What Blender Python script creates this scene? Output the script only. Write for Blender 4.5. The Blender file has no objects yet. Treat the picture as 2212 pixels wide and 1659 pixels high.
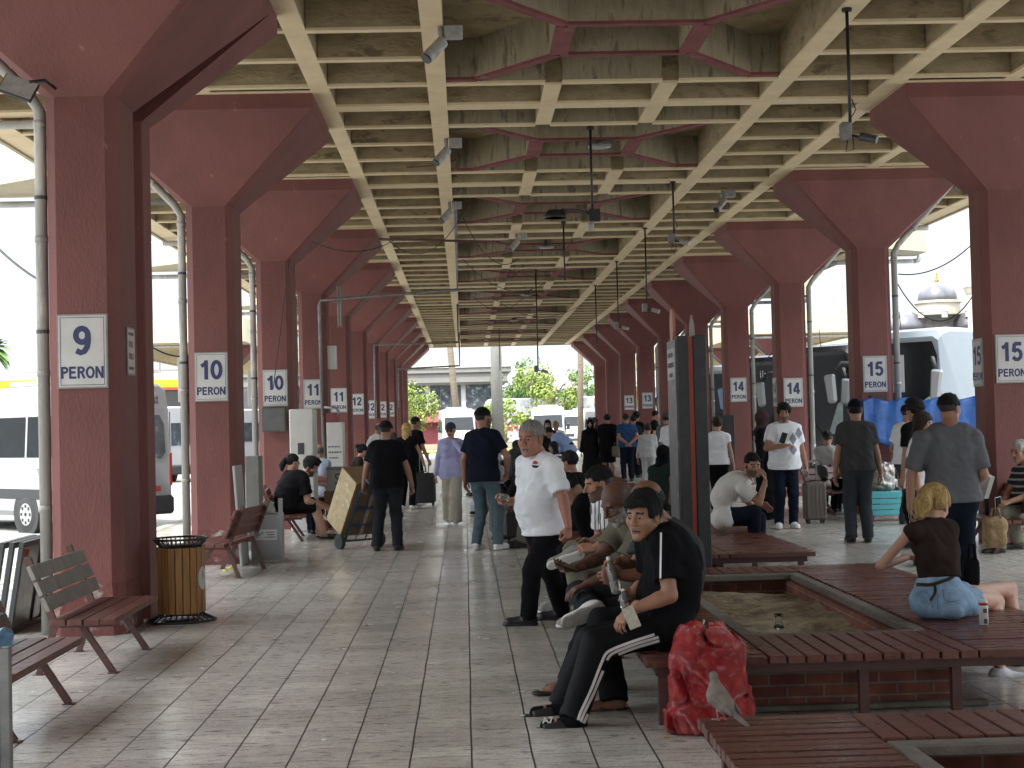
import bpy, bmesh, math, random
import numpy as np
from mathutils import Vector, Matrix

random.seed(7)
SC = bpy.context.scene
COL = SC.collection
PI = math.pi

# ---------------------------------------------------------------- camera
CAM_H = 1.62
FPX = 3168.0                       # focal length in the 2212 px wide measuring frame
CX, CY = 1106.0, 829.5
_yaw, _pit, _rol = math.radians(1.864), math.radians(1.555), math.radians(1.4)
_f = np.array([math.sin(_yaw)*math.cos(_pit), math.cos(_yaw)*math.cos(_pit), math.sin(_pit)])
_r0 = np.array([math.cos(_yaw), -math.sin(_yaw), 0.0])
_u0 = np.cross(_r0, _f)
_U = _u0*math.cos(_rol) + _r0*math.sin(_rol)
_R = _r0*math.cos(_rol) - _u0*math.sin(_rol)
CAM = np.array([0.0, 0.0, CAM_H])

def _ray(px, py):
    return _f + (px-CX)/FPX*_R - (py-CY)/FPX*_U
def at(px, py, Y):
    "measured picture position at distance Y down the platform"
    d = _ray(px, py); return CAM + d*(Y/d[1])
def atz(px, py, z=0.0):
    d = _ray(px, py); return CAM + d*((z-CAM_H)/d[2])

cd = bpy.data.cameras.new('camera'); cam = bpy.data.objects.new('camera', cd); COL.objects.link(cam)
cam.matrix_world = Matrix(((_R[0], _U[0], -_f[0], 0), (_R[1], _U[1], -_f[1], 0), (_R[2], _U[2], -_f[2], CAM_H), (0, 0, 0, 1)))
cd.sensor_width = 36.0; cd.lens = 36.0*FPX/2212.0; cd.clip_start = 0.1; cd.clip_end = 3000
SC.camera = cam

# ---------------------------------------------------------------- light
SUN_EL, SUN_AZ = math.radians(58), math.radians(215)      # compass: 0 = down the platform (+Y), clockwise
w = bpy.data.worlds.new('World'); SC.world = w; w.use_nodes = True
nt = w.node_tree; bg = nt.nodes['Background']
sky = nt.nodes.new('ShaderNodeTexSky'); sky.sky_type = 'NISHITA'; sky.sun_disc = False
sky.sun_elevation = SUN_EL; sky.sun_rotation = SUN_AZ; sky.air_density = 1.0; sky.dust_density = 4.0; sky.ozone_density = 1.2
# thin bright haze over the whole sky: the Nishita colour mixed towards a white veil
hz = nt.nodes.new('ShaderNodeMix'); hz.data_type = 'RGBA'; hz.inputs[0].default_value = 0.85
# added veil: kept dim near the horizon, boosted overhead to light under the canopy
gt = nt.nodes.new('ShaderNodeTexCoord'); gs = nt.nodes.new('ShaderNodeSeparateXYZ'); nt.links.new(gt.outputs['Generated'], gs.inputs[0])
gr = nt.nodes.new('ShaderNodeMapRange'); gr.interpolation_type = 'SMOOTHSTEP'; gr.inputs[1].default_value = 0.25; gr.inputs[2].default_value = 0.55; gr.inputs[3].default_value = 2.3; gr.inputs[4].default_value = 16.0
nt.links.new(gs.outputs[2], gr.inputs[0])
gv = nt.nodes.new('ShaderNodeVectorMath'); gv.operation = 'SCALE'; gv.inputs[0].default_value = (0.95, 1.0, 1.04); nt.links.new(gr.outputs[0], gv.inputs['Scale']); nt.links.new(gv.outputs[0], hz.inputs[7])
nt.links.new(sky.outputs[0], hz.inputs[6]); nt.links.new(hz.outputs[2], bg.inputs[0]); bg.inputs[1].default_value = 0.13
sl = bpy.data.lights.new('sun', 'SUN'); sl.energy = 2.0; sl.angle = math.radians(0.6); sl.color = (1.0, 0.95, 0.87)
so = bpy.data.objects.new('sun', sl); COL.objects.link(so)
_sd = Vector((math.sin(SUN_AZ)*math.cos(SUN_EL), math.cos(SUN_AZ)*math.cos(SUN_EL), math.sin(SUN_EL)))
so.rotation_euler = (-_sd).to_track_quat('-Z', 'Y').to_euler(); so.location = (0, 0, 30)
SC.view_settings.view_transform = 'Standard'; SC.view_settings.look = 'None'
SC.view_settings.exposure = 1.9; SC.view_settings.gamma = 1.0
SC.render.engine = 'CYCLES'
SC.cycles.max_bounces = 7; SC.cycles.diffuse_bounces = 5; SC.cycles.glossy_bounces = 3
SC.cycles.transmission_bounces = 6; SC.cycles.transparent_max_bounces = 8
SC.cycles.caustics_reflective = False; SC.cycles.caustics_refractive = False
SC.cycles.use_denoising = True
SC.cycles.sample_clamp_indirect = 6.0

# ---------------------------------------------------------------- materials
_mats = {}
def srgb(r, g, b):
    f = lambda c: (c/255.0)/12.92 if c/255.0 <= 0.04045 else ((c/255.0+0.055)/1.055)**2.4
    return (f(r), f(g), f(b))
def mat(name, col, rough=0.7, var=0.12, scale=6.0, bump=0.0, bscale=60.0, metal=0.0, spec=0.5, col2=None, mix=None,
        stretch=(1, 1, 1), detail=4.0, alpha=1.0, trans=0.0, emit=None, rvar=0.0, thresh=None):
    "principled with two-tone noise, optional bump; col2/thresh add worn patches of a second colour"
    if name in _mats: return _mats[name]
    m = bpy.data.materials.new(name); m.use_nodes = True; _mats[name] = m
    n = m.node_tree; L = n.links; b = n.nodes['Principled BSDF']
    b.inputs['Roughness'].default_value = rough; b.inputs['Metallic'].default_value = metal
    b.inputs['Specular IOR Level'].default_value = spec
    if trans: b.inputs['Transmission Weight'].default_value = trans
    if alpha < 1: b.inputs['Alpha'].default_value = alpha
    if emit: b.inputs['Emission Color'].default_value = (*emit[:3], 1); b.inputs['Emission Strength'].default_value = emit[3]
    tc = n.nodes.new('ShaderNodeTexCoord'); mp = n.nodes.new('ShaderNodeMapping'); mp.inputs['Scale'].default_value = stretch
    L.new(tc.outputs['Object'], mp.inputs['Vector'])
    if var > 0 or col2:
        nz = n.nodes.new('ShaderNodeTexNoise'); nz.inputs['Scale'].default_value = scale; nz.inputs['Detail'].default_value = detail
        nz.inputs['Roughness'].default_value = 0.6
        L.new(mp.outputs[0], nz.inputs['Vector'])
        cr = n.nodes.new('ShaderNodeValToRGB'); e = cr.color_ramp.elements
        e[0].position = 0.3; e[1].position = 0.7
        e[0].color = (*[c*(1-var) for c in col], 1); e[1].color = (*[min(1, c*(1+var)) for c in col], 1)
        L.new(nz.outputs['Fac'], cr.inputs['Fac'])
        out = cr.outputs[0]
        if col2:
            nz2 = n.nodes.new('ShaderNodeTexNoise'); nz2.inputs['Scale'].default_value = scale*(mix or 0.6); nz2.inputs['Detail'].default_value = 8
            nz2.inputs['Roughness'].default_value = 0.65
            L.new(mp.outputs[0], nz2.inputs['Vector'])
            r2 = n.nodes.new('ShaderNodeValToRGB'); t = thresh or 0.6
            r2.color_ramp.elements[0].position = t-0.04; r2.color_ramp.elements[1].position = t+0.05
            L.new(nz2.outputs['Fac'], r2.inputs['Fac'])
            mx = n.nodes.new('ShaderNodeMix'); mx.data_type = 'RGBA'
            L.new(r2.outputs[0], mx.inputs[0]); L.new(out, mx.inputs[6]); mx.inputs[7].default_value = (*col2, 1)
            out = mx.outputs[2]
        L.new(out, b.inputs['Base Color'])
        if rvar:
            mr = n.nodes.new('ShaderNodeMapRange'); mr.inputs[3].default_value = max(0.02, rough-rvar); mr.inputs[4].default_value = min(1, rough+rvar)
            mr.inputs[1].default_value = 0.3; mr.inputs[2].default_value = 0.7
            L.new(nz.outputs['Fac'], mr.inputs[0]); L.new(mr.outputs[0], b.inputs['Roughness'])
    else:
        b.inputs['Base Color'].default_value = (*col, 1)
    if bump > 0:
        bz = n.nodes.new('ShaderNodeTexNoise'); bz.inputs['Scale'].default_value = bscale; bz.inputs['Detail'].default_value = 3
        L.new(mp.outputs[0], bz.inputs['Vector'])
        bp = n.nodes.new('ShaderNodeBump'); bp.inputs['Strength'].default_value = bump; bp.inputs['Distance'].default_value = 0.02
        L.new(bz.outputs['Fac'], bp.inputs['Height']); L.new(bp.outputs[0], b.inputs['Normal'])
    return m

# ---------------------------------------------------------------- mesh helpers
def tag(o, label=None, cat=None, group=None, kind=None):
    if label: o['label'] = label
    if cat: o['category'] = cat
    if group: o['group'] = group
    if kind: o['kind'] = kind
    return o
def empty(name, loc=(0, 0, 0), rz=0.0, label=None, cat=None, group=None):
    o = bpy.data.objects.new(name, None); COL.objects.link(o); o.location = loc; o.rotation_euler = (0, 0, rz)
    o.empty_display_size = 0.1
    return tag(o, label, cat, group)
def rotm(rx=0, ry=0, rz=0):
    return Matrix.Rotation(rz, 3, 'Z') @ Matrix.Rotation(ry, 3, 'Y') @ Matrix.Rotation(rx, 3, 'X')

class MB:
    def __init__(s): s.v = []; s.f = []; s.m = []
    def add(s, verts, faces, mi=0):
        b = len(s.v); s.v += [tuple(map(float, v)) for v in verts]; s.f += [tuple(b+i for i in f) for f in faces]
        s.m += [mi]*len(faces); return s
    def box(s, c, d, R=None, mi=0, taper=None):
        x, y, z = d[0]/2, d[1]/2, d[2]/2; tx, ty = taper or (1, 1)
        p = [(-x, -y, -z), (x, -y, -z), (x, y, -z), (-x, y, -z), (-x*tx, -y*ty, z), (x*tx, -y*ty, z), (x*tx, y*ty, z), (-x*tx, y*ty, z)]
        c = Vector(c)
        p = [(R @ Vector(q) if R else Vector(q)) + c for q in p]
        return s.add(p, [(0, 3, 2, 1), (4, 5, 6, 7), (0, 1, 5, 4), (1, 2, 6, 5), (2, 3, 7, 6), (3, 0, 4, 7)], mi)
    def bb(s, x0, x1, y0, y1, z0, z1, mi=0):
        return s.box(((x0+x1)/2, (y0+y1)/2, (z0+z1)/2), (abs(x1-x0), abs(y1-y0), abs(z1-z0)), None, mi)
    def bar(s, a, b, w, h=None, mi=0, up=(0, 0, 1)):
        "rectangular bar between two points"
        a, b = Vector(a), Vector(b); d = b-a; L = d.length; z = d.normalized(); h = h or w
        x = Vector(up).cross(z)
        if x.length < 1e-4: x = Vector((1, 0, 0)).cross(z)
        x.normalize(); y = z.cross(x); R = Matrix((x, y, z)).transposed()
        return s.box((a+b)/2, (w, h, L), R, mi)
    def tube(s, pts, r, n=8, mi=0, cap=True):
        pts = [Vector(p) for p in pts]; rs = r if isinstance(r, (list, tuple)) else [r]*len(pts)
        base = len(s.v); prev = None; fs = []
        for i, p in enumerate(pts):
            d = (pts[min(i+1, len(pts)-1)] - pts[max(i-1, 0)]).normalized()
            if prev is None:
                x = d.orthogonal().normalized()
            else:
                x = (prev - d*prev.dot(d)).normalized()
            prev = x; y = d.cross(x)
            for k in range(n):
                a = 2*PI*k/n; s.v.append(tuple(p + (x*math.cos(a)+y*math.sin(a))*rs[i]))
        for i in range(len(pts)-1):
            for k in range(n):
                a = base+i*n+k; b = base+i*n+(k+1) % n; fs.append((a, b, b+n, a+n))
        if cap:
            fs.append(tuple(base+k for k in reversed(range(n)))); fs.append(tuple(base+(len(pts)-1)*n+k for k in range(n)))
        s.f += fs; s.m += [mi]*len(fs); return s
    def cyl(s, a, b, r, r2=None, n=16, mi=0): return s.tube([a, b], [r, r if r2 is None else r2], n, mi)
    def lathe(s, prof, n=20, c=(0, 0, 0), mi=0, sx=1, sy=1):
        base = len(s.v); fs = []
        for r, z in prof:
            for k in range(n):
                a = 2*PI*k/n; s.v.append((c[0]+r*math.cos(a)*sx, c[1]+r*math.sin(a)*sy, c[2]+z))
        for i in range(len(prof)-1):
            for k in range(n):
                a = base+i*n+k; b = base+i*n+(k+1) % n; fs.append((a, b, b+n, a+n))
        fs.append(tuple(base+k for k in reversed(range(n)))); fs.append(tuple(base+(len(prof)-1)*n+k for k in range(n)))
        s.f += fs; s.m += [mi]*len(fs); return s
    def prism(s, poly, axis, a, b, mi=0):
        "extrude a 2-D polygon along axis x/y/z from a to b"
        def mk(u, v, t): return {'x': (t, u, v), 'y': (u, t, v), 'z': (u, v, t)}[axis]
        n = len(poly); base = len(s.v)
        s.v += [mk(u, v, a) for u, v in poly] + [mk(u, v, b) for u, v in poly]
        fs = [tuple(base+i for i in range(n)), tuple(base+n+i for i in reversed(range(n)))]
        fs += [(base+i, base+n+i, base+n+(i+1) % n, base+(i+1) % n) for i in range(n)]
        s.f += fs; s.m += [mi]*len(fs); return s
    def loft(s, rings, mi=0, cap=True, close=True):
        base = len(s.v); n = len(rings[0]); fs = []
        for r in rings: s.v += [tuple(map(float, p)) for p in r]
        for i in range(len(rings)-1):
            for k in range(n if close else n-1):
                a = base+i*n+k; b = base+i*n+(k+1) % n; fs.append((a, b, b+n, a+n))
        if cap: fs.append(tuple(base+k for k in reversed(range(n)))); fs.append(tuple(base+(len(rings)-1)*n+k for k in range(n)))
        s.f += fs; s.m += [mi]*len(fs); return s
    def build(s, name, mats, parent=None, smooth=False, origin=None, bevel=0.0, autos=None):
        me = bpy.data.meshes.new(name)
        v = s.v
        if origin is not None: v = [(a-origin[0], b-origin[1], c-origin[2]) for a, b, c in v]
        me.from_pydata(v, [], s.f)
        for m in (mats if isinstance(mats, (list, tuple)) else [mats]): me.materials.append(m)
        me.polygons.foreach_set('material_index', s.m)
        bm = bmesh.new(); bm.from_mesh(me); bmesh.ops.recalc_face_normals(bm, faces=bm.faces)
        if bevel > 0:
            bmesh.ops.bevel(bm, geom=[e for e in bm.edges if len(e.link_faces) == 2 and e.calc_face_angle(0) > 0.6], offset=bevel, segments=1, affect='EDGES', profile=0.5)
        bm.to_mesh(me); bm.free()
        if smooth: me.polygons.foreach_set('use_smooth', [True]*len(me.polygons))
        o = bpy.data.objects.new(name, me); COL.objects.link(o)
        if parent: o.parent = parent
        elif origin is not None: o.location = origin
        if smooth and autos is not None:
            bpy.context.view_layer.objects.active = o
            me.set_sharp_from_angle(angle=autos)
        return o

def kids(o): return [c for c in bpy.data.objects if c.parent == o]
def copy_tree(o, parent=None, ch=None):
    c = o.copy(); COL.objects.link(c); c.parent = parent
    for k in kids(o): copy_tree(k, c)
    return c

def text(s, size, mt, parent, loc, rot, name='lettering', ext=0.002, bold=0.0, align='CENTER', sx=1.0):
    cu = bpy.data.curves.new(name, 'FONT'); cu.body = s; cu.size = size; cu.extrude = ext; cu.offset = bold*size
    cu.align_x = align; cu.align_y = 'CENTER'; cu.materials.append(mt); cu.resolution_u = 3
    key = (s, size, mt.name, ext, bold, align)
    if key not in _texts:
        t = bpy.data.objects.new('tmp_text', cu); COL.objects.link(t); bpy.context.view_layer.update()
        me = bpy.data.meshes.new_from_object(t.evaluated_get(bpy.context.evaluated_depsgraph_get())); me.name = name
        if not me.materials: me.materials.append(mt)
        bpy.data.objects.remove(t); _texts[key] = me
    o = bpy.data.objects.new(name, _texts[key]); COL.objects.link(o); o.parent = parent; o.location = loc; o.rotation_euler = rot
    o.scale = (sx, 1, 1)
    return o
_texts = {}
_EL = lambda cx, cy, rx, ry: [(cx+rx*math.cos(t), cy+ry*math.sin(t)) for t in [2*PI*k/22 for k in range(23)]]
GLYPH = {'0': [_EL(.31, .5, .215, .41)], '1': [[(.36, 0), (.36, 1)], [(.38, .90), (.26, .78), (.10, .70)]],
 '2': [[(.10, .68), (.13, .82), (.22, .90), (.33, .915), (.45, .86), (.51, .75), (.49, .62), (.40, .47), (.25, .29), (.12, .10)], [(.07, .09), (.57, .09)]],
 '3': [[(.10, .74), (.15, .86), (.26, .915), (.38, .90), (.47, .81), (.47, .67), (.39, .57), (.26, .53)], [(.26, .53), (.40, .50), (.51, .40), (.53, .27), (.46, .14), (.33, .085), (.19, .11), (.09, .25)]],
 '4': [[(.43, 0), (.43, 1)], [(.41, .93), (.09, .31)], [(.04, .27), (.61, .27)]],
 '5': [[(.55, .91), (.17, .91)], [(.19, .93), (.13, .48)], [(.13, .49), (.24, .58), (.37, .59), (.48, .50), (.52, .35), (.48, .19), (.37, .09), (.23, .09), (.09, .22)]],
 '9': [_EL(.31, .68, .205, .235), [(.515, .70), (.52, .50), (.48, .28), (.39, .13), (.27, .085), (.11, .16)]],
 'P': [[(.12, 0), (.12, 1)], [(.12, .915), (.34, .915), (.47, .87), (.53, .78), (.53, .66), (.47, .57), (.34, .51), (.12, .51)]],
 'E': [[(.12, 0), (.12, 1)], [(.12, .915), (.60, .915)], [(.12, .52), (.56, .52)], [(.12, .085), (.62, .085)]],
 'R': [[(.12, 0), (.12, 1)], [(.12, .915), (.36, .915), (.49, .87), (.55, .78), (.55, .68), (.49, .59), (.36, .53), (.12, .53)], [(.36, .52), (.60, 0)]],
 'O': [_EL(.38, .5, .28, .415)], 'N': [[(.12, 0), (.12, 1)], [(.62, 0), (.62, 1)], [(.13, .97), (.61, .03)]]}
GADV = {'0': .64, '1': .58, '2': .64, '3': .63, '4': .66, '5': .64, '9': .63, 'P': .66, 'E': .70, 'R': .71, 'O': .78, 'N': .77}
def bold_text(s, size, mt, parent, loc, name, sw=.175, sx=1.0):
    "heavy stroked lettering standing in the xz plane, facing -y"
    tot = sum(GADV[c] for c in s); x0 = -tot/2; m = MB(); lay = 0
    for c in s:
        for st in GLYPH[c]:
            lay += 1; y = -.0003*(lay % 5); n = len(st); L = []; closed = st[0] == st[-1]
            for i, (px, py) in enumerate(st):
                a = st[i-1] if i else (st[-2] if closed else st[0]); b = st[i+1] if i < n-1 else (st[1] if closed else st[-1])
                dx, dy = b[0]-a[0], b[1]-a[1]; l = math.hypot(dx, dy); nx, ny = -dy/l*sw/2, dx/l*sw/2
                L.append(((x0+px+nx)*size*sx, y, (py+ny-.5)*size)); L.append(((x0+px-nx)*size*sx, y, (py-ny-.5)*size))
            m.add(L, [(2*i, 2*i+1, 2*i+3, 2*i+2) for i in range(n-1)])
        x0 += GADV[c]
    o = m.build(name, mt, parent); o.location = loc; return o
FRONT = (PI/2, 0, 0)      # text/plates facing the camera (-Y)
# ================================================================ STRUCTURE
XC = 1.81; XL, XR = -3.07, 6.72
ZR, ZT = 5.58, 6.15                 # rib soffit, roof top
YC = [12.2+6*k for k in range(-5, 11)]
YEND = 74.0; Y0R = -18.4

# --- materials
def tile_mat():
    m = bpy.data.materials.new('platform_tiles'); m.use_nodes = True; n = m.node_tree; L = n.links; b = n.nodes['Principled BSDF']
    tc = n.nodes.new('ShaderNodeTexCoord')
    sep = n.nodes.new('ShaderNodeSeparateXYZ'); L.new(tc.outputs['Object'], sep.inputs[0])
    comb = n.nodes.new('ShaderNodeCombineXYZ'); L.new(sep.outputs[1], comb.inputs[0]); L.new(sep.outputs[0], comb.inputs[1])
    # slight wander of the joints
    nzw = n.nodes.new('ShaderNodeTexNoise'); nzw.inputs['Scale'].default_value = 2.5; L.new(tc.outputs['Object'], nzw.inputs['Vector'])
    vm = n.nodes.new('ShaderNodeVectorMath'); vm.operation = 'MULTIPLY_ADD'
    L.new(nzw.outputs['Color'], vm.inputs[0]); vm.inputs[1].default_value = (0.012, 0.012, 0); L.new(comb.outputs[0], vm.inputs[2])
    br = n.nodes.new('ShaderNodeTexBrick'); L.new(vm.outputs[0], br.inputs['Vector'])
    br.inputs['Scale'].default_value = 1.0; br.inputs['Brick Width'].default_value = 0.2334; br.inputs['Row Height'].default_value = 0.2975
    br.inputs['Mortar Size'].default_value = 0.0045; br.inputs['Mortar Smooth'].default_value = 0.3; br.inputs['Bias'].default_value = 0.0
    br.offset = 0.37
    br.inputs['Color1'].default_value = (0.49, 0.468, 0.425, 1); br.inputs['Color2'].default_value = (0.60, 0.575, 0.525, 1)
    br.inputs['Mortar'].default_value = (0.055, 0.05, 0.045, 1)
    # deeper long joints: rows run away from the viewer
    sw = n.nodes.new('ShaderNodeSeparateXYZ'); L.new(vm.outputs[0], sw.inputs[0])
    w_ = n.nodes.new('ShaderNodeMath'); w_.operation = 'PINGPONG'; w_.inputs[1].default_value = 0.14875
    L.new(sw.outputs[1], w_.inputs[0])
    wj = n.nodes.new('ShaderNodeMapRange'); wj.inputs[1].default_value = 0.0032; wj.inputs[2].default_value = 0.0062; wj.inputs[3].default_value = 0.22; wj.inputs[4].default_value = 1.0; L.new(w_.outputs[0], wj.inputs[0])
    # terrazzo speckle
    vo = n.nodes.new('ShaderNodeTexVoronoi'); vo.inputs['Scale'].default_value = 95; L.new(tc.outputs['Object'], vo.inputs['Vector'])
    sp = n.nodes.new('ShaderNodeMapRange'); L.new(vo.outputs['Color'], sp.inputs[0]); sp.inputs[3].default_value = 0.80; sp.inputs[4].default_value = 1.12
    # grime at several scales
    g1 = n.nodes.new('ShaderNodeTexNoise'); g1.inputs['Scale'].default_value = 1.3; g1.inputs['Detail'].default_value = 9; g1.inputs['Roughness'].default_value = 0.68
    L.new(tc.outputs['Object'], g1.inputs['Vector'])
    m1 = n.nodes.new('ShaderNodeMapRange'); m1.inputs[1].default_value = 0.3; m1.inputs[2].default_value = 0.72; m1.inputs[3].default_value = 0.62; m1.inputs[4].default_value = 1.2
    L.new(g1.outputs['Fac'], m1.inputs[0])
    g2 = n.nodes.new('ShaderNodeTexNoise'); g2.inputs['Scale'].default_value = 9; g2.inputs['Detail'].default_value = 6
    mp = n.nodes.new('ShaderNodeMapping'); mp.inputs['Scale'].default_value = (1, 2.6, 1); L.new(tc.outputs['Object'], mp.inputs['Vector']); L.new(mp.outputs[0], g2.inputs['Vector'])
    m2 = n.nodes.new('ShaderNodeMapRange'); m2.inputs[1].default_value = 0.54; m2.inputs[2].default_value = 0.72; m2.inputs[3].default_value = 1.0; m2.inputs[4].default_value = 0.45
    L.new(g2.outputs['Fac'], m2.inputs[0])
    mul = n.nodes.new('ShaderNodeMath'); mul.operation = 'MULTIPLY'; L.new(sp.outputs[0], mul.inputs[0]); L.new(m1.outputs[0], mul.inputs[1])
    mul2 = n.nodes.new('ShaderNodeMath'); mul2.operation = 'MULTIPLY'; L.new(mul.outputs[0], mul2.inputs[0]); L.new(m2.outputs[0], mul2.inputs[1])
    vg = n.nodes.new('ShaderNodeTexVoronoi'); vg.inputs['Scale'].default_value = 2.6; L.new(tc.outputs['Object'], vg.inputs['Vector'])
    mg = n.nodes.new('ShaderNodeMapRange'); mg.inputs[1].default_value = 0.035; mg.inputs[2].default_value = 0.06; mg.inputs[3].default_value = 0.45; mg.inputs[4].default_value = 1.0; L.new(vg.outputs['Distance'], mg.inputs[0])
    mul3 = n.nodes.new('ShaderNodeMath'); mul3.operation = 'MULTIPLY'; L.new(mul2.outputs[0], mul3.inputs[0]); L.new(mg.outputs[0], mul3.inputs[1]); mul4 = n.nodes.new('ShaderNodeMath'); mul4.operation = 'MULTIPLY'; L.new(mul3.outputs[0], mul4.inputs[0]); L.new(wj.outputs[0], mul4.inputs[1]); mul2 = mul4
    mx = n.nodes.new('ShaderNodeMix'); mx.data_type = 'RGBA'; mx.blend_type = 'MULTIPLY'; mx.inputs[0].default_value = 1
    L.new(br.outputs['Color'], mx.inputs[6]); L.new(mul2.outputs[0], mx.inputs[7]); L.new(mx.outputs[2], b.inputs['Base Color'])
    rr = n.nodes.new('ShaderNodeMapRange'); rr.inputs[1].default_value = 0.3; rr.inputs[2].default_value = 0.7; rr.inputs[3].default_value = 0.32; rr.inputs[4].default_value = 0.09
    L.new(g1.outputs['Fac'], rr.inputs[0])
    add = n.nodes.new('ShaderNodeMath'); add.operation = 'MULTIPLY_ADD'; L.new(br.outputs['Fac'], add.inputs[0]); add.inputs[1].default_value = 0.4; L.new(rr.outputs[0], add.inputs[2])
    L.new(add.outputs[0], b.inputs['Roughness']); b.inputs['Specular IOR Level'].default_value = 0.5
    bz = n.nodes.new('ShaderNodeTexNoise'); bz.inputs['Scale'].default_value = 14; bz.inputs['Detail'].default_value = 3
    mpb = n.nodes.new('ShaderNodeMapping'); mpb.inputs['Scale'].default_value = (0.7, 2.0, 1); L.new(tc.outputs['Object'], mpb.inputs['Vector']); L.new(mpb.outputs[0], bz.inputs['Vector'])
    hh = n.nodes.new('ShaderNodeMath'); hh.operation = 'MULTIPLY_ADD'; L.new(br.outputs['Fac'], hh.inputs[0]); hh.inputs[1].default_value = -0.8; L.new(bz.outputs['Fac'], hh.inputs[2])
    bp = n.nodes.new('ShaderNodeBump'); bp.inputs['Strength'].default_value = 0.35; bp.inputs['Distance'].default_value = 0.006
    L.new(hh.outputs[0], bp.inputs['Height']); L.new(bp.outputs[0], b.inputs['Normal'])
    return m
M_TILE = tile_mat()
M_ASPH = mat('asphalt', (0.215, 0.21, 0.198), 0.85, 0.2, 0.8, 0.3, 90, col2=(0.29, 0.285, 0.27), mix=0.5, thresh=0.58)
M_KERB = mat('kerb_stone', (0.30, 0.29, 0.27), 0.8, 0.2, 3, 0.3, 40)

def red_mat(name, c, patch=None):
    return mat(name, c, 0.66, 0.20, 1.6, 0.30, 55, stretch=(1, 1, 0.45), detail=9, col2=patch, mix=4.0, thresh=0.715)
M_RED = red_mat('red_painted_concrete', (0.160, 0.054, 0.048), (0.29, 0.17, 0.15))
M_REDD = mat('red_plinth_worn', (0.15, 0.048, 0.042), 0.75, 0.2, 3, 0.5, 30, col2=(0.36, 0.33, 0.29), mix=1.4, thresh=0.60)
M_REDC = mat('red_painted_rib', (0.17, 0.048, 0.048), 0.8, 0.25, 3, 0.4, 30, col2=(0.30, 0.24, 0.17), mix=1.5, thresh=0.68)
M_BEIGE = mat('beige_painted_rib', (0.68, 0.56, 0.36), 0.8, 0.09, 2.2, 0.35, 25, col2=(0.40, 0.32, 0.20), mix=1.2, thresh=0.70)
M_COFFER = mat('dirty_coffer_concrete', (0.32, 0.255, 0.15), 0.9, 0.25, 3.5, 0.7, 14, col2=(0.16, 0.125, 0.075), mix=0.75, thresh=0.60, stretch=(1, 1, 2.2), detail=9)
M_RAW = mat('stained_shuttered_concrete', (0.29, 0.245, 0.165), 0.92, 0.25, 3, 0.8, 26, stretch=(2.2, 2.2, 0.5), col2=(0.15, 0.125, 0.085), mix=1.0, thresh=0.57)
M_FASCIA = mat('beige_fascia_paint', (0.40, 0.36, 0.25), 0.8, 0.10, 1.2, 0.2, 20, col2=(0.30, 0.28, 0.22), mix=1.2, thresh=0.66)
M_PIPE = mat('grey_drain_pipe', (0.33, 0.33, 0.31), 0.5, 0.25, 3, 0.1, 30, stretch=(1, 1, 0.25), col2=(0.55, 0.54, 0.50), mix=1.3, thresh=0.58)
M_BLACK = mat('black_steel', (0.012, 0.012, 0.013), 0.45, 0.2, 8)
M_DARKG = mat('dark_grey_metal', (0.06, 0.062, 0.064), 0.45, 0.2, 5)
M_GALV = mat('galvanised_steel', (0.22, 0.22, 0.215), 0.45, 0.3, 6, metal=0.6, col2=(0.12, 0.09, 0.07), mix=1.5, thresh=0.66)

# --- ground
g = MB(); S = 700
g.add([(-S, -S, -0.16), (S, -S, -0.16), (S, S, -0.16), (-S, S, -0.16)], [(0, 1, 2, 3)])
tag(g.build('ground', M_ASPH), kind='structure')
pf = MB(); PX0, PX1, PY0, PY1 = -5.1, 8.5, -20, 76
pf.add([(PX0, PY0, 0), (PX1, PY0, 0), (PX1, PY1, 0), (PX0, PY1, 0)], [(0, 1, 2, 3)])
tag(pf.build('floor', M_TILE), kind='structure')
kb = MB()
kb.bb(PX0-0.22, PX0, PY0, PY1, -0.3, 0.003); kb.bb(PX1, PX1+0.22, PY0, PY1, -0.3, 0.003); kb.bb(PX0-0.22, PX1+0.22, PY1, PY1+0.22, -0.3, 0.003)
tag(kb.build('kerb', M_KERB, bevel=0.02), kind='structure')

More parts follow.
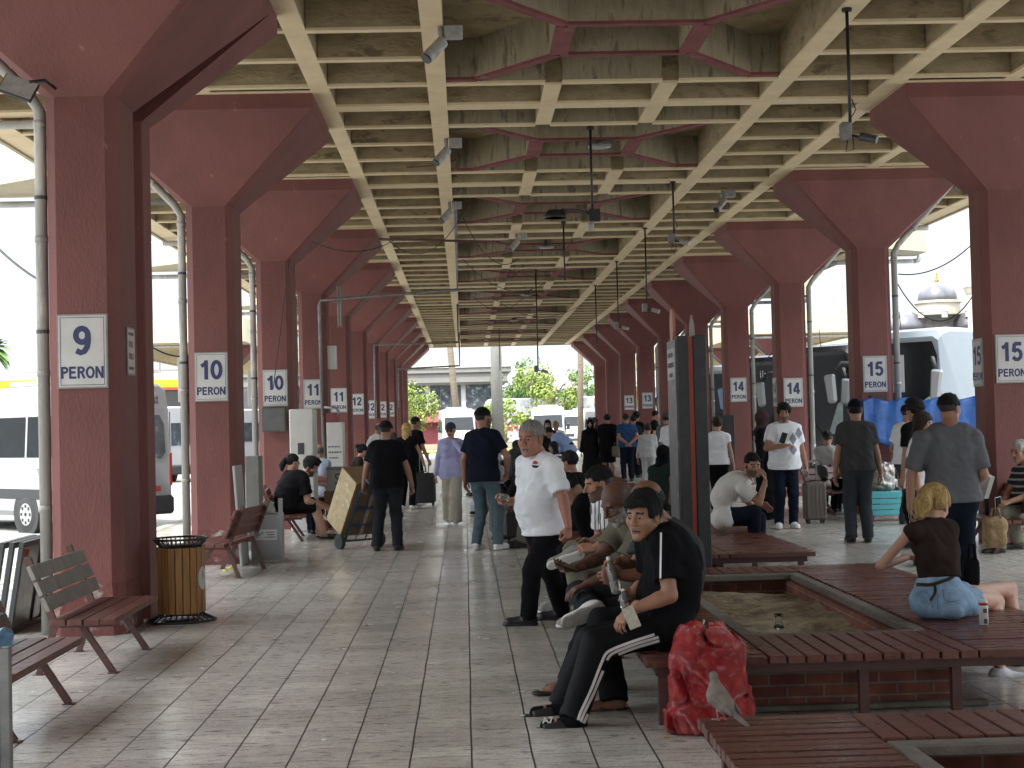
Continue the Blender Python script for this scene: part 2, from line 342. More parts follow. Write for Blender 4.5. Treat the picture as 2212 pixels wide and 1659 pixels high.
# --- canopy roof with coffers
def roof():
    root = empty('canopy_roof', (XC, 28, ZR), label='long beige coffered concrete canopy roof over the whole platform', cat='canopy')
    O = (XC, 28, ZR)
    rl = [0.685, 2.05, 3.42, 4.79, 6.16, 7.72]
    hw = {0.685: 0.10, 2.05: 0.11, 3.42: 0.11, 4.79: 0.09, 6.16: 0.09, 7.72: 0.18}
    ribs = MB(); cof = MB(); red = MB(); raw = MB()
    # shell above the coffers
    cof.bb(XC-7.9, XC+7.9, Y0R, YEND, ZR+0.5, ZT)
    zb, zt = ZR, ZR+0.53
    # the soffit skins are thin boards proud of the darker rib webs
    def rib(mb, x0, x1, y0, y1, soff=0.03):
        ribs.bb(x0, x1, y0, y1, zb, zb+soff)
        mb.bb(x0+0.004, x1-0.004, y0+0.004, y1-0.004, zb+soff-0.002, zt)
    zones = [(yc+1.2, yc+4.8) for yc in YC if yc+4.8 < YEND-0.2 and yc+1.2 > Y0R]
    for a in rl:
        for sgn in (-1, 1):
            x = XC+sgn*a; h = hw[a]
            if a == 0.685:
                ys = Y0R
                for z0, z1 in zones:
                    rib(cof, x-h, x+h, ys, z0-0.06); ys = z1+0.06
                rib(cof, x-h, x+h, ys, YEND)
            else:
                rib(cof, x-h, x+h, Y0R, YEND)
    xs = sorted([XC+s*a for a in rl for s in (-1, 1)])
    hs = {round(XC+s*a, 4): hw[a] for a in rl for s in (-1, 1)}
    y = 12.2-30
    while y < YEND+0.1:
        k = round((y-12.2)/1.2) % 5
        w_ = 0.15 if k == 0 else 0.055
        yy = min(y, YEND-w_-0.002)
        for i in range(len(xs)-1):
            xa, xb = xs[i]+hs[round(xs[i], 4)], xs[i+1]-hs[round(xs[i+1], 4)]
            inner = abs((xa+xb)/2-XC) < 2.0
            if inner and k in (2, 3) and any(z0 < y < z1 for z0, z1 in zones): continue
            if inner and k in (1, 4): w2 = 0.06
            else: w2 = w_
            jit = random.uniform(-0.008, 0.008)
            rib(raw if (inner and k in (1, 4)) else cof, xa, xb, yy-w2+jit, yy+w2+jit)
        y += 1.2
    # red bow-tie frames
    for z0, z1 in zones:
        ym = (z0+z1)/2; ya, yb = ym-0.6, ym+0.6
        xi = 0.685; xo = 2.05-0.112
        def beam(p, q, wd):
            p, q = Vector((XC+p[0], p[1], 0)), Vector((XC+q[0], q[1], 0)); d = (q-p).normalized(); nrm = Vector((-d.y, d.x, 0))*wd
            P = [p-nrm, p+nrm, q+nrm, q-nrm]
            for mb, za, zc in ((red, zb+0.02, zb+0.055), (raw, zb+0.053, zt)):
                mb.add([(*v.xy, za) for v in P]+[(*v.xy, zc) for v in P], [(0, 3, 2, 1), (4, 5, 6, 7), (0, 1, 5, 4), (1, 2, 6, 5), (2, 3, 7, 6), (3, 0, 4, 7)])
        beam((-xi, ya), (xi, ya), 0.05); beam((-xi, yb), (xi, yb), 0.05)
        beam((-xi-0.02, ya+0.052), (-xi-0.02, yb-0.052), 0.10); beam((xi+0.02, ya+0.052), (xi+0.02, yb-0.052), 0.10)
        for s in (-1, 1):
            beam((s*(xi+0.03), ya), (s*(xo-0.36), z0+0.12), 0.055); beam((s*(xo-0.36), z0+0.12), (s*xo, z0+0.12), 0.055)
            beam((s*(xi+0.03), yb), (s*(xo-0.36), z1-0.12), 0.055); beam((s*(xo-0.36), z1-0.12), (s*xo, z1-0.12), 0.055)
    for yc in YC:                       # solid drop panels over the column heads
        for X_, yo, cy in ((XL, .10, 1.05), (XR, -.15, .80)):
            ribs.bb(X_-1.44, X_+1.44, yc+yo-cy-.07, yc+yo+cy+.07, ZR-.004, ZR+.012)
    # fascia round the edge, saw-tooth bays
    fas = MB()
    for s in (-1, 1):
        xe = XC+s*7.9
        fas.bb(min(xe, xe+s*0.06), max(xe, xe+s*0.06), Y0R, YEND, ZR-0.03, ZT+0.05)
    fas.bb(XC-7.9, XC+7.9, YEND, YEND+0.06, ZR-0.03, ZT+0.05); fas.bb(XC-7.9, XC+7.9, Y0R-0.06, Y0R, ZR-0.03, ZT+0.05)
    gut = MB()
    for yt in (12.6, 24.5, 36.3, 48.3, 60.3):
        for s in (-1, 1):
            x0 = XC+s*7.97; x1 = XC+s*9.55
            P = [(x0, yt-2.1), (x1, yt-0.95), (x1, yt), (x0, yt)]
            if s < 0: P = P[::-1]
            fas.prism(P, 'z', ZR-0.01, ZT+0.03)
            gut.cyl((x0-s*1.5, yt-0.25, ZR-0.16), (x1-s*0.12, yt-0.25, ZR-0.16), 0.055, n=10)
            gut.tube([(x1-s*0.12, yt-0.25, ZR-0.16), (x1+s*0.0, yt-0.25, ZR-0.14), (x1+s*0.05, yt-0.25, ZR-0.02)], 0.062, 10)
        for s in (-1, 1):
            xg = XC+s*5.6
            gut.cyl((XC+s*5.2, yt-6.2, ZR-0.1), (XC+s*7.9, yt-6.2, ZR-0.1), 0.055, n=10)
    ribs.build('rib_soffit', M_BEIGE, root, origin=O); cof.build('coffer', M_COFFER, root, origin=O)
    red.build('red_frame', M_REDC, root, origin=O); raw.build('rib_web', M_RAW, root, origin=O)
    fas.build('fascia', M_FASCIA, root, origin=O); gut.build('gutter_pipe', M_PIPE, root, True, origin=O)
roof()

# --- columns
def col_ring(hx, hy, c, z):
    if c < 1e-4: c = 1e-4
    return [(-hx, -hy+c, z), (-hx+c, -hy, z), (hx-c, -hy, z), (hx, -hy+c, z), (hx, hy-c, z), (hx-c, hy, z), (-hx+c, hy, z), (-hx, hy-c, z)]
def make_column(side, hy=.37, cy=1.05):
    r = empty('canopy_column', (0, 0, 0))
    sh = MB()
    HX, HY, Cc = (0.288 if side < 0 else 0.315), hy, 0.088
    sh.loft([col_ring(HX, HY, Cc, 0.42), col_ring(HX, HY, Cc, 4.36)])
    sh.build('shaft', M_RED, r)
    pl = MB(); pl.loft([col_ring(HX+0.012, HY+0.012, Cc, 0), col_ring(HX+0.012, HY+0.012, Cc, 0.30), col_ring(HX, HY, Cc, 0.42)], cap=False); pl.build('plinth', M_REDD, r)
    cp = MB()
    cp.loft([col_ring(HX, HY, Cc, 4.36), col_ring(1.36, cy, 0.012, 5.40), col_ring(1.36, cy, 0.012, 5.575)])
    cp.build('capital', M_RED, r)
    # drain pipe on the outer side
    s = side; dp = MB()
    x = s*(HX+0.075)
    path = [(s*1.42, -0.2, 5.5), (s*1.40, -0.2, 5.42), (s*(HX+0.16), -0.2, 4.42), (x, -0.2, 4.28), (x, -0.2, 0.0)]
    dp.tube(path, 0.05, 12)
    for z in (4.15, 3.2, 2.1, 1.0): dp.cyl((x, -0.2, z), (x, -0.2, z+0.05), 0.056, n=12)
    for t in (0.3, 0.72):
        a = Vector(path[1])*(1-t)+Vector(path[2])*t; b = a+(Vector(path[2])-Vector(path[1])).normalized()*0.05
        dp.cyl(a, b, 0.057, n=12)
    dpo = dp.build('drain_pipe', M_PIPE, r, True)
    cl = MB(); 
    for z in (3.55, 2.45): cl.cyl((x, -0.2, z), (x, -0.2, z+0.03), 0.054, n=12)
    cl.build('pipe_clamp', M_DARKG, dpo)
    return r
ORD = ['', 'first', 'second', 'third', 'fourth', 'fifth', 'sixth', 'seventh', 'eighth', 'ninth', 'tenth', 'eleventh', 'twelfth']
for side, X, rowname in ((-1, XL, 'left'), (1, XR, 'right')):
    proto = make_column(side) if side < 0 else make_column(side, .26, .80)
    vis = 0
    for i, yc in enumerate([y for y in YC if y > -8]):
        o = proto if i == 0 else copy_tree(proto)
        o.location = (X, yc+(.10 if side < 0 else -.15), 0)
        first_vis = 12.2 if side < 0 else 18.2
        o['category'] = 'column'; o['group'] = 'flared red canopy columns'
        if yc >= first_vis-0.1:
            vis += 1
            o['label'] = f'{ORD[vis]} red flared column from the camera in the {rowname}-hand row'
        else:
            o['label'] = f'red flared column of the {rowname}-hand row out of view behind the camera'
# joint column: the second half behind column nine (expansion joint)
def half_column():
    r = empty('canopy_column', (XL, 13.10, 0), label='narrow red half column behind the nearest left column, across the dark joint', cat='column', group='flared red canopy columns')
    m = MB(); m.loft([col_ring(0.288, 0.16, 0.01, 0), col_ring(0.288, 0.16, 0.01, 4.36)]); m.build('shaft', M_RED, r)
    m = MB(); ra = [(-0.288, -0.16, 4.36), (0.288, -0.16, 4.36), (0.288, 0.16, 4.36), (-0.288, 0.16, 4.36)]
    rb = [(-1.36, 0.26, 5.40), (1.36, 0.26, 5.40), (1.36, 0.9, 5.40), (-1.36, 0.9, 5.40)]; rc = [(a, b, 5.575) for a, b, _ in rb]
    m.loft([ra, rb, rc]); m.build('capital', M_RED, r)
half_column()
# ================================================================ IMPLICIT-SURFACE MODELLER
def V3(*a): return np.array(a, dtype=float)
def nrm(v): v = np.asarray(v, float); return v/(np.linalg.norm(v)+1e-9)

class Field:
    def __init__(s): s.p = []
    def cap(s, a, b, ra, rb=None, k=0.02, flat=None, cut=None, op=1):
        a, b = np.asarray(a, float), np.asarray(b, float); s.p.append(('cap', a, b, ra, ra if rb is None else rb, k, flat, cut, op)); return s
    def ell(s, c, r, R=None, k=0.02, op=1):
        s.p.append(('ell', np.asarray(c, float), np.asarray(r, float), R, k, op)); return s
    def box(s, c, h, R=None, rr=0.01, k=0.0, op=1):
        s.p.append(('box', np.asarray(c, float), np.asarray(h, float), R, rr, k, op)); return s
    def bounds(s):
        lo, hi = np.full(3, 1e9), np.full(3, -1e9)
        for q in s.p:
            if q[-1] < 0: continue
            if q[0] == 'cap':
                r = max(q[3], q[4]); l, h = np.minimum(q[1], q[2])-r, np.maximum(q[1], q[2])+r
            else:
                r = np.linalg.norm(q[2]) if q[3] is not None else q[2]; l, h = q[1]-r, q[1]+r
            lo, hi = np.minimum(lo, l), np.maximum(hi, h)
        return lo, hi
    def mesh(s, res, cuts=(), disp=None, lo=None, hi=None):
        bl, bh = s.bounds(); lo = bl if lo is None else np.maximum(lo, bl); hi = bh if hi is None else np.minimum(hi, bh)
        lo = lo-2.5*res; n = np.maximum(np.ceil((hi+2.5*res-lo)/res).astype(int)+1, 4)
        ax = [lo[i]+res*np.arange(n[i]) for i in range(3)]
        D = np.full(n, 0.06, dtype=np.float32)
        for q in s.p:
            op = q[-1]; k = q[5] if q[0] == 'cap' else q[4] if q[0] == 'ell' else q[5]
            m = 0.07+k
            if q[0] == 'cap': r = max(q[3], q[4])*(1.0); l, h = np.minimum(q[1], q[2])-r-m, np.maximum(q[1], q[2])+r+m
            else: r = np.linalg.norm(q[2]) if q[3] is not None else q[2]; l, h = q[1]-r-m, q[1]+r+m
            i0 = np.clip(np.floor((l-lo)/res).astype(int), 0, n); i1 = np.clip(np.ceil((h-lo)/res).astype(int)+1, 0, n)
            if np.any(i1 <= i0): continue
            sl = tuple(slice(i0[j], i1[j]) for j in range(3))
            X = ax[0][sl[0]][:, None, None]; Y = ax[1][sl[1]][None, :, None]; Z = ax[2][sl[2]][None, None, :]
            if q[0] == 'cap':
                _, a, b, ra, rb, k, flat, cut, op = q
                px, py, pz = X-a[0], Y-a[1], Z-a[2]; ba = b-a; sc = 1.0
                if flat is not None:
                    nv, f = nrm(flat[0]), flat[1]; g = 1/f-1
                    t = px*nv[0]+py*nv[1]+pz*nv[2]; px, py, pz = px+g*t*nv[0], py+g*t*nv[1], pz+g*t*nv[2]
                    ba = ba+g*(ba@nv)*nv; sc = 0.5*(1+f)
                t = np.clip((px*ba[0]+py*ba[1]+pz*ba[2])/max(ba@ba, 1e-9), 0, 1)
                d = (np.sqrt((px-t*ba[0])**2+(py-t*ba[1])**2+(pz-t*ba[2])**2)-(ra+(rb-ra)*t))*sc
                if cut is not None:      # flat end: (point, normal)
                    cp, cn = cut; cn = nrm(cn); d = np.maximum(d, (X-cp[0])*cn[0]+(Y-cp[1])*cn[1]+(Z-cp[2])*cn[2])
            else:
                c, rr, R = q[1], q[2], q[3]; px, py, pz = X-c[0], Y-c[1], Z-c[2]
                if R is not None:
                    px, py, pz = (px*R[0][0]+py*R[0][1]+pz*R[0][2], px*R[1][0]+py*R[1][1]+pz*R[1][2], px*R[2][0]+py*R[2][1]+pz*R[2][2])
                if q[0] == 'ell':
                    k0 = np.sqrt((px/rr[0])**2+(py/rr[1])**2+(pz/rr[2])**2); k1 = np.sqrt((px/rr[0]**2)**2+(py/rr[1]**2)**2+(pz/rr[2]**2)**2)
                    d = k0*(k0-1)/np.maximum(k1, 1e-6)
                else:
                    e = q[4]; ux, uy, uz = np.abs(px)-rr[0]+e, np.abs(py)-rr[1]+e, np.abs(pz)-rr[2]+e
                    d = np.sqrt(np.maximum(ux, 0)**2+np.maximum(uy, 0)**2+np.maximum(uz, 0)**2)+np.minimum(np.maximum(ux, np.maximum(uy, uz)), 0)-e
            A = D[sl]
            if op > 0:
                if k > 0: h = np.maximum(k-np.abs(A-d), 0)/k; D[sl] = np.minimum(A, d)-h*h*k*0.25
                else: D[sl] = np.minimum(A, d)
            else:
                d = -d
                if k > 0: h = np.maximum(k-np.abs(A-d), 0)/k; D[sl] = np.maximum(A, d)+h*h*k*0.25
                else: D[sl] = np.maximum(A, d)
        X, Y, Z = ax[0][:, None, None], ax[1][None, :, None], ax[2][None, None, :]
        if disp is not None: D = D+disp(X, Y, Z)
        for cp, cn in cuts:
            cn = nrm(cn); D = np.maximum(D, (X-cp[0])*cn[0]+(Y-cp[1])*cn[1]+(Z-cp[2])*cn[2])
        D[0], D[-1] = .05, .05; D[:, 0], D[:, -1] = .05, .05; D[:, :, 0], D[:, :, -1] = .05, .05
        return surface_nets(D, lo, res)

def surface_nets(D, lo, res):
    S = D < 0; n = np.array(D.shape)
    cn = n-1; acc = np.zeros((*cn, 3)); cnt = np.zeros(cn)
    for ax_ in range(3):
        a = [slice(None)]*3; b = [slice(None)]*3; a[ax_] = slice(0, -1); b[ax_] = slice(1, None)
        d0, d1 = D[tuple(a)], D[tuple(b)]; cr = S[tuple(a)] != S[tuple(b)]
        idx = np.argwhere(cr)
        if not len(idx): continue
        v0, v1 = d0[cr], d1[cr]; t = v0/(v0-v1); pos = idx.astype(float); pos[:, ax_] += t
        o1, o2 = [i for i in range(3) if i != ax_]
        for u in (0, -1):
            for w_ in (0, -1):
                c = idx.copy(); c[:, o1] += u; c[:, o2] += w_
                ok = (c[:, o1] >= 0) & (c[:, o2] >= 0) & (c[:, o1] < cn[o1]) & (c[:, o2] < cn[o2])
                cc = c[ok]; np.add.at(acc, (cc[:, 0], cc[:, 1], cc[:, 2]), pos[ok]); np.add.at(cnt, (cc[:, 0], cc[:, 1], cc[:, 2]), 1)
    act = cnt > 0; ids = -np.ones(cn, dtype=int); ids[act] = np.arange(act.sum())
    verts = acc[act]/cnt[act][:, None]*res+lo
    faces = []
    for ax_ in range(3):
        a = [slice(None)]*3; b = [slice(None)]*3; a[ax_] = slice(0, -1); b[ax_] = slice(1, None)
        sa, sb = S[tuple(a)], S[tuple(b)]; idx = np.argwhere(sa != sb)
        o1, o2 = [(1, 2), (2, 0), (0, 1)][ax_]
        idx = idx[(idx[:, o1] > 0) & (idx[:, o2] > 0)]
        if not len(idx): continue
        inside = sa[idx[:, 0], idx[:, 1], idx[:, 2]]
        def g(u, w_):
            c = idx.copy(); c[:, o1] += u; c[:, o2] += w_
            c = np.minimum(c, cn-1); return ids[c[:, 0], c[:, 1], c[:, 2]]
        q = np.stack([g(-1, -1), g(0, -1), g(0, 0), g(-1, 0)], 1)
        q[~inside] = q[~inside][:, ::-1]; faces.append(q[(q >= 0).all(1)])
    return verts, (np.concatenate(faces) if faces else np.zeros((0, 4), int))

def np_obj(name, parts, mats, parent, origin, face_mat=None, smooth=True):
    "parts: list of (verts, faces[, fm]) joined into one mesh object with coordinates relative to origin"
    vs, fs, ms = [], [], []; b = 0
    for p in parts:
        v, f = p[0], p[1]
        if not len(v): continue
        fm = p[2] if len(p) > 2 else None
        vs.append(v); fs.append(f+b); b += len(v)
        ms.append(np.zeros(len(f), int) if fm is None else fm(v[f].mean(1)))
    if not vs: return None
    v, f, mi = np.concatenate(vs)-origin, np.concatenate(fs), np.concatenate(ms)
    me = bpy.data.meshes.new(name); me.vertices.add(len(v)); me.vertices.foreach_set('co', v.astype(np.float32).ravel())
    me.loops.add(len(f)*4); me.loops.foreach_set('vertex_index', f.astype(np.int32).ravel())
    me.polygons.add(len(f)); me.polygons.foreach_set('loop_start', (np.arange(len(f))*4).astype(np.int32)); me.polygons.foreach_set('loop_total', np.full(len(f), 4, np.int32))
    for m in mats: me.materials.append(m)
    me.polygons.foreach_set('material_index', mi.astype(np.int32)); me.polygons.foreach_set('use_smooth', [smooth]*len(f))
    me.update(calc_edges=True); me.validate()
    o = bpy.data.objects.new(name, me); COL.objects.link(o)
    if parent: o.parent = parent
    else: o.location = origin
    return o

def wrinkle(amp, seed, freq=26.0, axis=(0.35, 0.2, 1.0), bias=1.0):
    rs = np.random.RandomState(seed); ks = []
    for i in range(7):
        d = nrm(np.array(axis)+rs.normal(0, 0.75, 3)); ks.append((d*freq*rs.uniform(0.45, 1.35), rs.uniform(0, 6.28), rs.uniform(0.4, 1)))
    def f(X, Y, Z):
        wx = 0.03*np.sin(9*Y+5*Z+seed); wz = 0.035*np.sin(7*X+4*Y+1.3*seed); s = 0
        for kv, ph, a in ks: s = s+a*np.sin(kv[0]*(X+wx)+kv[1]*Y+kv[2]*(Z+wz)+ph)
        v = s/2.2; return (amp*(.45*v+.55*(1-2.2*np.minimum(1, np.abs(v))))-amp*.45*bias).astype(np.float32)
    return f

# ---------------------------------------------------------------- skin, hair and cloth
def skin(name, c): 
    m = mat('skin_'+name, c, 0.5, 0.10, 22, 0.06, 180, spec=0.4); b = m.node_tree.nodes['Principled BSDF']
    b.inputs['Subsurface Weight'].default_value = 0.08; b.inputs['Subsurface Radius'].default_value = (0.02, 0.008, 0.004); return m
SK = {'fair': skin('fair', (0.44, 0.25, 0.175)), 'tan': skin('tan', (0.33, 0.175, 0.115)), 'ruddy': skin('ruddy', (0.35, 0.16, 0.11)), 'brown': skin('brown', (0.20, 0.095, 0.06)), 'dark': skin('dark', (0.115, 0.055, 0.038))}
M_LIP = mat('lip', (0.20, 0.085, 0.065), 0.45, 0.05); M_EYEW = mat('eye_white', (0.27, 0.235, 0.21), 0.3, 0); M_IRIS = mat('iris', (0.012, 0.008, 0.006), 0.15, 0)
def hairm(name, c): return mat('hair_'+name, c, 0.6, 0.55, 70, 0.8, 200, stretch=(1, 1, 0.15), spec=0.2)
HR = {'black': hairm('black', (0.010, 0.009, 0.009)), 'brown': hairm('brown', (0.030, 0.018, 0.011)), 'grey': hairm('grey', (0.34, 0.33, 0.31)), 'blonde': hairm('blonde', (0.46, 0.31, 0.125)),
      'stub': mat('stubble', (0.095, 0.052, 0.038), 0.6, 0.15, 60), 'fade': mat('hair_fade', (0.020, 0.015, 0.013), 0.6, 0.25, 60), 'dkgrey': hairm('dkgrey', (0.10, 0.095, 0.09))}
def cloth(name, c, var=0.08, bump=0.25, rough=0.9, **k): return mat('cloth_'+name, c, rough, var, 9, bump, 320, spec=0.08, **k)
def stripe_mat(name, c1, c2, freq, axis=2, soft=0.02, duty=0.5, warp=0.01):
    m = cloth('x_'+name, c1, 0.0); n = m.node_tree; L = n.links; b = n.nodes['Principled BSDF']
    tc = n.nodes.new('ShaderNodeTexCoord'); sep = n.nodes.new('ShaderNodeSeparateXYZ'); L.new(tc.outputs['Object'], sep.inputs[0])
    nz = n.nodes.new('ShaderNodeTexNoise'); nz.inputs['Scale'].default_value = 5; L.new(tc.outputs['Object'], nz.inputs['Vector'])
    a = n.nodes.new('ShaderNodeMath'); a.operation = 'MULTIPLY_ADD'; L.new(nz.outputs['Fac'], a.inputs[0]); a.inputs[1].default_value = warp; L.new(sep.outputs[axis], a.inputs[2])
    f = n.nodes.new('ShaderNodeMath'); f.operation = 'MULTIPLY'; f.inputs[1].default_value = freq; L.new(a.outputs[0], f.inputs[0])
    fr = n.nodes.new('ShaderNodeMath'); fr.operation = 'FRACT'; L.new(f.outputs[0], fr.inputs[0])
    cr = n.nodes.new('ShaderNodeValToRGB'); e = cr.color_ramp.elements; cr.color_ramp.interpolation = 'CONSTANT'
    e[0].position = 0; e[0].color = (*c1, 1); e[1].position = duty; e[1].color = (*c2, 1)
    L.new(fr.outputs[0], cr.inputs[0]); L.new(cr.outputs[0], b.inputs['Base Color']); return m
CL = dict(
    white=cloth('white', (0.76, 0.79, 0.84)), offwhite=cloth('offwhite', (0.62, 0.62, 0.60)), black=cloth('black', (0.0075, 0.0078, 0.0095)), black2=cloth('soft_black', (0.013, 0.013, 0.0155)),
    navy=cloth('navy', (0.009, 0.0125, 0.024)), blue=cloth('blue', (0.028, 0.068, 0.165)), grey=cloth('grey', (0.125, 0.13, 0.145)), lgrey=cloth('light_grey', (0.40, 0.41, 0.41)),
    dgrey=cloth('dark_grey', (0.055, 0.057, 0.062)), slate=cloth('slate', (0.045, 0.052, 0.065)), jeans=cloth('jeans', (0.075, 0.125, 0.165), 0.25), teal=cloth('grey_teal_jeans', (0.085, 0.130, 0.15), 0.2),
    lilac=cloth('lilac', (0.36, 0.36, 0.58)), beige=cloth('beige', (0.42, 0.37, 0.30)), linen=cloth('linen', (0.34, 0.32, 0.27)), olive=cloth('olive', (0.135, 0.128, 0.092)), brown=cloth('brown', (0.030, 0.020, 0.018)),
    taupe=cloth('taupe', (0.16, 0.115, 0.09)), green=cloth('dark_green', (0.018, 0.032, 0.026)), sky=cloth('sky_blue', (0.30, 0.42, 0.68)), charjean=cloth('washed_black_denim', (0.022, 0.025, 0.030), 0.3),
    denim=cloth('pale_denim', (0.24, 0.36, 0.50), 0.35, 0.4), pblue=cloth('pale_blue', (0.34, 0.40, 0.50)), khaki=cloth('khaki', (0.17, 0.165, 0.13)), track=cloth('track_black', (0.0085, 0.009, 0.0105), 0.05, 0.1, 0.6),
    stripe=stripe_mat('white_black_stripe', (0.70, 0.71, 0.72), (0.09, 0.09, 0.10), 34, axis=0, duty=0.68, warp=0.05), hstripe=stripe_mat('dark_stripe', (0.03, 0.03, 0.034), (0.33, 0.33, 0.33), 13, axis=2, duty=0.72, warp=0.03),
    bwstripe=stripe_mat('bold_stripe', (0.65, 0.65, 0.66), (0.02, 0.02, 0.02), 11, axis=2, duty=0.5), plaid=cloth('grey_plaid', (0.30, 0.32, 0.36), 0.35), scarf=cloth('patterned_scarf', (0.06, 0.035, 0.038), 0.4))
M_SOLEW = mat('white_sole', (0.62, 0.62, 0.60), 0.6, 0.08); M_SHOEB = mat('black_shoe', (0.014, 0.013, 0.013), 0.5, 0.1, 12); M_SHOEW = mat('white_shoe', (0.66, 0.67, 0.69), 0.6, 0.08, 12)
M_SHOEG = mat('grey_shoe', (0.22, 0.22, 0.21), 0.7, 0.15, 12); M_RUB = mat('black_rubber', (0.016, 0.016, 0.017), 0.55, 0.08); M_SOLED = mat('grey_tread_sole', (0.30, 0.29, 0.27), 0.75, 0.2, 30, 0.5, 60)
SHOE = {'black': (M_SHOEB, M_RUB), 'white': (M_SHOEW, M_SOLEW), 'grey': (M_SHOEG, M_SOLEW), 'tread': (M_SHOEW, M_SOLED), 'slide': (M_RUB, M_RUB), 'bw': (M_SHOEW, M_RUB), 'brown': (mat('brown_shoe', (0.05, 0.03, 0.02), 0.5, 0.1), M_RUB)}

def ik(a, c, l1, l2, hint):
    a, c = np.asarray(a, float), np.asarray(c, float); d = c-a; L = np.linalg.norm(d); dn = d/max(L, 1e-6)
    if L > (l1+l2)*0.998: s = (l1+l2)*0.998; c = a+dn*s; L = s
    x = (l1*l1-l2*l2+L*L)/(2*L); y = math.sqrt(max(l1*l1-x*x, 0)); h = np.asarray(hint, float); h = h-(h@dn)*dn; h = nrm(h)
    return a+dn*x+h*y, c

def head_frame(yaw, pitch, rollv=0.0):
    "yaw 0 = looking +Y, CCW positive; pitch down positive"
    f = V3(-math.sin(yaw), math.cos(yaw), 0); r = V3(math.cos(yaw), math.sin(yaw), 0); u = V3(0, 0, 1)
    f2 = f*math.cos(pitch)-u*math.sin(pitch); u2 = np.cross(r, f2)
    r2 = r*math.cos(rollv)+u2*math.sin(rollv); u3 = np.cross(r2, f2)
    return r2, f2, u3

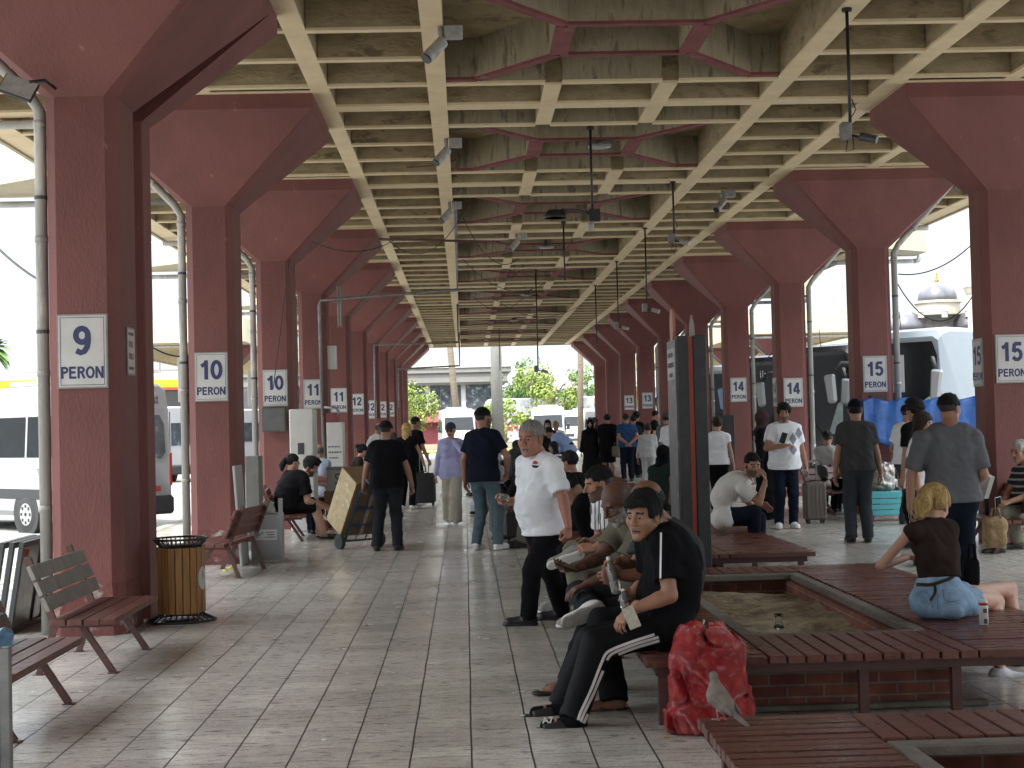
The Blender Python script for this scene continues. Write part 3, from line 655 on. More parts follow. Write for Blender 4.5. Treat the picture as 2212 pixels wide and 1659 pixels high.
def build_head(body, hc, fr, s, res, neckb, sk, o, parts_out, root, orig):
    r, f, u = fr; R = [r, f, u]
    P = lambda x, y, z: hc+(r*x+f*y+u*z)*s
    F = Field(); fat = o.get('face', 1.0); fem = o.get('fem', 0)
    F.ell(P(0, -.018, .030), V3(.076, .095, .088)*s, R)
    F.ell(P(0, .018, -.040), V3(.058*fat, .066, .074)*s, R, k=.02*s)
    for q in (-1, 1):
        F.cap(P(q*.047*fat, -.006, -.052), P(q*.012, .060, -.100), .021*s*fat, .015*s, k=.025*s)
        F.ell(P(q*.037*fat, .050, -.022), V3(.026, .024, .026)*s, R, k=.02*s)
        F.ell(P(q*.077, -.008, -.008), V3(.010, .020, .034)*s, R, k=.006*s)
        F.ell(P(q*.083, -.003, -.004), V3(.006, .010, .016)*s, R, k=.004*s, op=-1)
    F.ell(P(0, .066, -.100), V3(.024*fat, .017, .018)*s, R, k=.015*s)
    F.cap(P(-.036, .068, .024), P(.036, .068, .024), .011*s*(1-.3*fem), k=.018*s)
    for q in (-1, 1): F.ell(P(q*.031, .092, .002), V3(.019, .017, .012)*s, R, k=.014*s, op=-1)
    for q in (-1, 1): F.ell(P(q*.031, .068, .001), V3(.0135, .0135, .0115)*s, R, k=.003*s)
    nl = o.get('nose', 1.0)
    F.cap(P(0, .080, .014), P(0, .080+.022*nl, -.026), .0075*s, .0115*s, k=.010*s)
    for q in (-1, 1): F.ell(P(q*.012, .088, -.031), V3(.009, .010, .008)*s, R, k=.006*s)
    F.cap(P(-.020, .075, -.060), P(.020, .075, -.060), .0065*s, k=.006*s); F.cap(P(-.016, .076, -.071), P(.016, .076, -.071), .0075*s, k=.006*s)
    F.cap(P(-.022, .088, -.0655), P(.022, .088, -.0655), .0035*s, k=.004*s, op=-1)
    F.cap(P(0, -.028, -.055), neckb, .054*s*(1-.14*fem)*(0.5+0.5*fat), .060*s*(1-.14*fem), k=.03*s)
    if o.get('beardvol'): F.cap(P(-.04, .035, -.085), P(.04, .035, -.085), .03*s, k=.03*s)
    hi_res = res < 0.0058
    beard, browm = o.get('beard'), o.get('brow', True)
    def fm(c):
        q = (c-hc)/s; x, y, z = q@r, q@f, q@u; m = np.zeros(len(c), int); axx = np.abs(x)
        if beard is not None:
            zone = (z < -.040+.25*np.maximum(axx-.03, 0)) & (z > -.125) & (y > -.005) & (axx < .08); chk = (z < -.01) & (axx > .05) & (y > .0) & (y < .045) & (z > -.09)
            m[zone | chk] = 4
            if beard == 'stache': m[:] = 0; m[(np.abs(z+.048) < .0085) & (axx < .030) & (y > .06)] = 4
        m[(np.abs(z+.0655) < .014) & (axx < .024) & (y > .064)] = 1
        m[(np.abs(z+.0655) < .0025) & (axx < .022) & (y > .064)] = 3 if hi_res else 1
        ex = np.abs(axx-.031)
        if hi_res: m[(ex < .0135) & (np.abs(z-.001) < .0046) & (y > .055)] = 2; m[(ex < .0066) & (np.abs(z-.001) < .0048) & (y > .055)] = 3
        else: m[(ex < .013) & (np.abs(z-.001) < .0065) & (y > .05)] = 3
        if browm: m[(np.abs(z-.0245+.10*np.maximum(axx-.032, 0)) < (.0040 if hi_res else .0045)) & (axx > .012) & (axx < .049) & (y > .045)] = 5
        return m
    v, fa = F.mesh(res)
    hm = HR[o.get('hair', 'black')] if o.get('hair', 'black') in HR else HR['black']
    parts_out.append((v, fa, fm))
    body['mats'] = [sk, M_LIP, M_EYEW, M_IRIS, HR['stub'] if beard in (True, 'stub') else (HR['grey'] if beard in ('grey',) else hm), HR['dkgrey'] if o.get('hair') == 'grey' else (HR['brown'] if o.get('hair') == 'blonde' else HR['black'])]
    # ---- hair and head wear
    st = o.get('style', 'short'); seed = int(abs(hc[0]*977+hc[1]*31)) % 9999
    hn = wrinkle(.0042*s, seed, 120, (1, 1, .3))
    H = Field(); cuts = []
    if st in ('short', 'fade', 'curly', 'fringe', 'quiff'):
        t = {'short': .006, 'fade': .004, 'curly': .017, 'fringe': .011, 'quiff': .008}[st]
        H.ell(P(0, -.022, .034), V3(.077+t, .095+t, .088+t)*s, R)
        if st in ('quiff',): H.ell(P(0, .045, .105), V3(.055, .045, .028)*s, R, k=.02*s)
        if st == 'fringe': H.ell(P(0, .060, .062), V3(.066, .030, .040)*s, R, k=.012*s)
        if st == 'curly': H.ell(P(0, .02, .10), V3(.075, .07, .04)*s, R, k=.02*s)
        # clear the face and the neck
        H.box(P(0, .135, -.045+(.012 if st == 'fringe' else 0)), V3(.064 if st != 'fringe' else .075, .095, .104 if st != 'fringe' else .087)*s, R, rr=.02*s, k=.01*s, op=-1)
        H.box(P(0, .075, -.10), V3(.12, .095, .098)*s, R, rr=.01*s, k=.01*s, op=-1)
        H.box(P(0, -.02, -.125), V3(.12, .14, .075 if st not in ('fade',) else .085)*s, R, rr=.01*s, k=.008*s, op=-1)
        if st == 'curly': hn = wrinkle(.006*s, seed, 120, (1, 1, 1))
        if st == 'fade':
            G = Field(); G.ell(P(0, -.020, .030), V3(.0785, .0975, .090)*s, R); G.box(P(0, .118, -.045), V3(.2, .105, .2)*s, R, op=-1); G.box(P(0, -.02, -.125), V3(.12, .14, .068)*s, R, op=-1)
            G.box(P(0, 0, .15), V3(.2, .2, .09)*s, R, op=-1)
            gv, gf = G.mesh(max(res, .005)); np_obj('hair_sides', [(gv, gf)], [HR['fade']], root, orig)
            H.box(P(0, -.02, -.08), V3(.2, .2, .105)*s, R, rr=.02*s, k=.01*s, op=-1)
    elif st == 'balding':
        H.ell(P(0, -.024, .012), V3(.081, .098, .075)*s, R); H.box(P(0, .105, 0), V3(.2, .11, .2)*s, R, op=-1)
        H.ell(P(0, .02, .10), V3(.070, .11, .075)*s, R, k=.01*s, op=-1); H.box(P(0, -.02, -.125), V3(.12, .14, .07)*s, R, op=-1)
    elif st in ('long', 'pony', 'bun'):
        H.ell(P(0, -.022, .034), V3(.090, .108, .100)*s, R); H.box(P(0, .13, -.055), V3(.064, .10, .100)*s, R, rr=.03*s, k=.01*s, op=-1)
        if st == 'long':
            H.cap(P(0, -.06, -.02), P(0, -.095, -.22), .078*s, .055*s, k=.03*s, flat=(f, .55))
            for q in (-1, 1): H.cap(P(q*.066, -.01, -.02), P(q*.075, .0, -.20), .030*s, .022*s, k=.02*s)
        else:
            H.box(P(0, .09, -.10), V3(.12, .11, .11)*s, R, rr=.01*s, k=.01*s, op=-1); H.box(P(0, -.02, -.135), V3(.12, .14, .075)*s, R, rr=.01*s, k=.01*s, op=-1)
            if st == 'pony':
                H.ell(P(0, -.130, .035), V3(.024, .024, .024)*s, R, k=.015*s)
                H.cap(P(0, -.140, .030), P(.006, -.175, -.055), .030*s, .050*s, k=.01*s); H.cap(P(.006, -.175, -.055), P(.0, -.175, -.125), .050*s, .030*s, k=.02*s)
            else: H.ell(P(0, -.125, .07), V3(.045, .04, .042)*s, R, k=.01*s)
        hn = wrinkle(.003*s, seed, 110, tuple(r))
    elif st == 'hijab':
        H.ell(P(0, -.022, .028), V3(.094, .116, .110)*s, R); H.cap(P(0, -.01, -.07), P(0, -.01, -.15), .085*s, .11*s, k=.05*s); H.ell(P(0, .01, -.20), V3(.17, .13, .07)*s, R, k=.06*s)
        H.ell(P(0, .135, -.018), V3(.056, .085, .090)*s, R, k=.015*s, op=-1); hn = wrinkle(.004*s, seed, 45, tuple(u))
    elif st == 'cap':
        H.ell(P(0, -.018, .040), V3(.087, .106, .096)*s, R); H.box(P(0, 0, -.10), V3(.2, .2, .135)*s, R, op=-1, rr=.005)
        if o.get('brim', True): H.cap(P(0, .075, .038), P(0, .125, .030), .062*s, .050*s, flat=(u, .12), k=.004)
        hn = None
        G = Field(); G.ell(P(0, -.022, .020), V3(.082, .100, .085)*s, R); G.box(P(0, .10, -.05), V3(.2, .10, .2)*s, R, op=-1); G.box(P(0, -.02, -.125), V3(.12, .14, .07)*s, R, op=-1)
        gv, gf = G.mesh(max(res, .005)); np_obj('hair', [(gv, gf)], [HR[o.get('hair', 'black')]], root, orig)
    if H.p:
        hv, hf = H.mesh(max(res*1.1, .0045), disp=hn)
        hmat = o.get('hmat') or HR.get(o.get('hair', 'black')); hp_ = [(hv, hf)]
        if res < .0058 and st not in ('hijab', 'cap', 'balding') and len(hf):
            # short loose strands over the shell break up its outline
            rs = np.random.RandomState(seed); nS = 3200; fi = rs.randint(0, len(hf), nS); q4 = hv[hf[fi]]; c = q4.mean(1)
            nn = np.cross(q4[:, 2]-q4[:, 0], q4[:, 3]-q4[:, 1]); nn /= np.linalg.norm(nn, axis=1)[:, None]+1e-9; nn *= np.sign(((c-hc)*nn).sum(1))[:, None]
            flow = (-u*.8+f*.45)[None]+rs.normal(0, .45, (nS, 3)) if st in ('short', 'fade', 'fringe', 'quiff', 'curly') else (-f*.6-u*.2)[None]+rs.normal(0, .25, (nS, 3))
            flow -= (flow*nn).sum(1)[:, None]*nn; flow /= np.linalg.norm(flow, axis=1)[:, None]+1e-9
            ln = rs.uniform(.010, .020, nS)[:, None]*s; d_ = flow+nn*rs.uniform(.12, .55, nS)[:, None]; sd_ = np.cross(d_, nn); sd_ /= np.linalg.norm(sd_, axis=1)[:, None]+1e-9; wd = .0011*s
            a_ = c-nn*.002; V_ = np.stack([a_-sd_*wd, a_+sd_*wd, a_+d_*ln+sd_*wd*.3, a_+d_*ln-sd_*wd*.3], 1).reshape(-1, 3); hp_.append((V_, np.arange(nS*4).reshape(nS, 4)))
        np_obj({'hijab': 'headscarf', 'cap': 'cap'}.get(st, 'hair'), hp_, [hmat], root, orig)
    if o.get('glasses'):
        G = Field(); 
        for q in (-1, 1): G.ell(P(q*.031, .086, -.001), V3(.024, .006, .018)*s, R, k=0); G.cap(P(q*.054, .080, .004), P(q*.080, .0, .004), .0025*s, k=0)
        G.cap(P(-.01, .09, .004), P(.01, .09, .004), .0025*s, k=0)
        gv, gf = G.mesh(.0032); np_obj('sunglasses', [(gv, gf)], [M_IRIS], root, orig)

def build_hand(W, dirv, palm_n, side, s, curl=0.5, res=.0052, spread=1.0, grip=None):
    """W wrist, dirv along the hand, palm_n the way the palm faces, side +1 when the thumb is on cross(dir,palm_n) side"""
    d = nrm(dirv); pn = np.asarray(palm_n, float); pn = nrm(pn-(pn@d)*d); x = np.cross(d, pn)*side     # x points to the thumb
    F = Field(); P = lambda a, b, c: W+(x*a+d*b+pn*c)*s
    F.cap(P(0, -.045, 0), P(0, .012, 0), .026*s, .024*s, flat=(pn, .8), k=.01)
    F.cap(P(.016, .02, 0), P(.020, .078, 0), .022*s, .020*s, flat=(pn, .55), k=.012*s); F.cap(P(-.014, .02, 0), P(-.022, .072, 0), .022*s, .018*s, flat=(pn, .55), k=.012*s)
    F.cap(P(.0, .03, .0), P(.0, .078, 0), .022*s, .020*s, flat=(pn, .55), k=.012*s)
    L = [.072, .080, .074, .058]; xs = [.031, .0105, -.010, -.029]; y0 = [.086, .090, .086, .078]; rr = [.0088, .009, .0086, .0076]
    for i in range(4):
        c1 = curl*(1.0+.12*i)*0.9; a = P(xs[i], y0[i]-.012, 0); xo = xs[i]*.10*spread
        dir1 = V3(xo*2, math.cos(c1), math.sin(c1)); dir1 /= np.linalg.norm(dir1); c2 = c1+curl*1.25; dir2 = V3(xo, math.cos(c2), math.sin(c2)); c3 = c2+curl*.8; dir3 = V3(0, math.cos(c3), math.sin(c3))
        W1 = lambda v, l: (x*v[0]+d*v[1]+pn*v[2])*l*s
        b = a+W1(dir1, L[i]*.50+.012); c = b+W1(dir2, L[i]*.30); e = c+W1(dir3, L[i]*.22)
        r_ = rr[i]*s; F.cap(a, b, r_*1.1, r_, k=.004*s); F.cap(b, c, r_, r_*.93, k=.003*s); F.cap(c, e, r_*.93, r_*.82, k=.003*s)
    t0 = P(.026, .022, .004); t1 = P(.050, .050, .014+.012*curl); t2 = P(.052-.018*curl, .078, .020+.03*curl); t3 = P(.048-.03*curl, .098, .022+.036*curl)
    F.cap(t0, t1, .0155*s, .0115*s, k=.010*s); F.cap(t1, t2, .0112*s, .0098*s, k=.004*s); F.cap(t2, t3, .0098*s, .0085*s, k=.004*s)
    return F.mesh(res*s)

def build_person(label, root_xyz, J, o):
    """J: world joints (pelvis, neck, head, shL.. etc). o: look"""
    s = o.get('s', 1.0); q = o.get('q', 2); res = {1: .0095, 2: .014, 3: .020}[q]; hres = {1: .0042, 2: .0060, 3: .0085}[q]
    orig = np.array(root_xyz, float)
    root = empty('person', tuple(orig), label=label, cat='person', group=o.get('group'))
    sk = SK[o.get('skin', 'tan')]; fem = o.get('fem', 0); w_ = o.get('w', 1.0)*s; belly = o.get('belly', 0.0)
    pel, nk, hd = J['pelvis'], J['neck'], J['head']; shL, shR, hiL, hiR = J['shL'], J['shR'], J['hiL'], J['hiR']
    mid = J.get('mid'); t = nrm(nk-pel); sr = nrm(shR-shL); hr = nrm(hiR-hiL); fwd = nrm(np.cross(t, -sr)) if True else None
    fwd = nrm(np.cross(t, sr)); 
    if fwd@J['fwd'] < 0: fwd = -fwd
    L = np.linalg.norm(nk-pel); bend = J.get('bend', 0.0)
    def sp(u_): return pel+(nk-pel)*u_ - fwd*bend*4*u_*(1-u_)*s
    def torso(F, g, k=.06):
        F.cap(hiL, hiR, (.112+g)*w_, k=k)
        a = sp(.30); F.cap(a-hr*.060*w_, a+hr*.060*w_, (.104+g)*w_*(1-.10*fem), k=k)
        a = sp(.55); r_ = .062*w_; F.cap(a-sr*r_*1.1, a+sr*r_*1.1, (.108+g)*w_*(1-.07*fem), k=k)
        a = sp(.76); F.cap(a-sr*.070*w_, a+sr*.070*w_, (.104+g)*w_*(1-.10*fem), k=k)
        F.cap(sp(.90)-sr*.085*w_, sp(.90)+sr*.085*w_, (.064+g*.7)*w_, k=k)
        F.cap(sp(.94), shL, (.058+g*.6)*s, (.053+g*.5)*s*(1-.14*fem), k=k*.6); F.cap(sp(.94), shR, (.058+g*.6)*s, (.053+g*.5)*s*(1-.14*fem), k=k*.6)
        if belly: F.ell(sp(.30)+fwd*(.05+.06*belly)*s, V3(1, 1, 1)*(.115+.035*belly+g)*w_, k=.08)
        if fem:
            for z in (-1, 1): F.ell(sp(.72)+fwd*.085*s+sr*z*.068*s, V3(.06, .06, .06)*w_, k=.04)
    el = {'L': J['elL'], 'R': J['elR']}; wr = {'L': J['wrL'], 'R': J['wrR']}; sh = {'L': shL, 'R': shR}
    kn = {'L': J['knL'], 'R': J['knR']}; an = {'L': J['anL'], 'R': J['anR']}; hi = {'L': hiL, 'R': hiR}
    aw = s*(1-.16*fem)*o.get('aw', 1.0)*(.5+.5*o.get('w', 1)); lw = s*(.6+.4*o.get('w', 1))
    B = Field(); torso(B, -.004)
    for z in 'LR':
        lsl = o.get('top') in ('shirt', 'sweat', 'abaya') and o.get('sleeve', 2) > 1.9
        B.cap(sh[z], el[z], (.040 if lsl else .050)*aw, (.032 if lsl else .041)*aw, k=.02); 
        fm_ = el[z]+(wr[z]-el[z])*.28; fr2 = .030 if lsl else .042; B.cap(el[z], fm_, fr2*aw, fr2*aw, k=.015); B.cap(fm_, wr[z], fr2*aw, .027*aw, k=.01)
        if q == 3 and True:
            hd_ = nrm(wr[z]-el[z]); B.cap(wr[z], wr[z]+hd_*.085*s, .030*s, .028*s, k=.01); B.cap(wr[z]+hd_*.08*s, wr[z]+hd_*.155*s, .026*s, .016*s, k=.01)
        if o.get('top') == 'abaya': continue
        B.cap(hi[z], kn[z], .080*lw, .054*lw, k=.03)
        cf = kn[z]+(an[z]-kn[z])*.30-J['fwd']*.012; lk = .84 if o.get('bottom', 'trousers') != 'shorts' else 1.0; B.cap(kn[z], cf, .054*lw*lk, .056*lw*lk, k=.02); B.cap(cf, an[z], .054*lw*lk, .036*lw, k=.02)
    neckb = sp(.98)
    B.cap(neckb, neckb+(hd-neckb)*.45, .060*s*(1-.14*fem), .056*s*(1-.14*fem), k=.03)
    parts = []; bd = {}
    if o.get('foot', True) and o.get('shoes') in ('slide', 'sandal', 'bare', 'slipper'):
        for z in 'LR':
            fd = J['ft'+z]; ft = an[z]+V3(0, 0, -.035*s)
            B.cap(ft-fd*.035*s, ft+fd*.11*s-V3(0, 0, .012*s), .036*s, .034*s, k=.02); B.cap(ft+fd*.10*s-V3(0, 0, .012*s), ft+fd*.165*s-V3(0, 0, .022*s), .034*s, .022*s, k=.02)
    v, fa = B.mesh(res); parts.append((v, fa))
    build_head(bd, hd, J['hf'], s*o.get('hs', 1.05), hres, neckb+t*.01, sk, o, parts, root, orig)
    if q < 3:
        for z in 'LR':
            if o.get('nohand'+z): continue
            hdv = J.get('hd'+z); hdv = nrm(wr[z]-el[z]) if hdv is None else hdv; pn = J.get('pn'+z); 
            if pn is None:
                fr_ = nrm(np.cross(J['fwd'], V3(0, 0, 1))); vz = abs(nrm(hdv)[2]); pn = nrm(fr_*(1 if z == 'L' else -1)*(.25+vz)+V3(0, 0, -1)*(1-vz))
            if False: pn = nrm(np.cross(hdv, J['fwd'])*(1 if z == 'L' else -1)+1e-3) if abs(nrm(hdv)@J['fwd']) < .9 else V3(0, 0, -1)
            sd = 1 if z == 'L' else -1
            # thumb side: for a left hand the thumb lies on cross(dir, palm)
            parts.append(build_hand(wr[z], hdv, pn, -sd, s*(1-.1*fem), o.get('curl'+z, o.get('curl', .45)), .0055 if q == 1 else .008))
    np_obj('body', parts, bd['mats'], root, orig)
    # ---- clothes
    sd = int(abs(orig[0]*131+orig[1]*17+len(label)*7)) % 997; cres = res*(.95 if q < 3 else 1.0)
    top = o.get('top', 'tee'); tm = CL.get(o.get('topc', 'black'), None) or o['topc']; g = {'polo': .016, 'tee': .016, 'shirt': .018, 'tank': .008, 'crop': .008, 'abaya': .02, 'sweat': .024}[top]*s*o.get('loose', 1)
    wa = o.get('wr', .0060)*s
    T = Field(); torso(T, g, k=.07)
    hem = o.get('hem', .06)*s; a = pel-t*hem; hw_ = .105*w_*(1.08 if belly else 1)
    legdir = nrm((kn['L']+kn['R'])/2-(hiL+hiR)/2); seated = legdir@t > -.75
    if top == 'crop': cutp = sp(.24)
    elif seated: cutp = None
    else: cutp = a
    if not seated or top == 'abaya':
        T.cap(sp(.2)-hr*.055*w_, a-t*.04-hr*.062*w_, hw_+g*.6+.006, hw_+g*.8+.004, k=.06); T.cap(sp(.2)+hr*.055*w_, a-t*.04+hr*.062*w_, hw_+g*.6+.006, hw_+g*.8+.004, k=.06)
        if belly: T.cap(sp(.28)+fwd*(.045+.05*belly)*s, a+fwd*(.05+.03*belly)*s, (.110+.03*belly)*w_, .10*w_, k=.08)
    sl = o.get('sleeve', {'polo': .62, 'tee': .66, 'shirt': 2, 'tank': 0, 'crop': 0, 'abaya': 2, 'sweat': 2}[top])
    for z in 'LR':
        fl = .066*aw+g*.3
        if sl <= 0: continue
        if sl <= 1:
            e = sh[z]+(el[z]-sh[z])*sl; ax_ = nrm(el[z]-sh[z]); T.cap(sh[z]-ax_*.0, e+ax_*.04, .060*aw+g*.5, fl, k=.035, cut=(e, ax_))
        else:
            T.cap(sh[z], el[z], .058*aw+g*.4, .050*aw+g*.4, k=.03); f2 = min(sl-1, 1); e = el[z]+(wr[z]-el[z])*f2*.98; ax_ = nrm(wr[z]-el[z])
            T.cap(el[z], e+ax_*.02, .050*aw+g*.4, (.036 if top != 'abaya' else .05)*aw+g*.4, k=.02, cut=(e, ax_))
    # neck opening
    no = neckb+t*.035*s; T.cap(no-t*.02+fwd*.006, no+t*.2+fwd*.05, .062*s, .09*s, k=.008, op=-1)
    cuts = [] if cutp is None else [(cutp, -t)]
    if top == 'abaya':
        hm = (an['L']+an['R'])/2+V3(0, 0, .03)
        mid_ = (kn['L']+kn['R'])/2
        T.cap(pel-hr*.05, hm-hr*.09+(mid_-hm)*.02, .135*s, .19*s, k=.06); T.cap(pel+hr*.05, hm+hr*.09, .135*s, .19*s, k=.06)
        if seated: T.cap(hiL, kn['L'], .11*s, .10*s, k=.05); T.cap(hiR, kn['R'], .11*s, .10*s, k=.05); T.cap(kn['L'], an['L'], .10*s, .11*s, k=.05); T.cap(kn['R'], an['R'], .10*s, .11*s, k=.05)
        cuts = [(hm-V3(0, 0, .05), V3(0, 0, -1))]
    v, fa = T.mesh(cres, cuts=cuts, disp=wrinkle(wa, sd, 44, tuple(t*.8+fwd*.3+sr*.4)))
    tfm = o.get('topfm'); tmats = [tm]+list(o.get('topm', []))
    ctx = dict(J=J, sp=sp, t=t, fwd=fwd, sr=sr, s=s, sh=sh, el=el, wr=wr, kn=kn, an=an, hi=hi, root=root, orig=orig, w_=w_, g=g, pel=pel, neckb=neckb, res=cres)
    np_obj({'abaya': 'long_coat', 'polo': 'polo_shirt', 'tee': 't_shirt', 'shirt': 'shirt', 'tank': 'top', 'crop': 'top', 'sweat': 'sweatshirt'}[top], [(v, fa, (lambda c: tfm(c, ctx)) if tfm else None)] if tfm else [(v, fa)], tmats, root, orig)
    if top in ('polo', 'shirt') and q < 3 and True:
        K = Field(); n_ = 14
        pts = [neckb+t*(.018-.012*math.cos(a_))*s+(sr*math.cos(a_+PI/2)*.066+fwd*(math.sin(a_+PI/2)*.062+.006))*s for a_ in [2*PI*i/n_+0.22 for i in range(n_)]]
        for i in range(n_-1): K.cap(pts[i], pts[i+1], .017*s, k=.008, flat=(t, 1.0))
        for z in (0, n_-1):
            K.cap(pts[z], pts[z]-t*.045*s+fwd*.022*s+sr*(.012 if z else -.012)*s, .013*s, .009*s, k=.006)
        kv, kf = K.mesh(min(cres, .009)); np_obj('collar', [(kv, kf)], [o.get('collarc') or tm], root, orig)
    if top != 'abaya':
        bt = o.get('bottom', 'trousers'); bm_ = CL[o.get('botc', 'black')]; lo_ = o.get('bl', 1.0)
        Q = Field(); gb = .010*s
        Q.cap(hiL, hiR, (.114)*w_+gb*.4, k=.05); a = sp(.16); Q.cap(a-hr*.060*w_, a+hr*.060*w_, (.104)*w_+gb*.3, k=.05)
        if belly: Q.ell(sp(.18)+fwd*.03*s, V3(1, 1, 1)*(.115+.01*belly)*w_, k=.05)
        for z in 'LR':
            K_, A_ = kn[z], an[z]; ax1 = nrm(K_-hi[z]); ax2 = nrm(A_-K_)
            if bt == 'trousers':
                Q.cap(hi[z], K_, .094*lw+gb*.5, .062*lw+gb*lo_, k=.04); e = A_-ax2*.0+ax2*.02*s
                Q.cap(K_, A_+ax2*.06*s, .062*lw+gb*lo_, .046*lw+gb*lo_*1.3*o.get('flare', 1), k=.03, cut=(e, ax2))
            elif bt == 'wide':
                Q.cap(hi[z], K_, .10*lw, .105*lw, k=.04); Q.cap(K_, A_+ax2*.05, .105*lw, .12*lw, k=.03, cut=(A_+ax2*.03, ax2))
            elif bt == 'shorts':
                f_ = o.get('shortlen', .92); e = hi[z]+(K_-hi[z])*f_; Q.cap(hi[z], e+ax1*.05, .098*lw+gb, .082*lw+gb*1.3, k=.04, cut=(e, ax1))
        v, fa = Q.mesh(cres, cuts=([] if seated else [(sp(.22), t)]), disp=wrinkle(wa*.8, sd+5, 46, (.2, .2, .9)))
        bfm = o.get('botfm'); np_obj({'trousers': 'trousers', 'wide': 'trousers', 'shorts': 'shorts'}[bt], [(v, fa, (lambda c: bfm(c, ctx)) if bfm else None)] if bfm else [(v, fa)], [bm_]+list(o.get('botm', [])), root, orig)
    # ---- shoes
    shn = o.get('shoes', 'black')
    if shn not in (None, 'bare'):
        um, smt = SHOE.get(shn, SHOE['slide'])
        for z in 'LR':
            if o.get('noshoe'+z): continue
            fd = J['ft'+z]; ud = J.get('fu'+z, V3(0, 0, 1)); ud = nrm(ud-(ud@fd)*fd); b0 = an[z]-ud*.078*s; fs = s*(1-.08*fem)*o.get('fs', 1)
            S_ = Field(); rr_ = np.cross(fd, ud)
            if shn in ('slide', 'slipper', 'sandal'):
                S_.cap(b0-fd*.045*fs+ud*.012, b0+fd*.19*fs+ud*.012, .040*fs, .046*fs, flat=(ud, .32), k=.0, cut=(b0-ud*.0, -ud))
                v, fa = S_.mesh(max(res*.7, .007)); so_ = np_obj('sandal', [(v, fa)], [smt], root, orig)
                St = Field()
                if shn == 'sandal': St.cap(b0+fd*.06*fs-rr_*.045*fs+ud*.02, b0+fd*.14*fs+ud*.052*fs, .010*fs, k=.004); St.cap(b0+fd*.06*fs+rr_*.045*fs+ud*.02, b0+fd*.14*fs+ud*.052*fs, .010*fs, k=.004); St.cap(b0-fd*.02*fs-rr_*.045*fs+ud*.02, b0-fd*.0+rr_*.045*fs+ud*.02, .009, k=.004)
                else: St.cap(b0+fd*.075*fs+ud*.020, b0+fd*.145*fs+ud*.014, .052*fs, .049*fs, k=0, flat=(ud, .95)); St.cap(b0+fd*.0*fs+ud*.022, b0+fd*.20*fs+ud*.012, .041*fs, .036*fs, k=0, op=-1, flat=(ud, .95))
                v, fa = St.mesh(max(res*.6, .006), cuts=[(b0+ud*.012, -ud)]); np_obj('strap', [(v, fa)], [um], so_, orig);
            else:
                S_.cap(b0-fd*.035*fs+ud*.045*fs, b0+fd*.02*fs+ud*.055*fs, .040*fs, .044*fs, k=.03); S_.cap(b0+fd*.0*fs+ud*.045*fs, b0+fd*.15*fs+ud*.030*fs, .044*fs, .038*fs, k=.03); S_.ell(b0+fd*.165*fs+ud*.026*fs, V3(.040, .040, .030)*fs, k=.03)
                S_.cap(b0-fd*.01+ud*.05*fs, b0-fd*.01+ud*.088*fs, .042*fs, .040*fs, k=.02, cut=(b0+ud*.088*fs, ud))
                v, fa = S_.mesh(max(res*.75, .008), cuts=[(b0+ud*.010, -ud)]); sh_o = np_obj('shoe', [(v, fa)], [um], root, orig)
                L_ = Field(); L_.cap(b0-fd*.032*fs+ud*.012, b0+fd*.075*fs+ud*.012, .044*fs, .043*fs, flat=(ud, .5), k=.02); L_.cap(b0+fd*.075*fs+ud*.012, b0+fd*.17*fs+ud*.012, .043*fs, .043*fs, flat=(ud, .5), k=.02)
                v, fa = L_.mesh(max(res*.75, .008), cuts=[(b0, -ud), (b0+ud*.024*fs, ud)]); so_ = np_obj('sole', [(v, fa)], [smt], sh_o, orig)
    return ctx

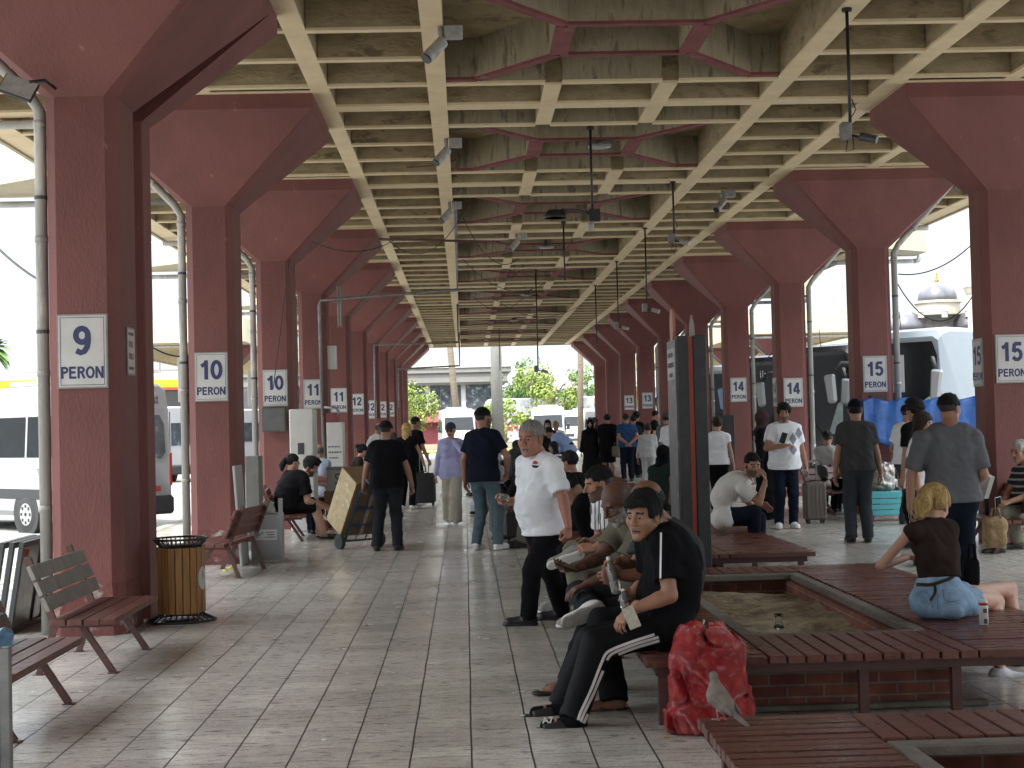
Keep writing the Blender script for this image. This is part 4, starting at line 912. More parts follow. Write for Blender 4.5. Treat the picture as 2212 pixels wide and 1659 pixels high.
def pose(px=None, py=None, pos=None, h=1.72, face=180, sit=None, lean=4, twist=0, head=(0, 5), wrL=None, wrR=None, elL=(-.3, -.7, -.3), elR=(.3, -.7, -.3),
         anL=None, anR=None, knh=(0, 1, 0), pel=None, side=0, shw=.168, toe=8, headfwd=.03, bend=0.0, hyaw=0, roll=0, knhL=None, knhR=None, hdL=None, hdR=None, pnL=None, pnR=None, th=None):
    """local frame: x to the person's right, y forward, z up, metres for a 1.72 m figure; face: heading in degrees CCW from +Y"""
    s = h/1.72; base = atz(px, py) if pos is None else V3(*pos[:2], 0 if len(pos) < 3 else pos[2]); base = V3(base[0], base[1], base[2])
    th_ = math.radians(face); rx = V3(math.cos(th_), math.sin(th_), 0); fy = V3(-math.sin(th_), math.cos(th_), 0); uz = V3(0, 0, 1)
    W = lambda p: base+(rx*p[0]+fy*p[1]+uz*p[2])*s
    D = lambda p: rx*p[0]+fy*p[1]+uz*p[2]
    pz = .93 if sit is None else sit/s+.10
    pelL = V3(0, 0, pz) if pel is None else V3(*pel)
    if sit is not None and pel is None: pelL = V3(0, -.05, pz)
    a = math.radians(lean); b = math.radians(side); tl = .515 if th is None else th
    tv = V3(math.sin(b), math.sin(a)*math.cos(b), math.cos(a)*math.cos(b)); nk = pelL+tv*tl
    tw = math.radians(twist); sx = V3(math.cos(tw), math.sin(tw), 0); sx = nrm(sx-(sx@tv)*tv)
    shc = nk-tv*.062
    hy, hp = head; hr_, hf_, hu_ = head_frame(th_+math.radians(hy), math.radians(hp), math.radians(roll))
    J = dict(pelvis=W(pelL), neck=W(nk), shL=W(shc-sx*shw), shR=W(shc+sx*shw), hiL=W(pelL+V3(-.085, 0, -.03)), hiR=W(pelL+V3(.085, 0, -.03)), fwd=fy, bend=bend)
    hc = nk+tv*.075+V3(0, headfwd, 0.095); J['head'] = W(hc)+hf_*.012*s; J['hf'] = (hr_, hf_, hu_)
    wl = wrL or (-.25, .06, .80) ; wr_ = wrR or (.25, .06, .80)
    al = anL or ((-.10, .0, .085) if sit is None else (-.12, .42, .085)); ar = anR or ((.10, .0, .085) if sit is None else (.12, .42, .085))
    for z, wv, hv, av, kh in (('L', wl, elL, al, knhL or knh), ('R', wr_, elR, ar, knhR or knh)):
        e, w2 = ik(J['sh'+z], W(wv), .295*s, .262*s, D(hv)); J['el'+z] = e; J['wr'+z] = w2
        k_, a2 = ik(J['hi'+z], W(av), .435*s, .415*s, D(kh)+V3(0, 0, .15 if sit else 0)); J['kn'+z] = k_; J['an'+z] = a2
        tt = math.radians(toe)*(1 if z == 'L' else -1); fd = V3(-math.sin(th_+tt), math.cos(th_+tt), 0); J['ft'+z] = fd
    for n_, v_ in (('hdL', hdL), ('hdR', hdR), ('pnL', pnL), ('pnR', pnR)):
        if v_ is not None: J[n_] = D(v_)
    return base, J, s
def person(label, o, **kw):
    base, J, s = pose(**kw); oo = dict(o); oo['s'] = s
    for k_, v_ in oo.pop('J', {}).items(): J[k_] = v_
    return build_person(label, base, J, oo)
# ================================================================ PEOPLE
def joints(d, yaw, pitch, fwd, roll=0, **k):
    J = {n: (at(*p) if not isinstance(p, np.ndarray) else p) for n, p in d.items()}
    J['hf'] = head_frame(math.radians(yaw), math.radians(pitch), math.radians(roll)); a = math.radians(fwd)
    J['fwd'] = V3(-math.sin(a), math.cos(a), 0); J.setdefault('ftL', J['fwd']); J.setdefault('ftR', J['fwd']); J.update(k)
    for z in 'LR':
        if 'el'+z not in J: J['el'+z], J['wr'+z] = ik(J['sh'+z], J['wr'+z], .295, .262, J.pop('eh'+z, V3(.5, .2, -.8)))
        if 'kn'+z not in J: J['kn'+z], J['an'+z] = ik(J['hi'+z], J['an'+z], .435, .415, J['fwd']+V3(0, 0, .2))
    return J
def hd_(a): a = math.radians(a); return V3(-math.sin(a), math.cos(a), 0)
LEFT = V3(-1, 0, 0)

# --- youth in the black tracksuit, front of the seated row
def near(P, hc, r):  return np.linalg.norm(P-hc, axis=1) < r
J = joints(dict(pelvis=(1449, 1343, 8.17), neck=(1424, 1143, 8.17), head=(1388, 1113, 8.10), shL=(1434, 1178, 7.99), shR=(1402, 1163, 8.36), hiL=(1442, 1352, 8.07), hiR=(1436, 1346, 8.26),
    elL=(1447, 1286, 7.96), wrL=(1363, 1318, 7.93), elR=(1402, 1268, 8.42), wrR=(1368, 1276, 8.18), knL=(1290, 1392, 8.0), knR=(1276, 1388, 8.22), anL=(1240, 1547, 7.86), anR=(1214, 1518, 8.20)),
    142, 7, 92, bend=.055, hdL=nrm(V3(-.8, -.1, -.75)), pnL=V3(-.3, .2, -.9), hdR=nrm(V3(-.6, -.3, -.6)), pnR=V3(-.2, -.9, -.2), ftL=hd_(94), ftR=hd_(98))
def track_fm(c, x):
    m = np.zeros(len(c), int)
    for z, s_ in (('L', -1),):
        H_, K_, A_ = x['hi'][z], x['kn'][z], x['an'][z]
        for a, b in ((H_, K_), (K_, A_)):
            ax = nrm(b-a); L = np.linalg.norm(b-a); q = c-a; t = q@ax; side = nrm(np.cross(ax, V3(0, 1, 0))); v = q@side; front = (q@V3(0, 1, 0)) < -.01
            on = (t > (.10 if a is H_ else -.03)) & (t < L+.02) & front
            off = -.012 if a is H_ else .0
            for o_ in (-.020, 0, .020): m[on & (np.abs(v-off-o_) < .0052)] = 1
    return m
def tee_fm(c, x):
    m = np.zeros(len(c), int); a, b = x['sh']['L'], x['el']['L']; ax = nrm(b-a); q = c-a; t = q@ax; side = nrm(np.cross(ax, V3(0, 1, 0))); v = q@side
    m[(np.abs(v-.012) < .0055) & (t > -.08) & (t < .2) & ((q@V3(0, 1, 0)) < .0)] = 1; return m
X1 = build_person('young man in black tracksuit with three white leg stripes, beside the red sack', (*atz(1300, 1500, 0)[:2], 0), J,
    dict(q=1, skin='tan', hair='black', style='fringe', top='tee', topc='black', botc='track', shoes='slide', w=1.04, belly=.25, face=1.08, hs=1.10, loose=1.3, curlL=.55, curlR=.9, wr=.007, bl=2.0))
# socks
def socks(x, m):
    for z in 'LR':
        F = Field(); an = x['an'][z]; fd = x['J']['ft'+z]; F.cap(an+V3(0, 0, .05), an-V3(0, 0, .03), .042, .044, k=.02); ft = an-V3(0, 0, .04); F.cap(ft-fd*.03, ft+fd*.15-V3(0, 0, .008), .042, .036, k=.03)
        v, f = F.mesh(.008); np_obj('sock', [(v, f)], [m], x['root'], x['orig'])
socks(X1, CL['black'])

# --- bald man in grey polo and charcoal waistcoat behind him
J = joints(dict(pelvis=(1440, 1330, 8.72), neck=(1432, 1135, 8.68), head=(1394, 1087, 8.62), shL=(1418, 1172, 8.52), shR=(1398, 1160, 8.86), hiL=(1425, 1335, 8.62), hiR=(1420, 1330, 8.82),
    elL=(1395, 1243, 8.46), wrL=(1336, 1243, 8.42), elR=(1372, 1230, 8.78), wrR=(1338, 1212, 8.56), knL=(1300, 1345, 8.50), knR=(1284, 1335, 8.78), anL=(1326, 1508, 8.28), anR=(1232, 1470, 8.78)),
    125, 16, 92, bend=.09, hdL=nrm(V3(-.9, -.2, -.1)), pnL=V3(-.1, .9, -.1), hdR=nrm(V3(-.9, -.3, .0)), pnR=V3(0, -.4, -.9), ftL=hd_(96), ftR=hd_(92))
def vest_fm(c, x):
    d = np.minimum(*[np.linalg.norm((c-x['sh'][z])-np.clip(((c-x['sh'][z])@(x['el'][z]-x['sh'][z]))/((x['el'][z]-x['sh'][z])@(x['el'][z]-x['sh'][z])), 0, 1)[:, None]*(x['el'][z]-x['sh'][z]), axis=1) for z in 'LR'])
    out = np.abs((c-x['pel'])@x['sr']) > .215
    return np.where(out | ((d < .082) & (np.abs((c-x['pel'])@x['sr']) > .13)), 1, 0)
X2 = build_person('bald man in light grey polo and dark waistcoat holding a water bottle', (*atz(1310, 1470, 0)[:2], 0), J,
    dict(q=1, skin='brown', hair='black', style='balding', top='polo', topc='dgrey', topfm=vest_fm, topm=[CL['lgrey']], collarc=CL['lgrey'], botc='black2', shoes='sandal', w=1.1, belly=.8, hs=1.1, bl=1.6, flare=1.5, curlL=1.0, curlR=.8))

# --- dark bald man in olive shirt with phone, legs crossed
J = joints(dict(pelvis=(1408, 1310, 9.12), neck=(1372, 1122, 9.05), head=(1333, 1087, 8.98), shL=(1382, 1163, 8.92), shR=(1338, 1140, 9.24), hiL=(1395, 1318, 9.03), hiR=(1390, 1312, 9.22),
    elL=(1338, 1232, 8.86), wrL=(1268, 1262, 8.84), elR=(1298, 1205, 9.16), wrR=(1243, 1228, 9.02), knL=(1268, 1325, 8.92), knR=(1250, 1282, 9.22), anL=(1290, 1478, 8.95), anR=(1276, 1312, 8.74)),
    118, 30, 92, bend=.08, hdL=nrm(V3(-.9, -.1, -.3)), pnL=V3(0, 0, -1), hdR=nrm(V3(-.85, -.2, -.1)), pnR=V3(-.2, -.2, .9), ftL=hd_(92), ftR=nrm(V3(-.93, -.10, -.36)), fuR=nrm(V3(-.15, 1, .25)))
X3 = build_person('dark bald man in olive shirt reading a phone, white sneaker on his knee', (*atz(1300, 1440, 0)[:2], 0), J,
    dict(q=1, skin='dark', hair='dkgrey', style='balding', beard='grey', top='polo', topc='olive', botc='charjean', shoes='tread', w=1.02, belly=.5, hs=1.1, curlL=.35, curlR=.75, bl=1.3, face=1.04))

# --- man with striped shirt, profile
J = joints(dict(pelvis=(1372, 1200, 10.75), neck=(1322, 1072, 10.7), head=(1291, 1045, 10.62), shL=(1318, 1104, 10.52), shR=(1296, 1094, 10.9), hiL=(1362, 1208, 10.65), hiR=(1360, 1203, 10.85),
    elL=(1314, 1170, 10.45), wrL=(1283, 1184, 10.42), elR=(1296, 1165, 10.95), wrR=(1272, 1172, 10.7), knL=(1240, 1212, 10.60), knR=(1252, 1200, 10.92), anL=(1262, 1330, 10.7), anR=(1236, 1190, 10.5)),
    104, 14, 92, bend=.07, hdL=nrm(V3(-1, -.1, .1)), pnL=V3(0, .5, -.5), hdR=nrm(V3(-1, -.2, .1)), pnR=V3(0, -.6, -.4), ftR=nrm(V3(-.9, 0, -.3)), fuR=nrm(V3(-.1, .8, .6)))
build_person('man with short black hair and white shirt with thin dark stripes, seated in profile', (*atz(1280, 1340, 0)[:2], 0), J,
    dict(q=1, skin='tan', hair='black', style='fade', beard='stub', top='tee', topc='stripe', botc='khaki', shoes='grey', w=.98, hs=1.05, curl=.7, nose=1.3, bl=1.8))

# --- black clad sitter stooping behind
person('person all in black bent forward between the white polo man and the striped shirt', dict(q=1, skin='tan', hair='black', style='short', top='sweat', topc='black', botc='black', shoes='grey', w=1.2, loose=1.3),
    pos=(1.22, 12.55), face=80, sit=.40, lean=38, bend=.14, wrL=(-.10, .36, .50), wrR=(.10, .36, .50), head=(0, 50))

# --- big man in the white polo, striding left
J = joints(dict(pelvis=(1176, 1140, 11.95), neck=(1163, 984, 11.95), head=(1146, 948, 11.88), shL=(1194, 1006, 11.76), shR=(1134, 1004, 12.10), hiL=(1187, 1152, 11.86), hiR=(1166, 1152, 12.04),
    elL=(1216, 1077, 11.68), wrL=(1228, 1138, 11.62), elR=(1137, 1080, 12.22), wrR=(1101, 1083, 11.96), knL=(1150, 1232, 11.72), knR=(1190, 1235, 12.0), anL=(1142, 1330, 11.8), anR=(1213, 1318, 12.1)),
    146, 4, 118, bend=-.02, hdL=nrm(V3(-.1, -.15, -1)), pnL=V3(-.6, .8, 0), hdR=nrm(V3(-1, -.25, -.1)), pnR=V3(.1, -.3, .9), ftL=hd_(88), ftR=hd_(88), fuR=nrm(V3(-.35, 0, 1)))
POLO_LOGO = []
X6 = build_person('heavy grey-haired man in white polo shirt walking left across the platform', (*atz(1160, 1350, 0)[:2], 0), J,
    dict(q=1, skin='ruddy', hair='grey', style='fade', top='polo', topc='white', collarc=CL['lgrey'], botc='black', shoes='black', w=1.03, belly=.30, aw=1.05, hs=1.2, face=1.12, curlL=.8, curlR=.9, hem=.05, sleeve=.80, wr=.007, loose=1.35, bl=1.3))

# --- blonde woman on the planter bench
J = joints(dict(pelvis=(2028, 1290, 9.0), neck=(2014, 1132, 9.12), head=(2020, 1092, 9.18), shL=(1968, 1148, 9.02), shR=(2052, 1142, 9.10), hiL=(2003, 1298, 8.98), hiR=(2055, 1300, 8.90),
    elL=(1902, 1222, 9.1), wrL=(1962, 1204, 9.32), elR=(2064, 1228, 9.18), wrR=(2030, 1236, 9.42), knL=(2180, 1272, 9.62), knR=(2152, 1300, 9.40), anL=(2200, 1412, 9.30), anR=(2160, 1446, 8.95)),
    -42, 24, -62, bend=.03, hdL=nrm(V3(.9, .4, -.1)), hdR=nrm(V3(-.5, .8, 0)), ftL=nrm(V3(1, -.05, -.25)), ftR=nrm(V3(1, -.15, -.05)))
build_person('blonde woman with ponytail in brown sleeveless top and denim shorts, sitting with back turned', (*atz(2060, 1330, .36)[:2], 0), J,
    dict(q=1, skin='fair', hair='blonde', style='pony', fem=1, top='crop', topc='brown', bottom='shorts', shortlen=.42, botc='denim', shoes='bw', w=.80, aw=.90, hs=1.05, curl=.6))

# --- standing big man in grey polo, back turned
J = joints(dict(pelvis=(2060, 1075, 13.3), neck=(2050, 922, 13.3), head=(2052, 882, 13.22), shL=(1992, 948, 13.28), shR=(2104, 946, 13.24), hiL=(2038, 1085, 13.3), hiR=(2082, 1085, 13.28),
    elL=(1968, 1028, 13.35), wrL=(1966, 1100, 13.25), elR=(2125, 1026, 13.2), wrR=(2098, 1052, 13.6), knL=(2038, 1182, 13.3), knR=(2086, 1182, 13.3), anL=(2036, 1262, 13.4), anR=(2090, 1262, 13.35)),
    -52, 2, -12, bend=.0, hdL=nrm(V3(0, .2, -1)))
build_person('big man in grey polo shirt standing with back turned behind the blonde woman', (*atz(2060, 1272, 0)[:2], 0), J,
    dict(q=1, skin='tan', hair='black', style='fade', top='polo', topc='grey', botc='navy', shoes='black', w=1.2, belly=.5, hs=1.1, face=1.05, sleeve=.82, hem=.04, curl=.6, loose=1.5, bl=1.8, wr=.007))

# --- old man seated far right
J = joints(dict(pelvis=(2235, 1100, 17.1), neck=(2222, 1005, 17.0), head=(2202, 975, 16.9), shL=(2236, 1020, 16.8), shR=(2200, 1020, 17.2), hiL=(2228, 1108, 17.0), hiR=(2224, 1106, 17.2),
    elL=(2226, 1070, 16.75), wrL=(2180, 1084, 16.7), elR=(2180, 1065, 17.2), wrR=(2166, 1086, 16.9), knL=(2166, 1108, 16.8), knR=(2180, 1112, 17.2), anL=(2158, 1182, 16.75), anR=(2200, 1172, 17.1)),
    115, 8, 95, ftL=hd_(92), ftR=hd_(85))
build_person('white-haired old man in dark striped shirt sitting at the right edge holding a phone', (*atz(2180, 1195, 0)[:2], 0), J,
    dict(q=2, skin='tan', hair='grey', style='short', beard='stache', top='polo', topc='hstripe', botc='khaki', shoes='black', w=1.05, belly=.8, bl=2.0))

# --- man in the white polo resting his head on his hand
J = joints(dict(pelvis=(1556, 1108, 16.3), neck=(1612, 1035, 16.15), head=(1626, 1004, 16.05), shL=(1598, 1045, 16.35), shR=(1606, 1058, 15.95), hiL=(1560, 1118, 16.4), hiR=(1562, 1120, 16.15),
    elL=(1625, 1100, 16.45), wrL=(1644, 1088, 16.3), elR=(1640, 1085, 15.9), wrR=(1653, 1040, 15.9), knL=(1640, 1120, 16.5), knR=(1630, 1106, 16.1), anL=(1640, 1198, 16.5), anR=(1628, 1200, 16.2)),
    190, 14, -78, bend=.10, hdR=nrm(V3(-.05, 0, 1)), pnR=V3(-.8, 0, 0), hdL=nrm(V3(.8, -.1, -.5)), ftL=hd_(-90), ftR=hd_(-88))
build_person('man in white polo shirt stooping on the bench behind the totem', (*atz(1630, 1210, 0)[:2], 0), J,
    dict(q=1, skin='tan', hair='black', style='fade', beard='stub', top='polo', topc='offwhite', botc='navy', shoes='grey', w=1.0, aw=.95, hs=1.05, bl=1.2))

P = person; ST = dict
# --- middle distance, left and centre
P('man in black T-shirt and jeans seen from behind, holding the blue hand truck', ST(q=1, skin='tan', hair='black', style='fade', beard=True, top='tee', topc='black', botc='charjean', shoes='black', w=1.06, belly=.3, hem=.09, loose=1.4, bl=1.5, curl=.9),
  px=838, py=1190, h=1.68, face=-4, head=(-25, 6), wrL=(-.34, .16, .84), wrR=(.36, .10, .78), elL=(-1, -.3, -.2), elR=(1, -.3, -.2), anL=(-.15, 0, .085), anR=(.13, .02, .085))
P('tall bearded man in navy T-shirt and blue jeans with back turned', ST(q=1, skin='tan', hair='black', style='fade', beard=True, top='tee', topc='navy', botc='teal', shoes='white', w=.98, hem=.10, loose=1.3, bl=.9),
  px=1048, py=1188, h=1.82, face=-28, head=(-38, 2), wrL=(-.27, .02, .84), wrR=(.22, .20, .93), elR=(1, -.5, -.2), anL=(-.12, 0, .085), anR=(.17, .02, .085), side=-2)
P('woman in lilac shirt, cap and dark glasses walking towards the camera', ST(q=1, skin='fair', hair='dkgrey', style='cap', hmat=CL['slate'], brim=True, glasses=1, fem=1, top='shirt', topc='lilac', bottom='wide', botc='linen', shoes='grey', w=1.0, hem=.16, loose=1.4, wr=.006),
  px=979, py=1131, h=1.64, face=176, head=(-8, 6), wrL=(-.06, .16, 1.42), wrR=(.30, -.02, .76), elL=(-.8, -.2, -.6), anL=(-.05, .14, .085), anR=(.06, -.12, .10))
P('stocky man in black T-shirt and shorts leaning forward on the bench by the white fridge', ST(q=1, skin='fair', hair='black', style='curly', beard=True, top='tee', topc='black2', bottom='shorts', shortlen=1.0, botc='black', shoes='slide', w=1.22, belly=.7, hs=1.08, aw=1.1, curl=.8, loose=1.4),
  pos=(-2.63, 21.75), h=1.76, face=-82, sit=.38, lean=36, bend=.12, wrL=(-.06, .52, .47), wrR=(.08, .50, .45), head=(-28, 30), anL=(-.10, .46, .085), anR=(.12, .50, .085))
P('dark-haired woman with ponytail almost hidden behind the stocky man in shorts', ST(q=2, skin='fair', hair='black', style='pony', fem=1, top='tee', topc='black', botc='navy', shoes='black'),
  pos=(-2.75, 22.6), h=1.6, face=-70, sit=.40, lean=12, wrL=(-.1, .3, .5), wrR=(.1, .3, .5))
P('balding man in pale blue shirt seated beside the white fridge', ST(q=2, skin='tan', hair='dkgrey', style='balding', top='shirt', topc='pblue', botc='black2', shoes='black', w=1.05),
  pos=(-2.75, 27.4), h=1.72, face=-15, sit=.42, lean=10, wrL=(-.1, .35, .55), wrR=(.1, .35, .55))
P('dark-haired woman in brown top leaning on her hands beside the metal boxes', ST(q=2, skin='fair', hair='black', style='bun', fem=1, top='tee', topc='brown', bottom='trousers', botc='beige', shoes='white', w=.9),
  pos=(-2.16, 27.2), h=1.62, face=-70, sit=.52, lean=30, wrL=(-.12, .25, .52), wrR=(.15, .18, .50), elR=(.6, -.6, 0), head=(0, 12))
P('balding man in loose white shirt bending by the eleventh platform column', ST(q=2, skin='tan', hair='dkgrey', style='balding', beard=True, top='shirt', topc='offwhite', botc='beige', shoes='brown', loose=1.5, wr=.008),
  pos=(-2.0, 30.3), h=1.74, face=-70, lean=22, wrL=(-.2, .25, .75), wrR=(.2, .15, .75), head=(-10, 20))
P('blonde-haired woman in black beside the man with the hand truck', ST(q=2, skin='fair', hair='blonde', style='long', fem=1, top='tee', topc='black', botc='black', shoes='white', sleeve=.3),
  px=880, py=1100, h=1.66, face=-15, wrR=(.36, .15, .82), elR=(1, -.2, 0))
P('man in black T-shirt holding the black suitcase by its handle', ST(q=2, skin='tan', hair='black', style='fade', top='tee', topc='black', botc='black2', shoes='black', w=.92),
  px=896, py=1086, h=1.80, face=-50, head=(-20, 4), wrR=(.22, .20, .86), wrL=(-.24, .05, .8))
P('bald man walking away far down beside the left columns', ST(q=3, skin='ruddy', hair='grey', style='balding', top='tee', topc='dgrey', botc='black2', shoes='black'), pos=(-2.1, 39.5), h=1.74, face=-20)
# --- the row seated down the middle
P('man with black quiff bent over on the middle bench, backpack beside him', ST(q=2, skin='fair', hair='black', style='quiff', top='sweat', topc='black2', botc='khaki', shoes='black', w=.98, curl=.9), pos=(.98, 20.6), h=1.76, face=78, sit=.36, lean=38, bend=.1, wrL=(-.1, .5, .75), wrR=(.05, .42, .80), head=(10, 40))
P('man with cropped brown hair stooping behind the man with the quiff', ST(q=2, skin='tan', hair='brown', style='short', beard=True, top='tee', topc='black2', botc='khaki', shoes='black'), pos=(1.14, 19.3), h=1.74, face=96, sit=.36, lean=40, bend=.1, wrL=(-.1, .5, .55), wrR=(.1, .5, .5), head=(0, 40))
P('woman in pale plaid coat seated in the middle row by the navy T-shirt man', ST(q=2, skin='fair', hair='grey', style='hijab', hmat=CL['lgrey'], top='abaya', topc='plaid', shoes='black', fem=1), pos=(.62, 26.6), h=1.60, face=80, sit=.38, lean=12, wrL=(-.1, .4, .6), wrR=(.1, .4, .6))
seat_row = [
 ('brown', 'short', 'black', 1.25, 23.0, 88, 20, 'black haired man in black slumped forward in the middle seated row'),
 ('black', 'short', 'black2', 1.45, 24.3, 80, 26, 'man with tousled black hair seated third along the middle row'),
 ('brown', 'long', 'taupe', 1.15, 25.6, 95, 22, 'long-haired woman in taupe seated in the middle row'),
 ('black', 'long', 'black', 1.1, 29.3, 60, 10, 'long black-haired woman seated near the far concrete mast'),
 ('black', 'short', 'khaki', .62, 33.5, 100, 8, 'man in khaki T-shirt seated far along the middle row'),
 ('black', 'short', 'slate', .40, 47.0, 110, 5, 'man with black hair seated farthest along the middle row'),
 ('black', 'curly', 'navy', 1.5, 27.8, 70, 30, 'curly-haired man in navy bent forward in the middle row')]
for hr__, stl, tc_, x_, y_, fc, ln, lb in seat_row:
    P(lb, ST(q=2 if y_ < 30 else 3, skin='tan', hair=hr__, style=stl, fem=1 if stl == 'long' else 0, top='tee', topc=tc_, botc='black2', shoes='black'), pos=(x_, y_), h=1.72, face=fc, sit=.38, lean=ln, bend=.06, wrL=(-.1, .42, .55), wrR=(.1, .42, .55), head=(0, ln))
P('man in black T-shirt seated behind the shoulder of the white polo man', ST(q=2, skin='tan', hair='black', style='short', top='tee', topc='black', botc='black2', shoes='black', w=1.1), pos=(1.32, 17.2), h=1.74, face=60, sit=.38, lean=14, wrL=(-.1, .4, .6), wrR=(.1, .4, .6))
P('woman in bold black and white striped top bending beside the right far van', ST(q=3, skin='fair', hair='black', style='long', fem=1, top='tee', topc='bwstripe', botc='black2', shoes='black'), pos=(2.05, 31.5), h=1.6, face=100, sit=.40, lean=20, wrL=(-.1, .3, .6), wrR=(.1, .3, .6))
P('man in light blue shirt stooping in front of the right far van', ST(q=3, skin='tan', hair='black', style='short', top='shirt', topc='sky', botc='navy', shoes='black', w=1.05), pos=(2.65, 37.0), h=1.78, face=75, lean=58, bend=.08, wrL=(-.15, .5, .8), wrR=(.15, .5, .8), head=(0, 30))
P('long black-haired woman standing behind the stooping man in light blue', ST(q=3, skin='fair', hair='black', style='long', fem=1, top='tee', topc='black2', botc='black', shoes='black'), pos=(2.2, 39.0), h=1.68, face=170)
P('bald man in white shirt beside the long-haired woman at the far van', ST(q=3, skin='tan', hair='grey', style='balding', top='shirt', topc='white', botc='black', shoes='black'), pos=(2.5, 40.0), h=1.66, face=150)
# --- standing group right of centre
P('woman in black headscarf and long black coat with a waist bag, facing the camera', ST(q=2, skin='fair', style='hijab', hmat=CL['black'], top='abaya', topc='black2', shoes='black', w=1.0), px=1278, py=1040, h=1.66, face=172, head=(0, -6), wrL=(-.28, .02, .76), wrR=(.28, .02, .76))
P('long black-haired woman in black standing at the left of the headscarved woman', ST(q=3, skin='fair', hair='black', style='long', fem=1, top='abaya', topc='black2', shoes='black'), pos=(3.62, 42.6), h=1.68, face=-60)
P('woman with dark headscarf peering over the shoulder of the headscarved woman', ST(q=3, skin='fair', style='hijab', hmat=CL['scarf'], top='abaya', topc='black', shoes='black'), pos=(4.0, 44.8), h=1.72, face=150)
P('man in black T-shirt and black shorts walking away in the group of standing people', ST(q=2, skin='tan', hair='black', style='short', top='tee', topc='black', bottom='shorts', botc='black', shoes='grey', w=1.12, hem=.16, loose=1.6), px=1315, py=1040, h=1.80, face=-5, wrL=(-.2, .2, .85), anR=(.12, -.14, .13))
P('man in blue T-shirt with hands clasped behind his back and a shoulder bag', ST(q=2, skin='tan', hair='brown', style='fade', top='tee', topc='blue', botc='navy', shoes='black', w=1.15, loose=1.3), px=1357, py=1040, h=1.80, face=4, head=(-30, 0), wrL=(-.05, -.20, .98), wrR=(.05, -.20, .99), elL=(-1, -.1, 0), elR=(1, -.1, 0))
P('boy in pale grey sweatshirt with his back turned behind the blue T-shirt man', ST(q=2, skin='tan', hair='brown', style='short', top='sweat', topc='lgrey', botc='lgrey', shoes='white', w=.95, hs=1.15), px=1402, py=1062, h=1.52, face=-12, wrL=(-.28, .1, .82))
P('man in dark green top between the blue T-shirt man and the columns', ST(q=3, skin='tan', hair='black', style='short', top='tee', topc='green', botc='black', shoes='black'), pos=(4.75, 41.5), h=1.75, face=-20)
P('dark-haired man in black with his back turned beside the number 13 column', ST(q=3, skin='tan', hair='black', style='curly', top='tee', topc='black', botc='black2', shoes='black', w=1.05), pos=(5.0, 43.0), h=1.86, face=-30)
P('man in black turned right in front of the nearer number 13 column', ST(q=3, skin='fair', hair='black', style='short', top='tee', topc='black', botc='black', shoes='black'), pos=(5.85, 45.5), h=1.90, face=-100)
P('man in grey T-shirt and flat cap beside the black totem', ST(q=2, skin='tan', style='cap', hmat=CL['dgrey'], brim=False, top='tee', topc='grey', botc='navy', shoes='black', w=1.1), pos=(4.85, 35.5), h=1.76, face=-40)
P('man in white T-shirt and pale cap standing far by the right columns', ST(q=3, skin='tan', style='cap', hmat=CL['beige'], top='tee', topc='white', botc='navy', shoes='black'), pos=(4.9, 50.0), h=1.76, face=140)
P('woman in black headscarf and dark green coat seated left of the totem', ST(q=2, skin='fair', style='hijab', hmat=CL['black'], top='abaya', topc='green', shoes='black', w=1.05), pos=(2.75, 20.6), h=1.66, face=-40, sit=.38, lean=8, wrL=(-.1, .4, .6), wrR=(.1, .4, .6))
P('elderly person in beige cap and pale top facing the woman in the dark green coat', ST(q=2, skin='ruddy', style='cap', hmat=CL['beige'], top='shirt', topc='lgrey', botc='beige', shoes='black'), pos=(3.12, 21.9), h=1.66, face=165, sit=.40, lean=16, wrL=(-.1, .4, .6), wrR=(.1, .4, .6))
# --- right of the totem
P('man in white T-shirt with his back turned just right of the totem', ST(q=2, skin='tan', hair='brown', style='fade', top='tee', topc='white', botc='black', shoes='black', w=1.05), pos=(3.72, 26.0), h=1.78, face=-10)
P('person in brown coat seated just right of the totem', ST(q=2, skin='tan', hair='black', style='short', top='sweat', topc='taupe', botc='black2', shoes='black', w=1.25, loose=1.3), pos=(2.85, 18.6), h=1.62, face=10, sit=.38, lean=24, bend=.1, wrL=(-.1, .4, .6), wrR=(.1, .4, .6), head=(0, 40))
P('woman in white top with hair in a bun walking away past the black cabinet', ST(q=2, skin='fair', hair='brown', style='bun', fem=1, top='tee', topc='white', botc='black', shoes='white', sleeve=.35, w=.92), pos=(4.35, 25.2), h=1.63, face=-8, wrL=(-.26, .02, .82), wrR=(.28, -.05, .80))
DIAM = []
P('man in white T-shirt with grey and black diamonds looking at his phone', ST(q=1, skin='tan', hair='black', style='curly', beard='stub', top='tee', topc='white', botc='navy', shoes='white', w=1.05, belly=.35, hem=.1, loose=1.3, hs=1.0, curlR=.9), px=1699, py=1141, h=1.80, face=176, head=(-6, 12), wrR=(.04, .28, 1.16), elR=(.9, -.3, -.5), wrL=(-.30, .0, .84))
P('person in patterned headscarf and black coat behind the diamond T-shirt man', ST(q=2, skin='fair', style='hijab', hmat=CL['scarf'], top='abaya', topc='black', shoes='black'), pos=(4.78, 23.2), h=1.70, face=60)
P('man in dark cap and grey T-shirt standing with his back to the camera', ST(q=1, skin='tan', style='cap', hmat=CL['black'], brim=False, top='tee', topc='dgrey', botc='slate', shoes='black', w=1.02, loose=1.2, bl=1.5), px=1858, py=1172, h=1.80, face=-6, head=(-5, 2), wrL=(-.28, .0, .82), wrR=(.29, .04, .78))
